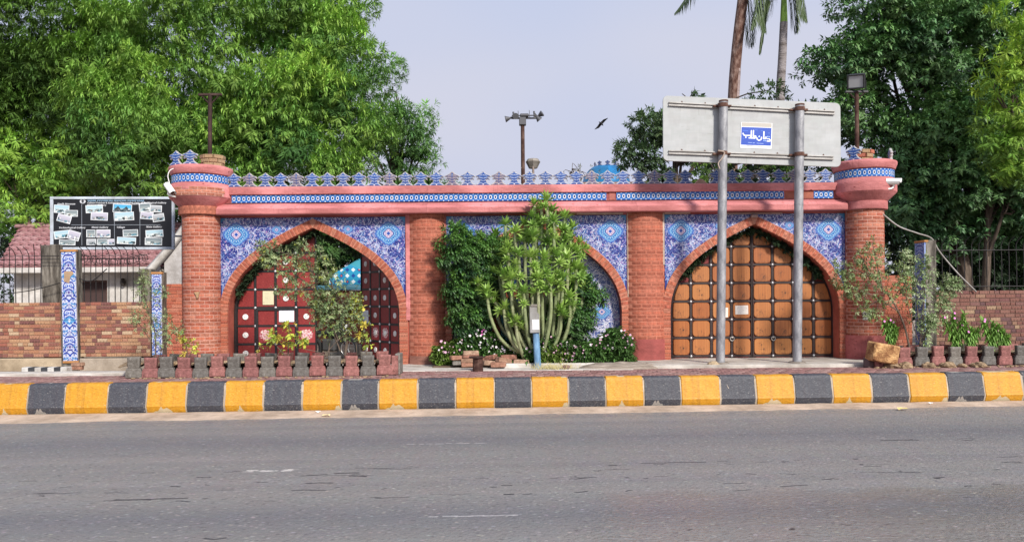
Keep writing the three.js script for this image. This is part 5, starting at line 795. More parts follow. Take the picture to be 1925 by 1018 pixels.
tree('bright_bush_tree', 'yellowish green bush tree showing between the road sign and the cresting', 1360, 24, [[1350, 322, 55, 26, 24, 0.7], [1450, 325, 60, 26, 24, 0.7], [1540, 320, 40, 30, 24, 0.7]], SPRAY_B, { ...OA, br: [0.25, 0.5], sprays: 150, tone: hue([[0.06, 0.15, 0.02], [0.2, 0.32, 0.04]]) }, [1380, 345], 0.1, 4);
tree('feathery_tree', 'pale thin feathery tree far behind the cresting left of the blue dome', 1080, 44, [[1082, 328, 34, 16, 44, 0.8]], SPRAY_A, { ...OA, boughs: 1.0, br: [0.4, 0.8], sprays: 26, tone: hue([[0.16, 0.18, 0.07], [0.30, 0.30, 0.14]]) }, [1085, 325], 0.08, 5);
// dark undergrowth behind the walls, one mass each
function mass(name, label, ells, geo, opt, pal, cat = 'undergrowth') { const e = ells[0], o = thing(name, label, cat, at(e[0], e[1], e[4]).setY(PAVE - 0.1), undefined, 'stuff'); scatter('foliage', o, geo, DULLLEAF, crownList(ells, o, { ...OB, ...opt, tone: hue(pal) })).userData.kind = 'stuff'; return o; }
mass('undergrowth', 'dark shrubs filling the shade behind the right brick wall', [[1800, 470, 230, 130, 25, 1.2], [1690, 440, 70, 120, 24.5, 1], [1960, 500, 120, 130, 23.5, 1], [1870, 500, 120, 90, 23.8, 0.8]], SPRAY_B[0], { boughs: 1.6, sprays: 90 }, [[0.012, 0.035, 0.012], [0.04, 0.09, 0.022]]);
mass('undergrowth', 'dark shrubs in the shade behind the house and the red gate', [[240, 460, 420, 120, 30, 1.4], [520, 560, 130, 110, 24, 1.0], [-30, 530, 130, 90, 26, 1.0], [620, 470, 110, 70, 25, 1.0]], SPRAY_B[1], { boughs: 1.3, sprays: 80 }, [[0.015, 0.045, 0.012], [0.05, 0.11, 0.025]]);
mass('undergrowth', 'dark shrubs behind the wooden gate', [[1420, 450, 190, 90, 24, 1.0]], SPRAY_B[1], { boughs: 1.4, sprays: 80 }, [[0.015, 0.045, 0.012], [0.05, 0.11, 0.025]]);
mass('treeline', 'far trees seen low between the nearer crowns', [[-300, 430, 500, 130, 60, 4], [2200, 430, 500, 160, 60, 4], [1650, 470, 300, 80, 55, 3]], SPRAY_C, { boughs: 0.3, br: [1, 2], sprays: 14, scale: 2.2 }, [[0.03, 0.07, 0.025], [0.08, 0.15, 0.05]], 'trees');
// leafy creeper along the inner edges of the gate arches
{
  const garland = (A, label, z, cond) => { const o = thing('creeper', label, 'creeper', V(gx(A.c), GB, -GD - z)), half = archHalf(A.w / 85 - 0.05, gy(V_SPRING), gy(V_APEX) - 0.05, 30), L = []; half.forEach(([x, y], i) => { for (const s of [-1, 1]) { if (!cond(s, i)) continue; for (let k = 0; k < 6; k++) { const g = rr(0.3, 0.9); L.push([V(s * x + rr(-0.06, 0.06), y + rr(-0.06, 0.05), rr(-0.12, 0.05)), V(-s * 0.4 + rr(-0.5, 0.5), rr(-1, 0.4), rr(-0.3, 0.9)).normalize(), rr(0.35, 0.62), 0.035 * g, 0.075 * g, 0.025 * g]); } } }); scatter('foliage', o, SPRAY_B[0], LEAFMAT, L); };
  garland(ARCHES[2], 'dark green leafy creeper along the inner edge of the wooden gate arch', 0.2, (s, i) => i > 11);
  garland(ARCHES[0], 'dark green leafy creeper along the inner edge of the red gate arch', 0.2, (s, i) => s < 0 ? i > 6 : i > 20);
}
// two palms
function palm(label, pts, d, r, m, crownshaft, fronds, top) {
  const P = pts.map(([x, y]) => at(x, y, d)), o = thing('palm_tree', label, 'palm tree', V(P[0].x, PAVE, -d)); const loc = P.map((p) => p.clone().sub(o.position)); loc[0].y = 0;
  mesh('trunk', taperTube(loc, r[0], r[1], 14, 30), m, o); const T = loc[loc.length - 1];
  if (crownshaft) mesh('crownshaft', taperTube([T, T.clone().add(V(0.02, 1.6, 0))], r[1] * 0.98, r[1] * 0.6, 12, 4), mat(0.20, 0.34, 0.06), o);
  const hub = T.clone().add(V(0, crownshaft ? 1.5 : 0.1, 0)), FM = mat(0.07, 0.11, 0.035, { roughness: 0.5 });
  for (const [ex, ey, ed, lift] of fronds) { const e = at(ex, ey, d + ed).sub(o.position), mid = hub.clone().lerp(e, 0.5).add(V(0, lift, 0)), c = new THREE.CatmullRomCurve3([hub, mid, e]), Q = []; const n = 60;
    for (let i = 3; i < n; i++) { const t = i / n, p = c.getPointAt(t), tg = c.getTangentAt(t), sd = V().crossVectors(tg, V(0, 1, 0)).normalize(), l = 1.15 * Math.sin(Math.PI * Math.min(1, t * 0.85 + 0.12)); for (const s of [-1, 1]) leafTris(Q, p, sd.clone().multiplyScalar(s * 0.55).add(V(0, -0.75, 0)).addScaledVector(tg, 0.6).add(randDir().multiplyScalar(0.12)).normalize(), l * rr(0.85, 1.1), 0.055, V(0, 1, 0.3).normalize(), 0.15); }
    const g = new THREE.BufferGeometry(); g.setAttribute('position', new THREE.Float32BufferAttribute(Q, 3)); g.computeVertexNormals(); mesh('frond', join([g, taperTube([hub, mid, e], 0.045, 0.012, 5, 12)]), FM, o); }
  return o;
}
const PB = mat(0.30, 0.27, 0.27, { map: noiseTex(256, [2, 5, 40, 90], 91, [0.72, 0.70, 0.68], [1, 1, 1], 0.8, 0.5, 2.4), bumpMap: noiseTex(256, [6, 20, 60], 92, [0, 0, 0], [1, 1, 1], 0.8, 0.3, 2), bumpScale: 0.03 }), PB2 = mat(0.34, 0.25, 0.21, { map: RUST, bumpMap: BARK, bumpScale: 0.03 });
const palm1 = palm('tall palm with a reddish brown shaggy trunk behind the road sign', [[1374, 690], [1379, 185], [1386, 90], [1399, -20]], 36, [0.28, 0.23], PB2, false, [[1268, 26, 1, 1.2], [1330, -60, -2, 1.5], [1420, -110, 2, 1.2], [1412, 88, 1, 1.0], [1440, 60, -1, 1.2], [1480, -70, -1, 1.5], [1340, -20, 2.5, 1.2]]);
{ const L = [[1374, 690], [1375, 320], [1380, 183]].map(([x, y]) => at(x, y, 36).sub(palm1.position)); L[0].y = 0.0; mesh('lower_trunk', taperTube([...L, at(1383, 130, 36).sub(palm1.position)], 0.282, 0.235, 14, 16), mat(0.40, 0.31, 0.30, { map: PB.map, bumpMap: PB.bumpMap, bumpScale: 0.02 }), palm1); }
palm('tall palm with a smooth grey ringed trunk and green crownshaft behind the road sign', [[1463, 690], [1467, 185], [1471, 110], [1474, 42]], 36, [0.29, 0.17], PB, true, [[1428, 100, 0.5, 1.3], [1412, 55, -1, 1.4], [1498, 62, 0.5, 1.4], [1518, 40, -1, 1.2], [1400, -90, 2, 1.4], [1560, -100, 1.5, 1.4], [1470, -190, -1, 0.4], [1440, 40, 2, 1.5]]);

// euphorbia in the flower bed: candelabra stems with leaf rosettes
{
  const d = 16.95, b = at(1012, 672, d), o = thing('euphorbia', 'large candelabra euphorbia with pale green stems and leaf rosettes in the flower bed', 'cactus', V(b.x, 0.5, -d));
  const SM = [[0.34, 0.41, 0.20], [0.30, 0.37, 0.18], [0.39, 0.43, 0.24]].map((c) => mat(...c, { map: noiseTex(128, [3, 8, 30, 64], 95, [0.72, 0.7, 0.66], [1, 1, 1], 3), bumpMap: BUMP, bumpScale: 0.01, roughness: 0.7 })), BASE = mat(0.36, 0.29, 0.22, { map: BARK, bumpMap: BARK, bumpScale: 0.015 });
  const ros = [0, 1, 2].map((q) => { const P = [], r = mulberry(880 + q); for (let i = 0; i < 22; i++) { const a = i * 2.4, el = 0.1 + 1.15 * (i / 22), dd = V(Math.cos(a) * Math.cos(el), Math.sin(el), Math.sin(a) * Math.cos(el)); leafTris(P, V(0, 0.02 * i / 22, 0), dd, 0.16 + 0.05 * r(), 0.055, V(0, 1, 0.01).normalize(), 0.25 * (1 - i / 22), 0.3); } const g = new THREE.BufferGeometry(); g.setAttribute('position', new THREE.Float32BufferAttribute(P, 3)); g.computeVertexNormals(); g.setAttribute('uv', new THREE.Float32BufferAttribute(new Float32Array(P.length / 3 * 2), 2)); return g; });
  const RM = [[0.29, 0.46, 0.085], [0.23, 0.39, 0.075], [0.34, 0.50, 0.11]].map((c) => new THREE.MeshPhysicalMaterial({ color: new THREE.Color().setRGB(...c), roughness: 0.5, transmission: 0.2, thickness: 0, side: THREE.DoubleSide }));
  // stem tips in the picture, with depth; roots gather at the foot
  const tips = [[1018, 388, 0], [1042, 412, .3], [968, 432, .2], [987, 418, -.3], [1003, 440, .4], [1030, 440, -.2], [1056, 432, .1], [1072, 446, -.2], [955, 460, .4], [935, 470, 0], [975, 475, .5], [998, 478, .6], [1022, 482, .6], [1047, 478, .5], [1068, 482, .3], [1085, 470, 0], [945, 512, .5], [962, 520, .6], [1083, 500, .3], [1060, 520, .6], [920, 500, -.1], [908, 470, -.3], [930, 440, -.4], [1012, 520, .7], [1035, 528, .7], [985, 545, .7], [947, 575, .5], [1072, 555, .5], [952, 400 + 45, -.4], [1090, 452, -.3], [1076, 425, -.4], [1010, 415, -.5], [898, 528, .3], [915, 545, .45], [1095, 520, .1], [970, 600, .6], [1055, 580, .55], [1037, 392, -.2], [1028, 372, .05], [1005, 380, -.1], [950, 418, -.1], [905, 445, 0], [1062, 405, .1]];
  tips.forEach(([x, y, dz], i) => {
    const e = at(x, y + 6, d - dz).sub(o.position), rx = (i % 7 - 3) * 0.075 + e.x * 0.12, rz = dz * 0.35, k = Math.min(1, Math.abs(e.x) * 0.5);
    const s = V(rx, 0.12, rz), m1 = V(e.x * (0.62 + 0.1 * k) + rx * 0.2, e.y * 0.30 + 0.05, rz + dz * 0.3), m2 = V(e.x * 0.93 + rr(-0.03, 0.03), e.y * 0.66, dz * 0.9 + rr(-0.05, 0.05)), low = x < 910 ? [s, V(e.x * 0.45, e.y * 0.55, dz * 0.5), e] : [s, m1, m2, e];
    const st = mesh('stem', taperTube(low, i < 30 ? 0.046 : 0.04, 0.033, 7, 16), SM[i % 3], o);
    const q = mesh('leaf_rosette', ros[i % 3], RM[i % 3], o, e); q.rotation.set(rr(-0.3, 0.3), rr(0, 6), rr(-0.3, 0.3)); q.scale.setScalar(rr(1.1, 1.5));
    for (let kk = 0; kk < (y < 490 ? 3 : 2); kk++) { const h = low.length - 1, p = low[h].clone().lerp(low[h - 1], rr(0.1, 0.24) + kk * 0.2).add(V(rr(-0.12, 0.12), 0, rr(0, 0.1))); const q2 = mesh('leaf_rosette', ros[(i + 1) % 3], RM[(i + 1) % 3], o, p); q2.rotation.set(rr(-0.7, 0.7), rr(0, 6), rr(-0.7, 0.7)); q2.scale.setScalar(rr(0.7, 1.1)); }
  });
  mesh('trunk', join([taperTube([V(0.0, -0.1, 0), V(0.02, 0.25, 0), V(0.1, 0.6, 0.05)], 0.2, 0.09, 9, 8, 0.06), taperTube([V(0.12, 0.1, 0.1), V(0.3, 0.5, 0.15), V(0.42, 0.85, 0.15)], 0.11, 0.06, 8, 8), taperTube([V(-0.1, 0.1, 0.05), V(-0.35, 0.4, 0.1), V(-0.55, 0.8, 0.1)], 0.1, 0.055, 8, 8)]), BASE, o);
}
// dark ficus bushes on either side of it
const BUSHP = [[0.025, 0.085, 0.022], [0.13, 0.29, 0.05]];
function bush(label, px, d, ells, opt = {}) { const b = at(px, 690, d), o = thing('ficus_bush', label, 'bush', V(b.x, 0.5, -d)); mesh('stem', join([0, 1, 2].map((i) => taperTube([V(i * 0.1 - 0.1, 0, 0), V(i * 0.12 - 0.12, 0.7, 0.03), V((i - 1) * 0.3, 1.3, 0)], 0.045, 0.02, 6, 6))), WOODBARK, o); scatter('foliage', o, SPRAY_B[1], GLOSSLEAF, crownList(ells, o, { ...OB, boughs: 34, br: [0.13, 0.28], sprays: 620, scale: 0.62, lift: -0.3, tone: hue(BUSHP), ...opt })); return o; }
bush('dark glossy ficus bush left of the euphorbia, wider at its top', 880, 17.15, [[868, 478, 44, 44, 17.0, 0.4], [908, 490, 40, 46, 17.2, 0.4], [886, 555, 36, 60, 17.15, 0.4], [890, 605, 32, 28, 17.15, 0.35]]);
bush('dark glossy ficus bush low on the right of the euphorbia', 1085, 17.15, [[1096, 572, 30, 44, 17.15, 0.35], [1070, 600, 38, 36, 17.15, 0.35], [1085, 535, 22, 28, 17.15, 0.25]]);
// periwinkle bed
{
  const o = thing('flower_bed', 'low flower bed of periwinkles with pink and white blossoms at the foot of the euphorbia', 'flower bed', V(at(1005, 680, 17).x, 0.5, -17), undefined, 'stuff');
  const L = [], FL = [[], [], []], bedTop = (px) => 640 - 12 * Math.sin(px * 0.05) - 8 * Math.sin(px * 0.021 + 2);
  for (let i = 0; i < 5200; i++) { const px = rr(820, 1186), d = rr(px < 990 ? 16.85 : 16.58, 17.4), edge = Math.min(1, Math.min(px - 812, 1194 - px) / 40), top = bedTop(px) + (1 - edge) * 22, py = top + (684 - top) * Math.pow(R(), 0.8), p = at(px, py, d).sub(o.position); if (p.y < 0.0) p.y = rr(0.02, 0.1); const yel = (px < 860 || (px > 1010 && px < 1070 && py > 655)) ? 1.9 : 1, g = rr(0.5, 1.25); L.push([p, V(rr(-0.7, 0.7), rr(0.1, 1), rr(-0.1, 1)).normalize(), rr(0.45, 0.8), 0.085 * g * yel, 0.19 * g * Math.sqrt(yel), 0.04 * g]); }
  scatter('foliage', o, SPRAY_B[0], LEAFMAT, L);
  const fg = (() => { const P = []; for (let k = 0; k < 5; k++) { const a = k * 1.2566; leafTris(P, V(0, 0, 0), V(Math.cos(a), Math.sin(a), 0.15).normalize(), 0.042, 0.045, V(0, 0, 1), -0.05, 0.0); } const g = new THREE.BufferGeometry(); g.setAttribute('position', new THREE.Float32BufferAttribute(P, 3)); g.computeVertexNormals(); return g; })();
  const C = [[0.62, 0.36, 0.48], [0.66, 0.60, 0.62], [0.56, 0.12, 0.38]];
  for (let i = 0; i < 210; i++) { const px = rr(822, 1190), t = Math.pow(R(), 1.5), top = bedTop(px) - 3, py = top + t * 40, p = at(px, py, px < 990 ? rr(16.72, 16.82) : rr(16.5, 16.62)).sub(o.position); const c = px > 900 && px < 945 && t < 0.3 && R() < 0.5 ? C[2] : px > 870 && px < 960 ? C[1] : R() < 0.7 ? C[0] : C[1]; FL[0].push([p, V(rr(-0.4, 0.4), rr(0, 0.7), 1).normalize(), rr(0.4, 0.8), ...c]); }
  scatter('blossoms', o, fg, mat(1, 1, 1, { roughness: 0.7 }), FL[0]);
  structure('soil', boxUV(bx(at(815, 680, 17).x, at(1180, 680, 17).x, 0.42, 0.545, -17.64, -16.62, 0.03)), grainy(0.13, 0.09, 0.06), 'dark soil of the flower bed');
  structure('bed_kerb', boxUV(bx(at(940, 690, 16.6).x, at(1172, 690, 16.6).x, 0.42, 0.60, -16.58, -16.44, 0.03)), CONC_W, 'pale concrete edge of the flower bed');
  // sand heaped over its right end
  const g = new THREE.SphereGeometry(1, 24, 10, 0, 6.2832, 0, 1.571).scale(0.85, 0.13, 0.35), p = g.attributes.position, nz = new ImprovedNoise(); for (let i = 0; i < p.count; i++) p.setY(i, p.getY(i) * (1 + 0.3 * nz.noise(p.getX(i) * 3, 0, p.getZ(i) * 6))); g.computeVertexNormals();
  solo('sand_heap', g, mat(0.47, 0.40, 0.33, { map: GRAIN_FINE, bumpMap: BUMP, bumpScale: 0.01 }), 'grey-brown sand heaped against the right end of the bed edge', 'sand', V(at(1165, 690, 16.4).x, 0.5, -16.32), undefined, 'stuff');
  // flowering plant builder for the ones standing alone
  const single = (label, px, py, h, d, nst, pink) => { const b = at(px, py, d), q = thing('periwinkle_plant', label, 'plant', V(b.x, b.y, -d), 'single periwinkle plants in the right planter'), st = [], LL = [], F2 = []; for (let k = 0; k < nst; k++) { const e = V(((k + 0.5) / nst - 0.5) * 0.85 * h + rr(-0.04, 0.04), h * rr(0.6, 1.0), rr(-0.1, 0.1)); st.push(taperTube([V(0, 0, 0), V(e.x * 0.4, e.y * 0.5, 0), e], 0.012, 0.006, 5, 6)); for (let j = 0; j < 40; j++) { const t = 0.08 + 0.92 * j / 40, p = V(e.x * t, e.y * t, e.z * t), a = j * 1.9; const g2 = rr(0.8, 1.5); LL.push([p, V(Math.cos(a), 0.35, Math.sin(a) * 0.7 + 0.3).normalize(), rr(0.5, 0.85), 0.15 * g2, 0.29 * g2, 0.05 * g2]); } if (k < pink) F2.push([e.clone().add(V(0, 0.02, 0.06)), V(0.1, 0.3, 1).normalize(), 0.7, 0.66, 0.2, 0.5]); } mesh('stem', join(st), mat(0.13, 0.18, 0.05), q); scatter('foliage', q, sprayLite, LEAFMAT, LL); scatter('blossom', q, fg, mat(1, 1, 1, { roughness: 0.7 }), F2); };
  const sprayLite = sprayGeo(861, 4, 0.9, 0.16, 0.06, 0.25, 0.04);
  single('leafy periwinkle with a magenta blossom, tallest before the right brick wall', 1797, 655, 0.75, 16.6, 5, 3); single('pink-flowered periwinkle nearest the red wall stub', 1676, 648, 0.55, 16.6, 4, 3); single('low bright green periwinkle right of the tallest one', 1826, 655, 0.48, 16.55, 5, 2); single('thin periwinkle with two pink blossoms towards the right edge', 1864, 655, 0.62, 16.6, 4, 2); single('small yellow-green periwinkle at the right end of the row of four', 1884, 655, 0.36, 16.6, 3, 1);
}
// saplings
function sapling(name, label, foot, d, branches, r0, leaf, tint, opt = {}) {
  const b = at(foot[0], foot[1], d), o = thing(name, label, 'sapling', V(b.x, b.y, -d)), st = [], L = [];
  for (const [pts, n, spread, lastOnly] of branches) { const P = pts.map(([x, y, z]) => at(x, y, d - (z || 0)).sub(o.position)), c = P.length > 2 ? new THREE.CatmullRomCurve3(P) : new THREE.LineCurve3(...P); st.push(taperTube(P, pts === branches[0][0] ? r0 : r0 * 0.55, 0.006, 6, 12));
    for (let i = 0; i < n; i++) { const t = (lastOnly ?? 0.25) + (1 - (lastOnly ?? 0.25)) * Math.pow(R(), 0.8), p = c.getPoint(t), q = randDir(), e = spread * (0.4 + 0.8 * Math.sin(Math.PI * Math.min(1, t))) * Math.cbrt(R()); const e2 = p.clone().addScaledVector(q, e); if (R() < 0.12) st.push(taperTube([p, p.clone().lerp(e2, 0.6).add(V(0, 0.03, 0)), e2], 0.006, 0.003, 4, 4)); const g = rr(0.6, 1.45), k = pick(tint); L.push([e2, q.clone().add(V(0, rr(-0.6, 0.4), 0.4)).normalize(), rr(0.7, 1.2) * (opt.s || 1), k[0] * g, k[1] * g, k[2] * g]); } }
  mesh('stem', join(st), mat(0.33, 0.25, 0.19, { map: BARK }), o); scatter('foliage', o, leaf, LEAFMAT, L); return o;
}
const SPRAY_S = sprayGeo(871, 6, 0.95, 0.062, 0.03, 0.2, 0.08), SPRAY_M = sprayGeo(872, 5, 0.9, 0.12, 0.065, 0.3, 0.08);
const GREY = [[0.24, 0.30, 0.13], [0.19, 0.27, 0.12], [0.32, 0.37, 0.19]], YG = [[0.46, 0.50, 0.07], [0.34, 0.44, 0.07], [0.55, 0.46, 0.08]];
sapling('sapling', 'leaning grey-green sapling before the red gate', [648, 668], 15.35, [
  [[[648, 668], [655, 610], [640, 560], [600, 520], [545, 478]], 240, 0.34, 0.25], [[[640, 600], [600, 555], [560, 520], [520, 490], [478, 480]], 150, 0.22, 0.3], [[[652, 640], [640, 590], [625, 540], [600, 470]], 120, 0.24], [[[650, 650], [665, 600], [662, 560]], 130, 0.2], [[[640, 660], [610, 590], [590, 560]], 170, 0.26], [[[636, 640], [620, 600], [615, 565]], 130, 0.26], [[[600, 530], [560, 545], [515, 545]], 70, 0.13], [[[548, 480], [515, 470], [485, 462]], 60, 0.12], [[[590, 520], [575, 480], [560, 455]], 60, 0.14]], 0.03, SPRAY_S, [...GREY, ...GREY, [0.12, 0.18, 0.05], [0.26, 0.3, 0.05]]);
sapling('sapling', 'small yellow-leaved sapling low before the red gate', [541, 680], 15.3, [[[[541, 680], [542, 640], [544, 610]], 22, 0.16, 0.3], [[[541, 672], [520, 650], [510, 625]], 22, 0.11, 0.4], [[[541, 674], [560, 645], [566, 628]], 18, 0.1, 0.4]], 0.014, SPRAY_M, YG, { s: 0.85 });
sapling('sapling', 'broad-leaved yellow-green shoot right of the grey-green sapling', [690, 680], 15.4, [[[[690, 680], [686, 640], [684, 600]], 16, 0.08, 0.4], [[[672, 680], [668, 620], [672, 560]], 26, 0.10, 0.5]], 0.012, SPRAY_M, YG, { s: 0.9 });
sapling('dry_twigs', 'bare pale twigs in the left planter beside the grey-green sapling', [622, 690], 15.3, [[[[622, 690], [618, 660], [622, 632]], 0, 0], [[[616, 670], [600, 662], [570, 655], [520, 640], [498, 655]], 0, 0], [[[616, 660], [632, 642], [645, 632]], 0, 0], [[[600, 690], [610, 668], [575, 672]], 0, 0], [[[505, 690], [520, 670], [530, 655]], 0.0, 0], [[[480, 690], [482, 664], [488, 648]], 3, 0.05]], 0.014, SPRAY_M, YG, { s: 0.6 });
sapling('sapling', 'sparse leggy shoot in front of the left tower foot', [352, 682], 15.25, [[[[352, 682], [350, 655], [342, 632]], 16, 0.09, 0.3], [[[352, 676], [362, 655], [364, 640]], 14, 0.08, 0.3]], 0.012, SPRAY_M, YG, { s: 0.62 });
sapling('sapling', 'wispy grey-green shrub climbing over the short tiled post', [292, 682], 15.25, [[[[292, 682], [290, 620], [272, 560], [268, 515]], 150, 0.2, 0.3], [[[296, 680], [310, 630], [305, 590]], 80, 0.2, 0.3], [[[290, 650], [262, 610], [248, 590]], 46, 0.12, 0.3], [[[300, 660], [325, 625], [345, 612]], 30, 0.12, 0.3], [[[285, 560], [300, 545], [312, 548]], 26, 0.1, 0.3]], 0.014, SPRAY_S, [...GREY, [0.2, 0.2, 0.09]], { s: 0.8 });
sapling('sapling', 'leaning sparse sapling in front of the right tower', [1712, 662], 16.35, [[[[1712, 662], [1700, 610], [1675, 560], [1640, 520], [1612, 470]], 120, 0.2, 0.5], [[[1690, 585], [1650, 560], [1600, 540], [1575, 525]], 130, 0.2, 0.35], [[[1660, 545], [1650, 500], [1640, 455]], 100, 0.22, 0.3], [[[1680, 565], [1700, 540], [1690, 500]], 60, 0.22, 0.3], [[[1660, 560], [1620, 585], [1650, 590]], 60, 0.16, 0.3], [[[1640, 520], [1600, 505], [1572, 500]], 60, 0.14, 0.3]], 0.022, SPRAY_S, [...GREY, [0.2, 0.26, 0.07], [0.16, 0.22, 0.08]], { s: 1.05 });
sapling('sapling', 'upright pale-leaved shrub before the blue tiled post at the right', [1728, 665], 16.4, [[[[1728, 665], [1735, 600], [1740, 540], [1742, 480]], 170, 0.22, 0.2], [[[1730, 650], [1760, 590], [1785, 545], [1800, 530]], 120, 0.16, 0.3], [[[1730, 640], [1770, 580], [1782, 520]], 80, 0.14, 0.4], [[[1726, 640], [1705, 560], [1700, 500]], 90, 0.2, 0.3], [[[1728, 620], [1720, 520], [1702, 470]], 70, 0.16, 0.4], [[[1732, 650], [1745, 620], [1752, 600]], 90, 0.16, 0.1]], 0.016, SPRAY_S, [[0.28, 0.36, 0.17], [0.2, 0.29, 0.12], [0.36, 0.42, 0.24]], { s: 1.05 });

// ---------------------------------------------------------------- planter edging of upright paving blocks
const BLK_RED = [[0.40, 0.165, 0.15], [0.44, 0.19, 0.17], [0.36, 0.15, 0.14]].map((c) => grainy(...c, { map: GRAIN_FINE, bumpScale: 0.008 })), BLK_GREY = [[0.24, 0.225, 0.20], [0.28, 0.26, 0.23], [0.20, 0.19, 0.175]].map((c) => grainy(...c, { map: GRAIN_FINE, bumpScale: 0.008 }));
const dumb = [[-0.165, 0], [0.165, 0], [0.168, 0.11], [0.14, 0.185], [0.115, 0.205], [0.128, 0.38], [0.118, 0.395], [-0.118, 0.395], [-0.128, 0.38], [-0.115, 0.205], [-0.14, 0.185], [-0.168, 0.11]].map(([x, y]) => [x * 0.93, y]);
const dumbGeo = [0, 1].map((q) => { // the head is set back a little behind a crease
  return boxUV(join([extrude(dumb.map(([x, y]) => [x, y]).filter(([, y]) => y < 0.19).concat([]), 0.1, 0.014), extrude([[-0.108, 0.178], [0.108, 0.178], [0.122, 0.39 - q * 0.01], [-0.122, 0.39]], 0.096, 0.012).translate(0, 0, 0.001)]));
});
function edging(label, x0px, x1px, d0, d1, yTop, step, firstRed, skip = []) {
  const o = thing('planter_edging', label, 'planter edging', V(0, 0, 0)); let k = 0;
  for (let px = x0px; px <= x1px; px += step, k++) { if (skip.includes(k)) continue; const t = (px - x0px) / Math.max(1, x1px - x0px), d = d0 + (d1 - d0) * t, p = at(px, 690, d), red = (k + firstRed) % 2; const m = mesh('edging_block', dumbGeo[k % 2], pick(red ? BLK_RED : BLK_GREY), o, V(p.x, yTop - 0.395 + rr(-0.012, 0.012), -d - 0.1 + rr(-0.012, 0.012)), undefined); m.rotation.set(rr(-0.035, 0.02), Math.atan2(d1 - d0, (x1px - x0px) * d0 / F) + rr(-0.06, 0.06), rr(-0.025, 0.025)); m.scale.set(rr(0.94, 1.02), 1, 1); }
  return o;
}
edging('front row of upright paving blocks edging the left planter', 248, 727, 14.9, 15.15, 0.895, 31.6, 0);
edging('back row of upright paving blocks of the left planter, nearer the gateway', 298, 735, 15.75, 15.95, 0.9, 30, 1);
edging('front row of red and grey upright paving blocks edging the right planter', 1703, 1960, 16.1, 16.3, 0.905, 31.5, 1);
edging('back row of upright paving blocks of the right planter, mostly hidden by plants', 1688, 1960, 16.8, 16.95, 0.9, 31, 0);
{ const o = thing('planter_edging', 'pale pink end block closing the left planter beside the open gate', 'planter edging'); const p = at(741, 690, 15.3); const m = mesh('edging_block', chamferBox(0.1, 0.4, 0.42, 0.012), BLK_GREY[1], o, V(p.x + 0.06, 0.7, -15.5)); mesh('edging_block', chamferBox(0.12, 0.36, 0.12, 0.012), BLK_RED[1], o, V(p.x + 0.02, 0.69, -15.24)); }
{ // earth in the planters, heaped and uneven
  const heap = (x0, x1, z0, z1, y, label, sl) => { const g = new THREE.PlaneGeometry(x1 - x0, z1 - z0, 120, 10).rotateX(-Math.PI / 2), p = g.attributes.position, nz = new ImprovedNoise(); for (let i = 0; i < p.count; i++) p.setZ(i, p.getZ(i) - sl * p.getX(i)), p.setY(i, 0.07 * nz.noise(p.getX(i) * 2.2, 1, p.getZ(i) * 3) + 0.05 * nz.noise(p.getX(i) * 7, 4, p.getZ(i) * 8)); g.computeVertexNormals(); for (let i = 0; i < p.count; i++) g.attributes.uv.setXY(i, p.getX(i), p.getZ(i)); const m = structure('soil', g, grainy(0.36, 0.26, 0.16, { map: GRAIN_FINE, bumpScale: 0.02 }), label, V((x0 + x1) / 2, y, (z0 + z1) / 2)); };
  heap(at(236, 690, 15.3).x, at(742, 690, 15.3).x, -15.95, -15.12, 0.74, 'dry earth in the left planter', 0.052); heap(at(1690, 690, 16.4).x, at(2010, 690, 16.4).x, -17.0, -16.32, 0.76, 'dry earth in the right planter', 0.06);
  const clod = (n, fx, fd, y0, label, name, sz, m, sl) => { const g = []; for (let i = 0; i < n; i++) { const px = rr(...fx), d = rr(...fd) + (sl || 0) * (px - fx[0]) / (fx[1] - fx[0]), p = at(px, 690, d), s = rr(...sz), q = new THREE.IcosahedronGeometry(s, 1), a = q.attributes.position, nz = new ImprovedNoise(); for (let k = 0; k < a.count; k++) { const f = 1 + 0.5 * nz.noise(a.getX(k) / s * 1.3 + i, a.getY(k) / s * 1.3, a.getZ(k) / s * 1.3); a.setXYZ(k, a.getX(k) * f * 1.25, a.getY(k) * f * 0.7, a.getZ(k) * f); } g.push(boxUV(q.rotateY(rr(0, 6)).translate(p.x, y0 + s * 0.3, -d))); } const o = solo(name, join(g), m, label, 'rubble', V(0, 0, 0), undefined, 'stuff'); };
  const TANS = grainy(0.52, 0.37, 0.22, { map: GRAIN_FINE, bumpScale: 0.02 });
  clod(60, [240, 740], [15.1, 15.35], 0.72, 'small clods of pale earth between the blocks of the left planter', 'earth_clods', [0.025, 0.07], TANS, 0.25);
  clod(14, [1672, 1850], [15.85, 16.05], 0.5, 'tan lumps of rubble lying in front of the right planter', 'rubble', [0.05, 0.13], TANS);
  clod(90, [240, 760], [14.75, 14.95], 0.5, 'crumbs of earth along the foot of the left planter', 'earth_crumbs', [0.008, 0.03], TANS);
  clod(70, [1640, 2000], [15.75, 16.1], 0.5, 'crumbs of earth along the foot of the right planter', 'earth_crumbs', [0.008, 0.035], TANS);
}
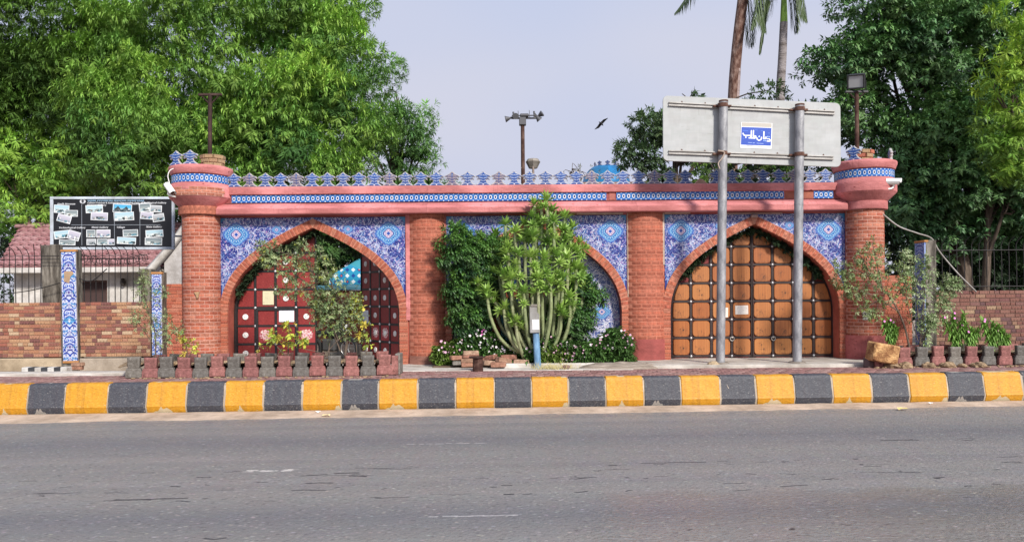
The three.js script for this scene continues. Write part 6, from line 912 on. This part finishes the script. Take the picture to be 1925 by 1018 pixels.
// ---------------------------------------------------------------- loose things on the pavement
const OLDBRICK = [[0.47, 0.24, 0.16], [0.52, 0.31, 0.21], [0.42, 0.20, 0.14], [0.56, 0.37, 0.26]].map((c) => grainy(...c, { map: GRAIN_FINE, bumpScale: 0.01 }));
{
  const d = 16.6, S = [ // px, py of the centre, tilt, turn, label
    [881, 685, 0, 0.1, 'lowest brick of the small stack left of the rusty bollard'], [881, 677, 0.02, -0.1, 'second brick of the small stack left of the rusty bollard'], [885, 669, 0, 0.05, 'third brick of the small stack left of the rusty bollard'], [885, 663, 0.01, 0.15, 'topmost brick of the small stack left of the rusty bollard'],
    [861, 672, 0, 0.4, 'brick leaning against the left side of the small stack'], [858, 682, 0, 0.2, 'greyish brick on the ground left of the small stack'], [921, 672, 0.18, -0.5, 'tilted brick just right of the rusty bollard'], [921, 682, -0.08, 0.4, 'brick on the ground behind the bollard, under the tilted one'], [937, 685, 0, -0.1, 'flat brick lying foremost right of the bollard'], [947, 677, -0.2, 0.6, 'brick tumbled across the heap right of the bollard'], [956, 671, 0.05, 0.2, 'top right brick of the heap right of the bollard'], [981, 680, 0.0, -0.2, 'brick lying rightmost, near the blue post']];
  S.forEach(([px, py, a, t, label], i) => { const p = at(px, py, d - (i === 8 ? 0.25 : 0) + (i === 10 || i === 6 ? 0.12 : 0)), big = i > 5; const m = solo('loose_brick', chamferBox(i === 5 ? 0.17 : 0.31 + rr(-0.02, 0.03), big ? 0.1 : 0.085, 0.16, 0.012, 0.004), i === 5 ? BLK_GREY[1] : OLDBRICK[i % 4], label, 'brick', p, 'loose bricks by the rusty bollard'); m.rotation.set(0, t, a); });
  const b = at(898.5, 697, 15.9), o = thing('bollard', 'short rusty steel pipe bollard with a flat lid before the brick heap', 'bollard', V(b.x, 0.5, -15.9)); const RS = mat(0.17, 0.10, 0.075, { map: RUST, roughness: 0.8, bumpMap: BUMP, bumpScale: 0.006 });
  mesh('pipe', new THREE.CylinderGeometry(0.1, 0.105, 0.27, 20).translate(0, 0.135, 0), RS, o); mesh('lid', new THREE.CylinderGeometry(0.16, 0.155, 0.022, 20).translate(-0.02, 0.281, 0), mat(0.13, 0.085, 0.07, { map: RUST, roughness: 0.7 }), o);
  // blue post with a grey meter box
  const d2 = 16.35, f = at(1010.5, 688, d2), q = thing('meter_post', 'pale blue post carrying a grey meter box in front of the euphorbia', 'post', V(f.x, 0.5, -d2)), K = d2 / F, Y = (py) => at(1009, py, d2).y - 0.5;
  mesh('post', rod(V(0.01, -0.03, 0), V(-0.03, Y(620), 0), 0.068, 14), mat(0.24, 0.44, 0.66, { map: noiseTex(128, [3, 8, 24, 60], 97, [0.62, 0.66, 0.7], [1, 1, 1], 2, 2, 0.6), roughness: 0.6 }), q);
  const GB2 = grainy(0.36, 0.36, 0.35); const box = mesh('meter_box', chamferBox(0.2, Y(574) - Y(625), 0.16, 0.01).translate(-0.035, (Y(574) + Y(625)) / 2, 0.02), GB2, q); box.rotation.z = 0.02; mesh('lid', bx(-0.14, 0.07, 0, 0.05, -0.1, 0.12, 0.012).translate(0, Y(576), 0), grainy(0.30, 0.28, 0.25), q); mesh('label_plate', bx(-0.085, 0.055, Y(619), Y(600), 0.1, 0.108, 0.002), mat(0.76, 0.76, 0.75), box);
  // stones and the broken masonry block
  const stone = (name, label, px, py, d, s, m, sc = [1, 0.8, 0.9], seed = 1) => { const g = new THREE.IcosahedronGeometry(s, 3), a = g.attributes.position, nz = new ImprovedNoise(); for (let k = 0; k < a.count; k++) { const x = a.getX(k) / s, y = a.getY(k) / s, z = a.getZ(k) / s, w = 1 + 0.35 * nz.noise(x * 1.1 + seed, y * 1.1, z * 1.1) + 0.1 * nz.noise(x * 4, y * 4 + seed, z * 4); a.setXYZ(k, a.getX(k) * w * sc[0], a.getY(k) * w * sc[1], a.getZ(k) * w * sc[2]); } return solo(name, boxUV(g), m, label, 'stone', at(px, py, d)); };
  stone('stone', 'yellowish stone at the foot of the left sign pole', 1341, 687, 16.3, 0.13, grainy(0.60, 0.47, 0.30, { bumpScale: 0.02 }), [1, 0.72, 0.9], 3);
  stone('stone', 'small reddish stone on the dry grass right of the blue post', 1064, 690, 16.1, 0.065, grainy(0.30, 0.19, 0.15), [1.2, 0.8, 1], 7);
  const blockTex = noiseTex(256, [3, 7, 18, 50, 110], 101, [0.50, 0.36, 0.26], [1, 0.93, 0.8], 1.7, 1, 1, true, 2.2); const m = solo('masonry_block', chamferBox(0.56, 0.36, 0.3, 0.025, 0.015), mat(0.78, 0.58, 0.36, { map: blockTex, bumpMap: BUMP, bumpScale: 0.03 }), 'large broken tan masonry block tipped against the end of the right planter', 'block', at(1660, 663, 15.9)); m.rotation.set(0.1, 0.12, -0.16);
  for (const [px, py, w, h, mm, l, t] of [[1651, 684, 0.2, 0.16, BLK_RED[1], 'small red block under the left end of the tan masonry block', 0.2], [1633, 681, 0.16, 0.2, grainy(0.16, 0.11, 0.11), 'dark block standing left of the tan masonry block', 0.5]]) { const z = solo('edging_block_fallen', chamferBox(w, h, 0.14, 0.014, 0.004), mm, l, 'block', at(px, py, 16.0).setY(0.5 + h / 2)); z.rotation.y = t; }
  const fb = at(148, 690, 16.6); ['lower', 'upper'].forEach((w, i) => { const z = solo('loose_brick', chamferBox(0.24, 0.075, 0.12, 0.008, 0.003), OLDBRICK[i], w + ' of two bricks lying in the gap of the plinth below the tall tiled post', 'brick', V(fb.x - 0.1 + i * 0.02, 0.56 + i * 0.08, -16.7)); z.rotation.y = 0.1 - i * 0.2; });
  { const o = thing('kerb_piece', 'short low kerb piece striped black and white before the left brick wall', 'kerb', at(90, 697, 16.35).setY(0.52)); const wm = grainy(0.72, 0.71, 0.68), bm = grainy(0.06, 0.065, 0.075); for (let i = 0; i < 7; i++) { const m = mesh('block', chamferBox(0.126, 0.13, 0.22, 0.012, 0.004), i % 2 ? bm : wm, o, V(-0.42 + i * 0.13, 0.03, 0)); m.rotation.y = rr(-0.03, 0.03); } o.rotation.y = 0.03; }
  // dry grass tuft round the blue post
  const P = [], o2 = thing('grass', 'dry straw-coloured grass tuft right of the blue post', 'grass', at(1035, 692, 16.1).setY(0.5), undefined, 'stuff'); for (let i = 0; i < 260; i++) leafTris(P, V(rr(-0.42, 0.6) * Math.sqrt(R()), 0, rr(-0.2, 0.15)), V(rr(-0.9, 0.9), rr(0.3, 1), rr(-0.3, 0.5)).normalize(), rr(0.06, 0.2), 0.008, V(0, 0.2, 1).normalize(), 0.3); const gg = new THREE.BufferGeometry(); gg.setAttribute('position', new THREE.Float32BufferAttribute(P, 3)); gg.computeVertexNormals(); mesh('blades', gg, mat(0.42, 0.36, 0.17), o2).userData.kind = 'stuff';
  // litter by the kerb
  for (const [px, py, c, l, s] of [[1697, 771, [0.7, 0.55, 0.2], 'crumpled yellow wrapper lying on the sand by the kerb at the right', 0.06], [613, 783, [0.75, 0.6, 0.3], 'small pale wrapper lying on the road by the kerb left of centre', 0.05], [598, 777, [0.75, 0.73, 0.7], 'scrap of white paper on the sand at the kerb foot left of centre', 0.03], [1750, 761, [0.78, 0.76, 0.72], 'scrap of white paper on the sand at the kerb foot at the right', 0.03]]) { const [u, v] = un(px, py), dd = EYE * F / (v - HY), p = V((u - CX) * dd / F, 0.035, -dd), g = new THREE.PlaneGeometry(s * 2.6, s * 1.4, 5, 3).rotateX(-1.3), a = g.attributes.position; for (let k = 0; k < a.count; k++) a.setXYZ(k, a.getX(k) + rr(-0.008, 0.008), a.getY(k) * 0.7 + rr(-0.012, 0.012), a.getZ(k) + rr(-0.012, 0.012)); g.computeVertexNormals(); solo('litter', g, mat(...c, { side: THREE.DoubleSide }), l, 'litter', p); }
}
// ---------------------------------------------------------------- cameras, floodlight, poles on the towers
const CAMW = mat(0.76, 0.74, 0.70, { roughness: 0.45 });
function cctv(label, px, py, d, dir, arm) { // bullet camera: body pointing along dir, bent arm to the tower
  const p = at(px, py, d), o = thing('security_camera', label, 'security camera', p); const body = new THREE.Group(); body.name = 'body'; o.add(body);
  mesh('housing', new THREE.CylinderGeometry(0.062, 0.062, 0.27, 14).rotateX(Math.PI / 2), CAMW, body); mesh('sunshield', new THREE.CylinderGeometry(0.072, 0.072, 0.3, 12, 1, true, -1.7, 3.4).rotateX(Math.PI / 2).rotateZ(Math.PI).translate(0, 0.004, 0.03), mat(0.8, 0.79, 0.76, { roughness: 0.45, side: THREE.DoubleSide }), body); mesh('lens', new THREE.CylinderGeometry(0.045, 0.045, 0.012, 14).rotateX(Math.PI / 2).translate(0, 0, 0.137), mat(0.02, 0.02, 0.022, { roughness: 0.15 }), body);
  body.lookAt(o.position.clone().add(dir)); mesh('bracket', join([taperTube(arm.map((a) => V(...a)), 0.024, 0.02, 7, 10)]), CAMW, o); return o;
}
cctv('white security camera on the left tower above the notice board', 317.5, 354, 16.95, V(0.55, -0.62, 0.35), [[0, -0.04, 0], [-0.02, -0.13, 0.0], [0.06, -0.16, -0.02], [0.19, -0.16, -0.22]]);
mesh('cable', taperTube([at(318, 344, 16.97), at(315, 330, 16.98), at(319, 320, 17.0), at(330, 315, 17.05)].map((p) => p.clone().sub(scene.children[scene.children.length - 1].position)), 0.01, 0.01, 5, 10), CAMW, scene.children[scene.children.length - 1]);
cctv('white security camera on the right tower pointing at the street', 1678, 341.5, 16.95, V(0.92, -0.06, 0.4), [[0.02, -0.04, 0], [0.04, -0.1, -0.02], [-0.06, -0.15, -0.02], [-0.15, -0.1, -0.04], [-0.16, -0.05, -0.2]]);
{
  const IR = mat(0.10, 0.06, 0.05, { map: RUST, roughness: 0.8 }), S = TL.o.position;
  let d = 17.55, b = at(394, 316, d), t = at(396, 178, d), o = thing('pole', 'bare rusty iron pole with a braced crosspiece on the left tower', 'pole', b), h = t.y - b.y;
  mesh('shaft', rod(V(0, 0, 0), V(0.02, h, 0), 0.045, 10), IR, o); mesh('crosspiece', bx(-0.24, 0.28, h - 0.02, h + 0.03, -0.03, 0.03, 0.006), IR, o); for (const s of [-1, 1]) mesh('brace', rod(V(0.02, h - 0.22, 0), V(0.02 + s * 0.19, h - 0.02, 0), 0.016, 6), IR, o);
  b = at(1612, 300, d); t = at(1611, 172, d); o = thing('floodlight', 'black floodlight with a pale glass on a rusty pole on the right tower', 'floodlight', b); h = t.y - b.y; const BK = mat(0.02, 0.02, 0.022, { roughness: 0.5 });
  mesh('shaft', rod(V(0, 0, 0), V(0, h, 0), 0.045, 10), mat(0.20, 0.13, 0.10, { map: RUST, roughness: 0.85 }), o); mesh('crosspiece', bx(-0.25, 0.25, h - 0.025, h + 0.02, -0.03, 0.03, 0.006), BK, o); for (const s of [-1, 1]) mesh('brace', rod(V(0, h - 0.2, 0), V(s * 0.17, h - 0.02, 0), 0.016, 6), IR, o);
  const head = new THREE.Group(); head.name = 'lamp_head'; head.position.set(-0.02, h + 0.22, 0.05); head.scale.setScalar(0.78); head.rotation.set(0.42, -0.55, 0.16); o.add(head);
  mesh('housing', (() => { const g = new THREE.CylinderGeometry(0.16, 0.30, 0.22, 4, 1).rotateY(Math.PI / 4).rotateX(Math.PI / 2); g.scale(1, 0.9, 1); return toCreasedNormals(g, 0.3); })(), BK, head); mesh('rim', extrude([[-0.23, -0.2], [0.23, -0.2], [0.23, 0.2], [-0.23, 0.2]], 0.05, 0.008, [[[-0.19, -0.16], [0.19, -0.16], [0.19, 0.16], [-0.19, 0.16]]]).translate(0, 0, 0.1), BK, head); mesh('glass', bx(-0.19, 0.19, -0.16, 0.16, 0.112, 0.125, 0.003), mat(0.36, 0.37, 0.37, { roughness: 0.25 }), head); mesh('yoke', join([rod(V(-0.24, 0, 0), V(-0.24, -0.26, 0), 0.014, 6), rod(V(0.24, 0, 0), V(0.24, -0.26, 0), 0.014, 6), rod(V(-0.24, -0.26, 0), V(0.24, -0.26, 0), 0.014, 6)]), BK, head);
}
// striped cord running down from the right tower, and a thin pole frame behind it
{
  const c = [at(1660, 402, 17.3), at(1690, 425, 17.3), at(1725, 438, 17.35), at(1752, 448, 17.4), at(1765, 470, 17.45), at(1800, 512, 17.5), at(1836, 548, 17.55)];
  solo('hose', taperTube(c, 0.016, 0.016, 6, 50), grainy(0.42, 0.40, 0.38), 'grey hose slung from the right tower over the tiled post to the right wall', 'hose');
}
// ---------------------------------------------------------------- behind the gateway
{ // light mast
  const d = 30, p = at(985, 560, d), o = thing('light_mast', 'rusty light mast with floodlights on a crossarm behind the gateway', 'lamp mast', V(p.x, 0.45, -d)), Y = (py) => at(985, py, d).y - 0.45, X = (px) => at(px, 225, d).x - p.x, G = mat(0.10, 0.10, 0.11, { roughness: 0.6, metalness: 0.3 });
  mesh('shaft', taperTube([V(0, 0, 0), V(0, Y(232), 0)], 0.09, 0.075, 10, 2), mat(0.24, 0.17, 0.14, { map: RUST, roughness: 0.8 }), o); mesh('head_box', chamferBox(0.26, 0.3, 0.26, 0.02).translate(0, Y(228), 0), G, o); mesh('crossarm', join([rod(V(X(962), Y(222), 0), V(X(1008), Y(222), 0), 0.035), rod(V(X(962), Y(218), 0.1), V(X(1005), Y(218), 0.1), 0.025), chamferBox(0.32, 0.1, 0.3, 0.02).translate(0.07, Y(217), 0)]), G, o);
  const fl = (px, py, rx, rz, l) => { const f = mesh('floodlight', join([new THREE.CylinderGeometry(0.05, 0.15, 0.22, 12).translate(0, -0.05, 0), new THREE.CylinderGeometry(0.15, 0.15, 0.04, 12).translate(0, -0.17, 0), chamferBox(0.1, 0.2, 0.1, 0.01).translate(0, 0.12, 0)]), G, o, V(X(px), Y(py), 0)); f.rotation.set(rx, 0, rz); f.scale.setScalar(0.78); };
  fl(957, 222, 0.3, -1.35); fl(1010, 220, 0.2, 0.7); fl(1014, 217, 0.5, 2.2); fl(968, 217, -1.2, 0.2); for (const [a, b] of [[966, 210], [975, 208], [996, 207], [1005, 209]]) mesh('spike', rod(V(X(a), Y(221), 0), V(X(a) - 0.02, Y(b), 0), a === 966 || a === 1005 ? 0.04 : 0.012, 6), G, o);
  const d2 = 25, q = at(1004, 560, d2), s = thing('street_lamp', 'grey bowl-headed street lamp just right of the rusty light mast', 'street lamp', V(q.x, 0.45, -d2)), y2 = at(1003, 317, d2).y - 0.45;
  mesh('pole', taperTube([V(0.06, 0, 0), V(0, y2 + 0.1, 0.12)], 0.05, 0.035, 8, 2), grainy(0.30, 0.24, 0.21), s); mesh('lamp_head', toCreasedNormals(new THREE.CylinderGeometry(0.17, 0.23, 0.09, 8).translate(0, y2 + 0.26, 0), 0.3), grainy(0.34, 0.31, 0.27), s); mesh('bowl', toCreasedNormals(new THREE.CylinderGeometry(0.23, 0.13, 0.2, 8).translate(0, y2 + 0.11, 0), 0.3), grainy(0.26, 0.24, 0.21), s);
}
{ // blue dome of a far building
  const d = 46, p = at(1140, 360, d), o = thing('domed_building', 'far turquoise blue dome with small cresting on top behind the gateway', 'building', V(p.x, 0.45, -d)), Y = (py) => at(1140, py, d).y - 0.45, BLUE = mat(0.03, 0.36, 0.78, { map: GRAIN, roughness: 0.4 }), K = d / F;
  mesh('wall', chamferBox(4.4, Y(352), 4.4, 0.03).translate(0, Y(352) / 2, 0), grainy(0.5, 0.28, 0.2), o); mesh('dome', new THREE.LatheGeometry([[44 * K, 354], [45 * K, 344], [42 * K, 332], [34 * K, 321], [27 * K, 315], [24 * K, 313.5], [0, 313.5]].map(([r, y]) => new THREE.Vector2(r, Y(y))), 36), BLUE, o);
  for (let i = 0; i < 9; i++) { const a = i / 9 * 6.2832; const m = mesh('cresting_tile', finialGeo, FINS[0], o, V(Math.sin(a) * 22 * K, Y(313.5), Math.cos(a) * 22 * K)); m.rotation.y = a; m.scale.setScalar(0.9); }
}
{ // tiled booth seen through the open gate
  const d = 21, p = at(660, 560, d), o = thing('booth', 'brick booth with a turquoise tiled pointed gable seen through the open red gate', 'booth', V(p.x, 0.46, -d)), X = (px) => at(px, 560, d).x - p.x, Y = (py) => at(660, py, d).y - 0.46;
  shaftless(o); function shaftless(o) { brickWall(o, X(590), X(752), Y(646), Y(545), 0, REDBR, MORTAR, 1, 0.09); }
  mesh('plinth', boxUV(bx(X(588), X(754), 0, Y(647), -0.3, 0.05, 0.02)), grainy(0.62, 0.52, 0.40), o); mesh('band', bx(X(586), X(756), Y(545) + 0.004, Y(536), -0.3, 0.1, 0.012), mat(0.16, 0.46, 0.60, { map: GRAIN }), o);
  const lat = tex(canvas(128, 128, (c, W, H) => { c.fillStyle = '#2f9ac4'; c.fillRect(0, 0, W, H); for (let i = 0; i < 4; i++) for (let j = 0; j < 4; j++) { const x = (i + 0.5) * 32 , y = (j + 0.5) * 32; c.fillStyle = (i + j) % 2 ? '#e4eef2' : '#1f4f9c'; c.beginPath(); c.moveTo(x, y - 12); c.lineTo(x + 12, y); c.lineTo(x, y + 12); c.lineTo(x - 12, y); c.fill(); c.fillStyle = '#c86a5a'; if ((i * 3 + j) % 4 === 0) { c.beginPath(); c.arc(x, y, 5, 0, 7); c.fill(); } } })); lat.repeat.set(1.6, 1.6);
  const pa = archHalf(0.58, 0, Y(498) - Y(536), 10), pts = [...pa.map(([x, y]) => [X(660) + x, Y(536) + 0.004 + y]), ...pa.slice(0, -1).reverse().map(([x, y]) => [X(660) - x, Y(536) + 0.004 + y])]; mesh('gable', extrude(pts, 0.1, 0.006), mat(0.9, 0.9, 0.9, { map: lat, roughness: 0.4 }), o); mesh('roof', new THREE.CylinderGeometry(0.1, 1.0, 0.5, 4).rotateY(Math.PI / 4).translate(X(668), Y(495), -1.4), mat(0.05, 0.32, 0.42), o);
  const h0 = Y(646), h1 = Y(547), n = 26; for (let i = 0; i < n; i++) mesh('border_tile', bx(X(681), X(685.5), h0 + (h1 - h0) * i / n, h0 + (h1 - h0) * (i + 0.94) / n, -0.02, 0.03, 0.002), i % 2 ? mat(0.75, 0.75, 0.75) : mat(0.03, 0.03, 0.035), o);
  // parked motorcycle in front of it
  const q = at(620, 672, 19.2), m = thing('motorcycle', 'black parked motorcycle half hidden behind the sapling and the planter blocks', 'motorcycle', V(q.x, 0.48, -19.2)), B = mat(0.012, 0.012, 0.014, { roughness: 0.35 });
  for (const s of [-1, 1]) { const w = mesh('wheel', new THREE.TorusGeometry(0.25, 0.05, 8, 24).translate(s * 0.5, 0.3, 0), mat(0.015, 0.015, 0.015), m); mesh('rim', join([new THREE.TorusGeometry(0.19, 0.012, 6, 20).translate(s * 0.5, 0.3, 0), ...[0, 1, 2, 3, 4].map((k) => rod(V(s * 0.5, 0.3, 0), V(s * 0.5 + Math.cos(k * 1.257) * 0.19, 0.3 + Math.sin(k * 1.257) * 0.19, 0), 0.008, 5))]), mat(0.5, 0.5, 0.5, { metalness: 0.8, roughness: 0.3 }), w); }
  mesh('tank', new THREE.SphereGeometry(0.2, 14, 10).scale(1.25, 0.8, 0.7).translate(0.12, 0.68, 0), B, m); mesh('seat', new THREE.CapsuleGeometry(0.1, 0.5, 4, 10).rotateZ(Math.PI / 2).scale(1, 0.7, 1.2).translate(-0.32, 0.66, 0), B, m); mesh('engine', chamferBox(0.36, 0.3, 0.24, 0.04).translate(0.02, 0.38, 0), mat(0.05, 0.05, 0.05), m); mesh('fork', rod(V(0.5, 0.3, 0.06), V(0.32, 0.92, 0.06), 0.025), B, m); mesh('handlebar', taperTube([V(0.2, 1.0, -0.32), V(0.32, 0.94, 0), V(0.2, 1.0, 0.32)], 0.016, 0.016, 6, 8), B, m); mesh('headlight', new THREE.SphereGeometry(0.1, 12, 10).translate(0.44, 0.78, 0), mat(0.6, 0.6, 0.58, { roughness: 0.2 }), m); mesh('fairing', new THREE.SphereGeometry(0.16, 12, 10).scale(0.7, 1.2, 0.9).translate(0.36, 0.84, 0), B, m);
  m.rotation.y = -0.35;
}
{ // bird: a body with two bent wings, one surface
  const P = [], I = [], p = at(1130, 232, 30), ring = 8, S = [[-0.16, 0.004], [-0.12, 0.016], [-0.04, 0.036], [0.04, 0.04], [0.09, 0.026], [0.12, 0.026], [0.145, 0.012], [0.18, 0.002]]; S.forEach(([x, r]) => { for (let j = 0; j < ring; j++) { const a = j / ring * 6.2832; P.push(x, Math.cos(a) * r, Math.sin(a) * r); } }); for (let i = 0; i < S.length - 1; i++) for (let j = 0; j < ring; j++) { const a = i * ring + j, b = i * ring + (j + 1) % ring; I.push(a, a + ring, b, b, a + ring, b + ring); }
  for (const s of [-1, 1]) { const b = P.length / 3, prof = s > 0 ? [[0, 0.02, 0.02], [0.03, 0.14, 0.1], [-0.05, 0.15, 0.3]] : [[0, -0.01, -0.02], [0.02, -0.12, -0.12], [-0.06, -0.24, -0.2]]; prof.forEach(([x, y, z], k) => { const c = [0.08, 0.07, 0.015][k]; P.push(x + c, y, z, x - c, y - 0.01, z, x, y + 0.012, z); }); for (let k = 0; k < 2; k++) for (const [u, v] of [[0, 2], [2, 1], [1, 0]]) { const a = b + k * 3; I.push(a + u, a + v, a + 3 + u, a + v, a + 3 + v, a + 3 + u); } }
  const g = new THREE.BufferGeometry(); g.setAttribute('position', new THREE.Float32BufferAttribute(P, 3)); g.setIndex(I); g.computeVertexNormals(); const m = solo('bird', g, mat(0.015, 0.015, 0.018, { side: THREE.DoubleSide }), 'dark bird flying in the sky right of the light mast', 'bird', p); m.rotation.set(0, 0.9, -0.3); m.scale.setScalar(1.0);
}
renderer.render(scene, camera);
